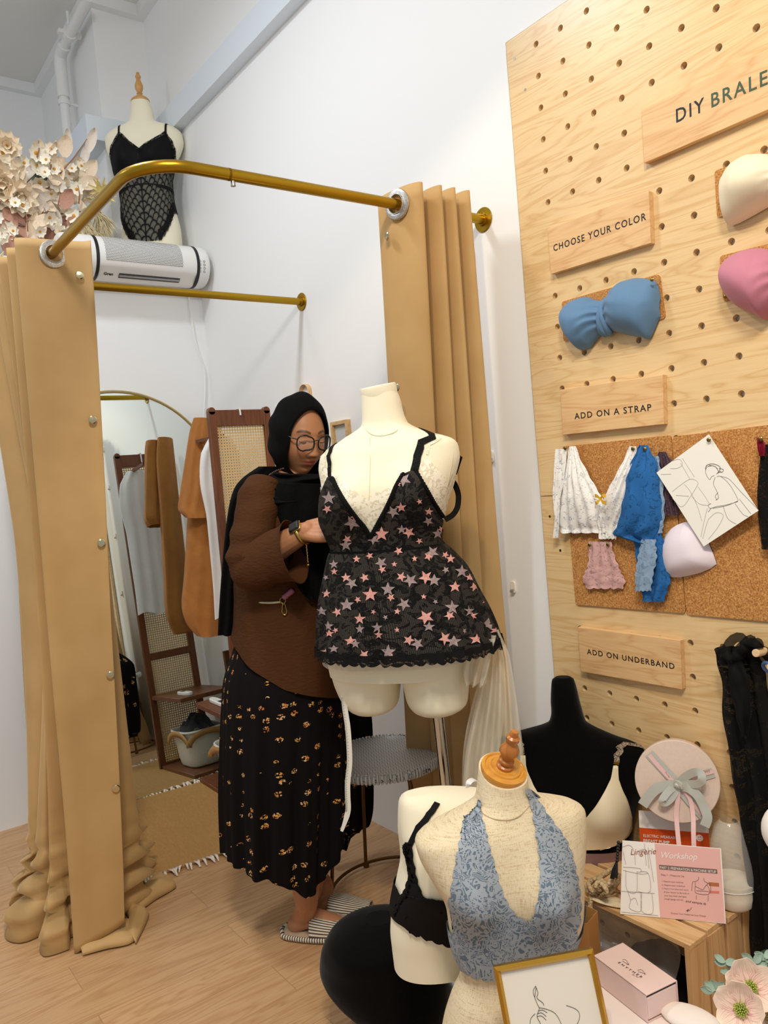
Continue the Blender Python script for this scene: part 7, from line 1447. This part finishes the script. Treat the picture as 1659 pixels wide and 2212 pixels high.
drape([(1008, 560, 612), (1030, 528, 596), (1050, 510, 575), (1080, 499, 550), (1130, 491, 532), (1200, 484, 525), (1280, 478, 522), (1335, 475, 520), (1367, 474, 516)], .02, .05, 'scarf_tail', m_hijab, 2, .006, ph=1)
b = B(); P = bez([LP(582, 1026, -.175), LP(595, 1018, -.178), LP(612, 1012, -.175)], 5)
for p in P: b.ball(p, .0026, 8, 6)
tag(b.build('bead_chain', mat('garnet_beads', '4A2A22', .25), P_, sharp=0), kind='stuff')
# ---- blouse
BL = rtorso([(1040, 556, 700), (1070, 540, 722), (1120, 522, 738), (1180, 514, 744), (1240, 512, 742), (1290, 516, 736), (1330, 518, 738), (1370, 516, 746), (1420, 514, 754), (1470, 512, 760), (1510, 510, 766)], [(.11, .10, 0), (.14, .12, 0), (.165, .14, 0), (.175, .15, 0), (.175, .15, 0), (.17, .15, 0), (.175, .155, 0), (.185, .165, 0), (.195, .175, 0), (.20, .18, 0), (.20, .18, 0)])
zh1, zh2 = LP(520, 1372, 0).z, LP(735, 1492, 0).z
hemb = lambda a: lerp(zh1, zh2, (sin(a) + 1) / 2) - .03 * (1 - abs(sin(a))) 
zt3 = BL.rows[-1][0]
b = B(); BL.sheet(b, -pi, pi, hemb, lambda a: zt3, lambda a, z, v: .020 * (1 - v) ** 2 + .004 * sin(a * 7 + z * 6) * (1 - v) + .004 * noise.noise(Vector((a * 3, z * 9, 2))), 110, 60); b.build('blouse', m_blouse, P_, sharp=0, solid=.002)
def sleeve(path, rs, name, nseed, flat=.85, n=48, open_end=True):
    Pp = bez(path, 10); m = len(Pp) - 1; Rr = [interp([(i, r) for i, r in enumerate(rs)], k / 10)[0] for k in range(m + 1)]; bb = B(); bb.tube(Pp, Rr, n, caps=False, flat=flat)
    for i, v in enumerate(bb.v):
        k = i // n; c = Pp[k]; d = (v - c); w = k / m; f = .055 * sin(k * .85 + 2.2 * sin(i % n * .131) + nseed) * (exp(-((w - .52) / .16) ** 2) + .25) + .13 * noise.noise(Vector((d.x * 9, d.y * 9, k * .12 + nseed))); bb.v[i] = c + d * (1 + f)
    return bb.build(name, m_blouse, P_, sharp=0, solid=.002)
sleeve([LP(572, 1040, -.09), LP(562, 1072, -.115), LP(550, 1130, -.155), LP(540, 1190, -.185), LP(550, 1222, -.20), LP(590, 1206, -.225), LP(637, 1192, -.25)], [.050, .066, .067, .069, .073, .076, .090], 'sleeve', 1.0)
sleeve([sh2 + Vector((0, -.02, .03)), sh2.lerp(el2, .5), el2, el2.lerp(wr2, .55)], [.06, .066, .068, .07], 'sleeve', 3.0)
# ---- skirt
SKR = [(1365, 516, 742), (1400, 505, 748), (1430, 494, 750), (1470, 487, 752), (1520, 485, 750), (1600, 484, 746), (1700, 484, 744), (1790, 487, 742), (1860, 491, 740), (1930, 496, 740), (2000, 500, 740)]
SK_ = rtorso(SKR, [(.17, .15, 0), (.185, .165, 0), (.20, .16, 0), (.21, .14, 0), (.215, .13, 0), (.22, .13, 0), (.22, .13, 0), (.22, .13, 0), (.22, .13, 0), (.22, .13, 0), (.22, .13, 0)], 2.2)
zS = SK_.rows[-1][0]; zE = .298; zTier = LP(600, 1462, -.2).z
class Sk(Torso):
    def p(s, a, z, off=0):
        k = ss(zTier + .02, zE, z); f = .009 * sin(a * 13 + 1.5 * sin(a * 3)) + .005 * sin(a * 29 + 2) + .016 * noise.noise(Vector((a * 2, z * 1.5, 8))); return Torso.p(s, a, z, off + f * (.15 + k))
SK_ = Sk(SK_.rows, (), 2.2)
hemS = lambda a: zE - .105 * exp(-((a - .50) / .48) ** 2) + .03 * ss(.4, 1.5, a) * 0 + .012 * sin(a * 5)
b = B(); SK_.sheet(b, -pi, pi, hemS, lambda a: zS, .004, 200, 70, 1.0)
FR = [(LP(l, py, .02 + .32 * min(1, k / 2)), LP(r, py, .02 + .32 * min(1, k / 2))) for k, (py, l, r) in enumerate(((1460, 690, 755), (1500, 690, 785), (1560, 695, 803), (1650, 700, 806), (1760, 700, 806), (1800, 700, 797), (1842, 700, 778)))]
FT_ = [(i, a.x, c.x, a.z, c.z, a.y) for i, (a, c) in enumerate(FR)]
def farf(u, v):
    xl, xr, zl, zr, yy = interp(FT_, v * 6); return Vector((lerp(xl, xr, u), yy + .016 * sin(u * 14 + 1) * v - .05 * (1 - sin(pi * (.5 + u * .5))) * 0 + .04 * u * u, lerp(zl, zr, u) + .05 * ss(.62, .70, u) * ss(.8, 1, v)))
b.grid(farf, 60, 50, lambda u, v: (3 + u * .16, -v * .55)); b.build('skirt', m_floral, P_, sharp=0, solid=.002)
# ---- slipper on the near foot
m_stripe = NT('ticking_stripe'); _s = m_stripe.add('ShaderNodeSeparateXYZ', i0=m_stripe.co('UV')); _q = m_stripe.math('LESS_THAN', m_stripe.math('FRACT', m_stripe.math('MULTIPLY', _s.outputs[0], 130)), .42); m_stripe = m_stripe.set(Base__Color=m_stripe.mix(_q, lin('E0D4BE'), lin('4A443E')), Roughness=.9)
m_sole = mat('beige_canvas', 'CDB496', .9)
def slipper(h, d):
    sd = Vector((0, 0, 1)).cross(d); c0 = h - d * .03; L = .265
    def prof(s): return .036 + .016 * sin(pi * min(1, s * 1.05)) if 0 < s < 1 else 0
    out = [(s, prof(s) * (1 - max(0, (abs(s - .5) - .40) / .1) ** 2 * .55)) for s in [k / 20 for k in range(21)]]
    ring = [(s * L, w) for s, w in out] + [(s * L, -w) for s, w in out[::-1]]
    bs = B(); bs.prism(ring, .016, lambda q: Vector((0, 0, q.z + .001)) + Vector((c0.x, c0.y, 0)) + d * q.x + sd * q.y); so = bs.build('slipper_sole', m_sole, P_, smooth=False, bevel=.003)
    bt_ = B(); ee = [Vector((c0.x, c0.y, .013)) + d * x + sd * (y * 1.02) for x, y in ring]; bt_.tube(ee, .0075, 8, closed=True)
    n_ = len(bt_.v); bt_.uv = {i: (i // 8 * .0125, 0) for i in range(n_)}; bt_.build('piping', m_stripe, so, sharp=0)
    bu = B()
    def up(u, v):
        s = lerp(.40, .90, v); w = prof(s) * 1.04; a = pi * u; return Vector((c0.x, c0.y, .012)) + d * (s * L) + sd * (w * cos(a)) + Vector((0, 0, 1)) * (sin(a) ** .7 * lerp(.066, .036, v))
    bu.grid(up, 30, 16, lambda u, v: (u * .16, v * .13)); bu.build('slipper_upper', m_stripe, P_, sharp=0, solid=.003)
hd_ = H1[2].copy(); hd_.z = 0; hd_.normalize(); slipper(H1[0], hd_); slipper(h2, hd_)
# ---- watch, bracelet and waist cord
ad = (wr - el).normalized(); wc = el.lerp(wr, .92); s1, s2 = basis(ad); tocam = PFm.l(CW) - wc; tocam = (tocam - ad * tocam.dot(ad)).normalized(); upv = ad.cross(tocam)
if upv.z < 0: upv = -upv
rw = .033
w = B(); w.tube([wc + (upv * cos(q) + tocam * sin(q)) * rw for q in [2 * pi * k / 30 for k in range(30)]], .0055, 8, closed=True, flat=.5, up=ad); wt = w.build('watch_strap', mat('gold_bracelet', 'B99A4E', .3, .9), P_)
fd = (upv * .75 + tocam * .65).normalized(); fc2 = wc + fd * (rw + .004); rt = Matrix((ad, fd.cross(ad) * -1, fd)).transposed()
w = B(); w.box(fc2, (.034, .030, .010), rt); w.build('watch_case', m_black, wt, smooth=True, bevel=.004); w = B(); w.box(fc2 - fd * .003, (.036, .032, .004), rt); w.build('case_rim', COL.objects['watch_strap'].data.materials[0], wt, bevel=.002)
w = B(); p0 = wc - upv * rw + tocam * .012
for k in range(12): w.ball(p0 + Vector((0, 0, -.0045 * k)) + Vector((.0006 * (k % 2), 0, 0)), .0022, 6, 4)
w.ball(p0 + Vector((0, 0, -.058)), .004, 8, 6); w.build('chain_charm', COL.objects['watch_strap'].data.materials[0], wt)
b = B(); b.tube(bez([LP(520, 1283, -.02), LP(523, 1292, -.08), LP(545, 1299, -.14), LP(580, 1302, -.172), LP(608, 1300, -.18)], 6), .0052, 8, flat=.6); b.build('waist_cord', mat('cream_cord', 'DCD3A8', .7), P_)
b = B(); b.tube(bez([LP(612, 1292, -.185), LP(622, 1284, -.186), LP(634, 1274, -.186)], 5), [.007, .009, .008, .0095, .0075, .009, .008, .0095, .008, .009, .006], 10); b.build('pink_scrunch', mat('mauve_satin', 'A8637A', .5), P_, sharp=0)
b = B(); c = LP(611, 1297, -.186); b.tube([c + Vector((.0085 * cos(q), 0, .0085 * sin(q))) for q in [2 * pi * k / 20 for k in range(20)]], .0014, 6, closed=True)
c2 = c + Vector((0.002, 0, -.026)); b.tube([c2 + Vector(((.0075 if q > pi else .0055) * cos(q), 0, .017 * sin(q))) for q in [2 * pi * k / 24 for k in range(24)]], .0016, 6, closed=True); b.tube([c + Vector((0, 0, -.008)), c + Vector((0, 0, -.013))], .003, 8); b.build('snap_clasp', COL.objects['watch_strap'].data.materials[0], P_)
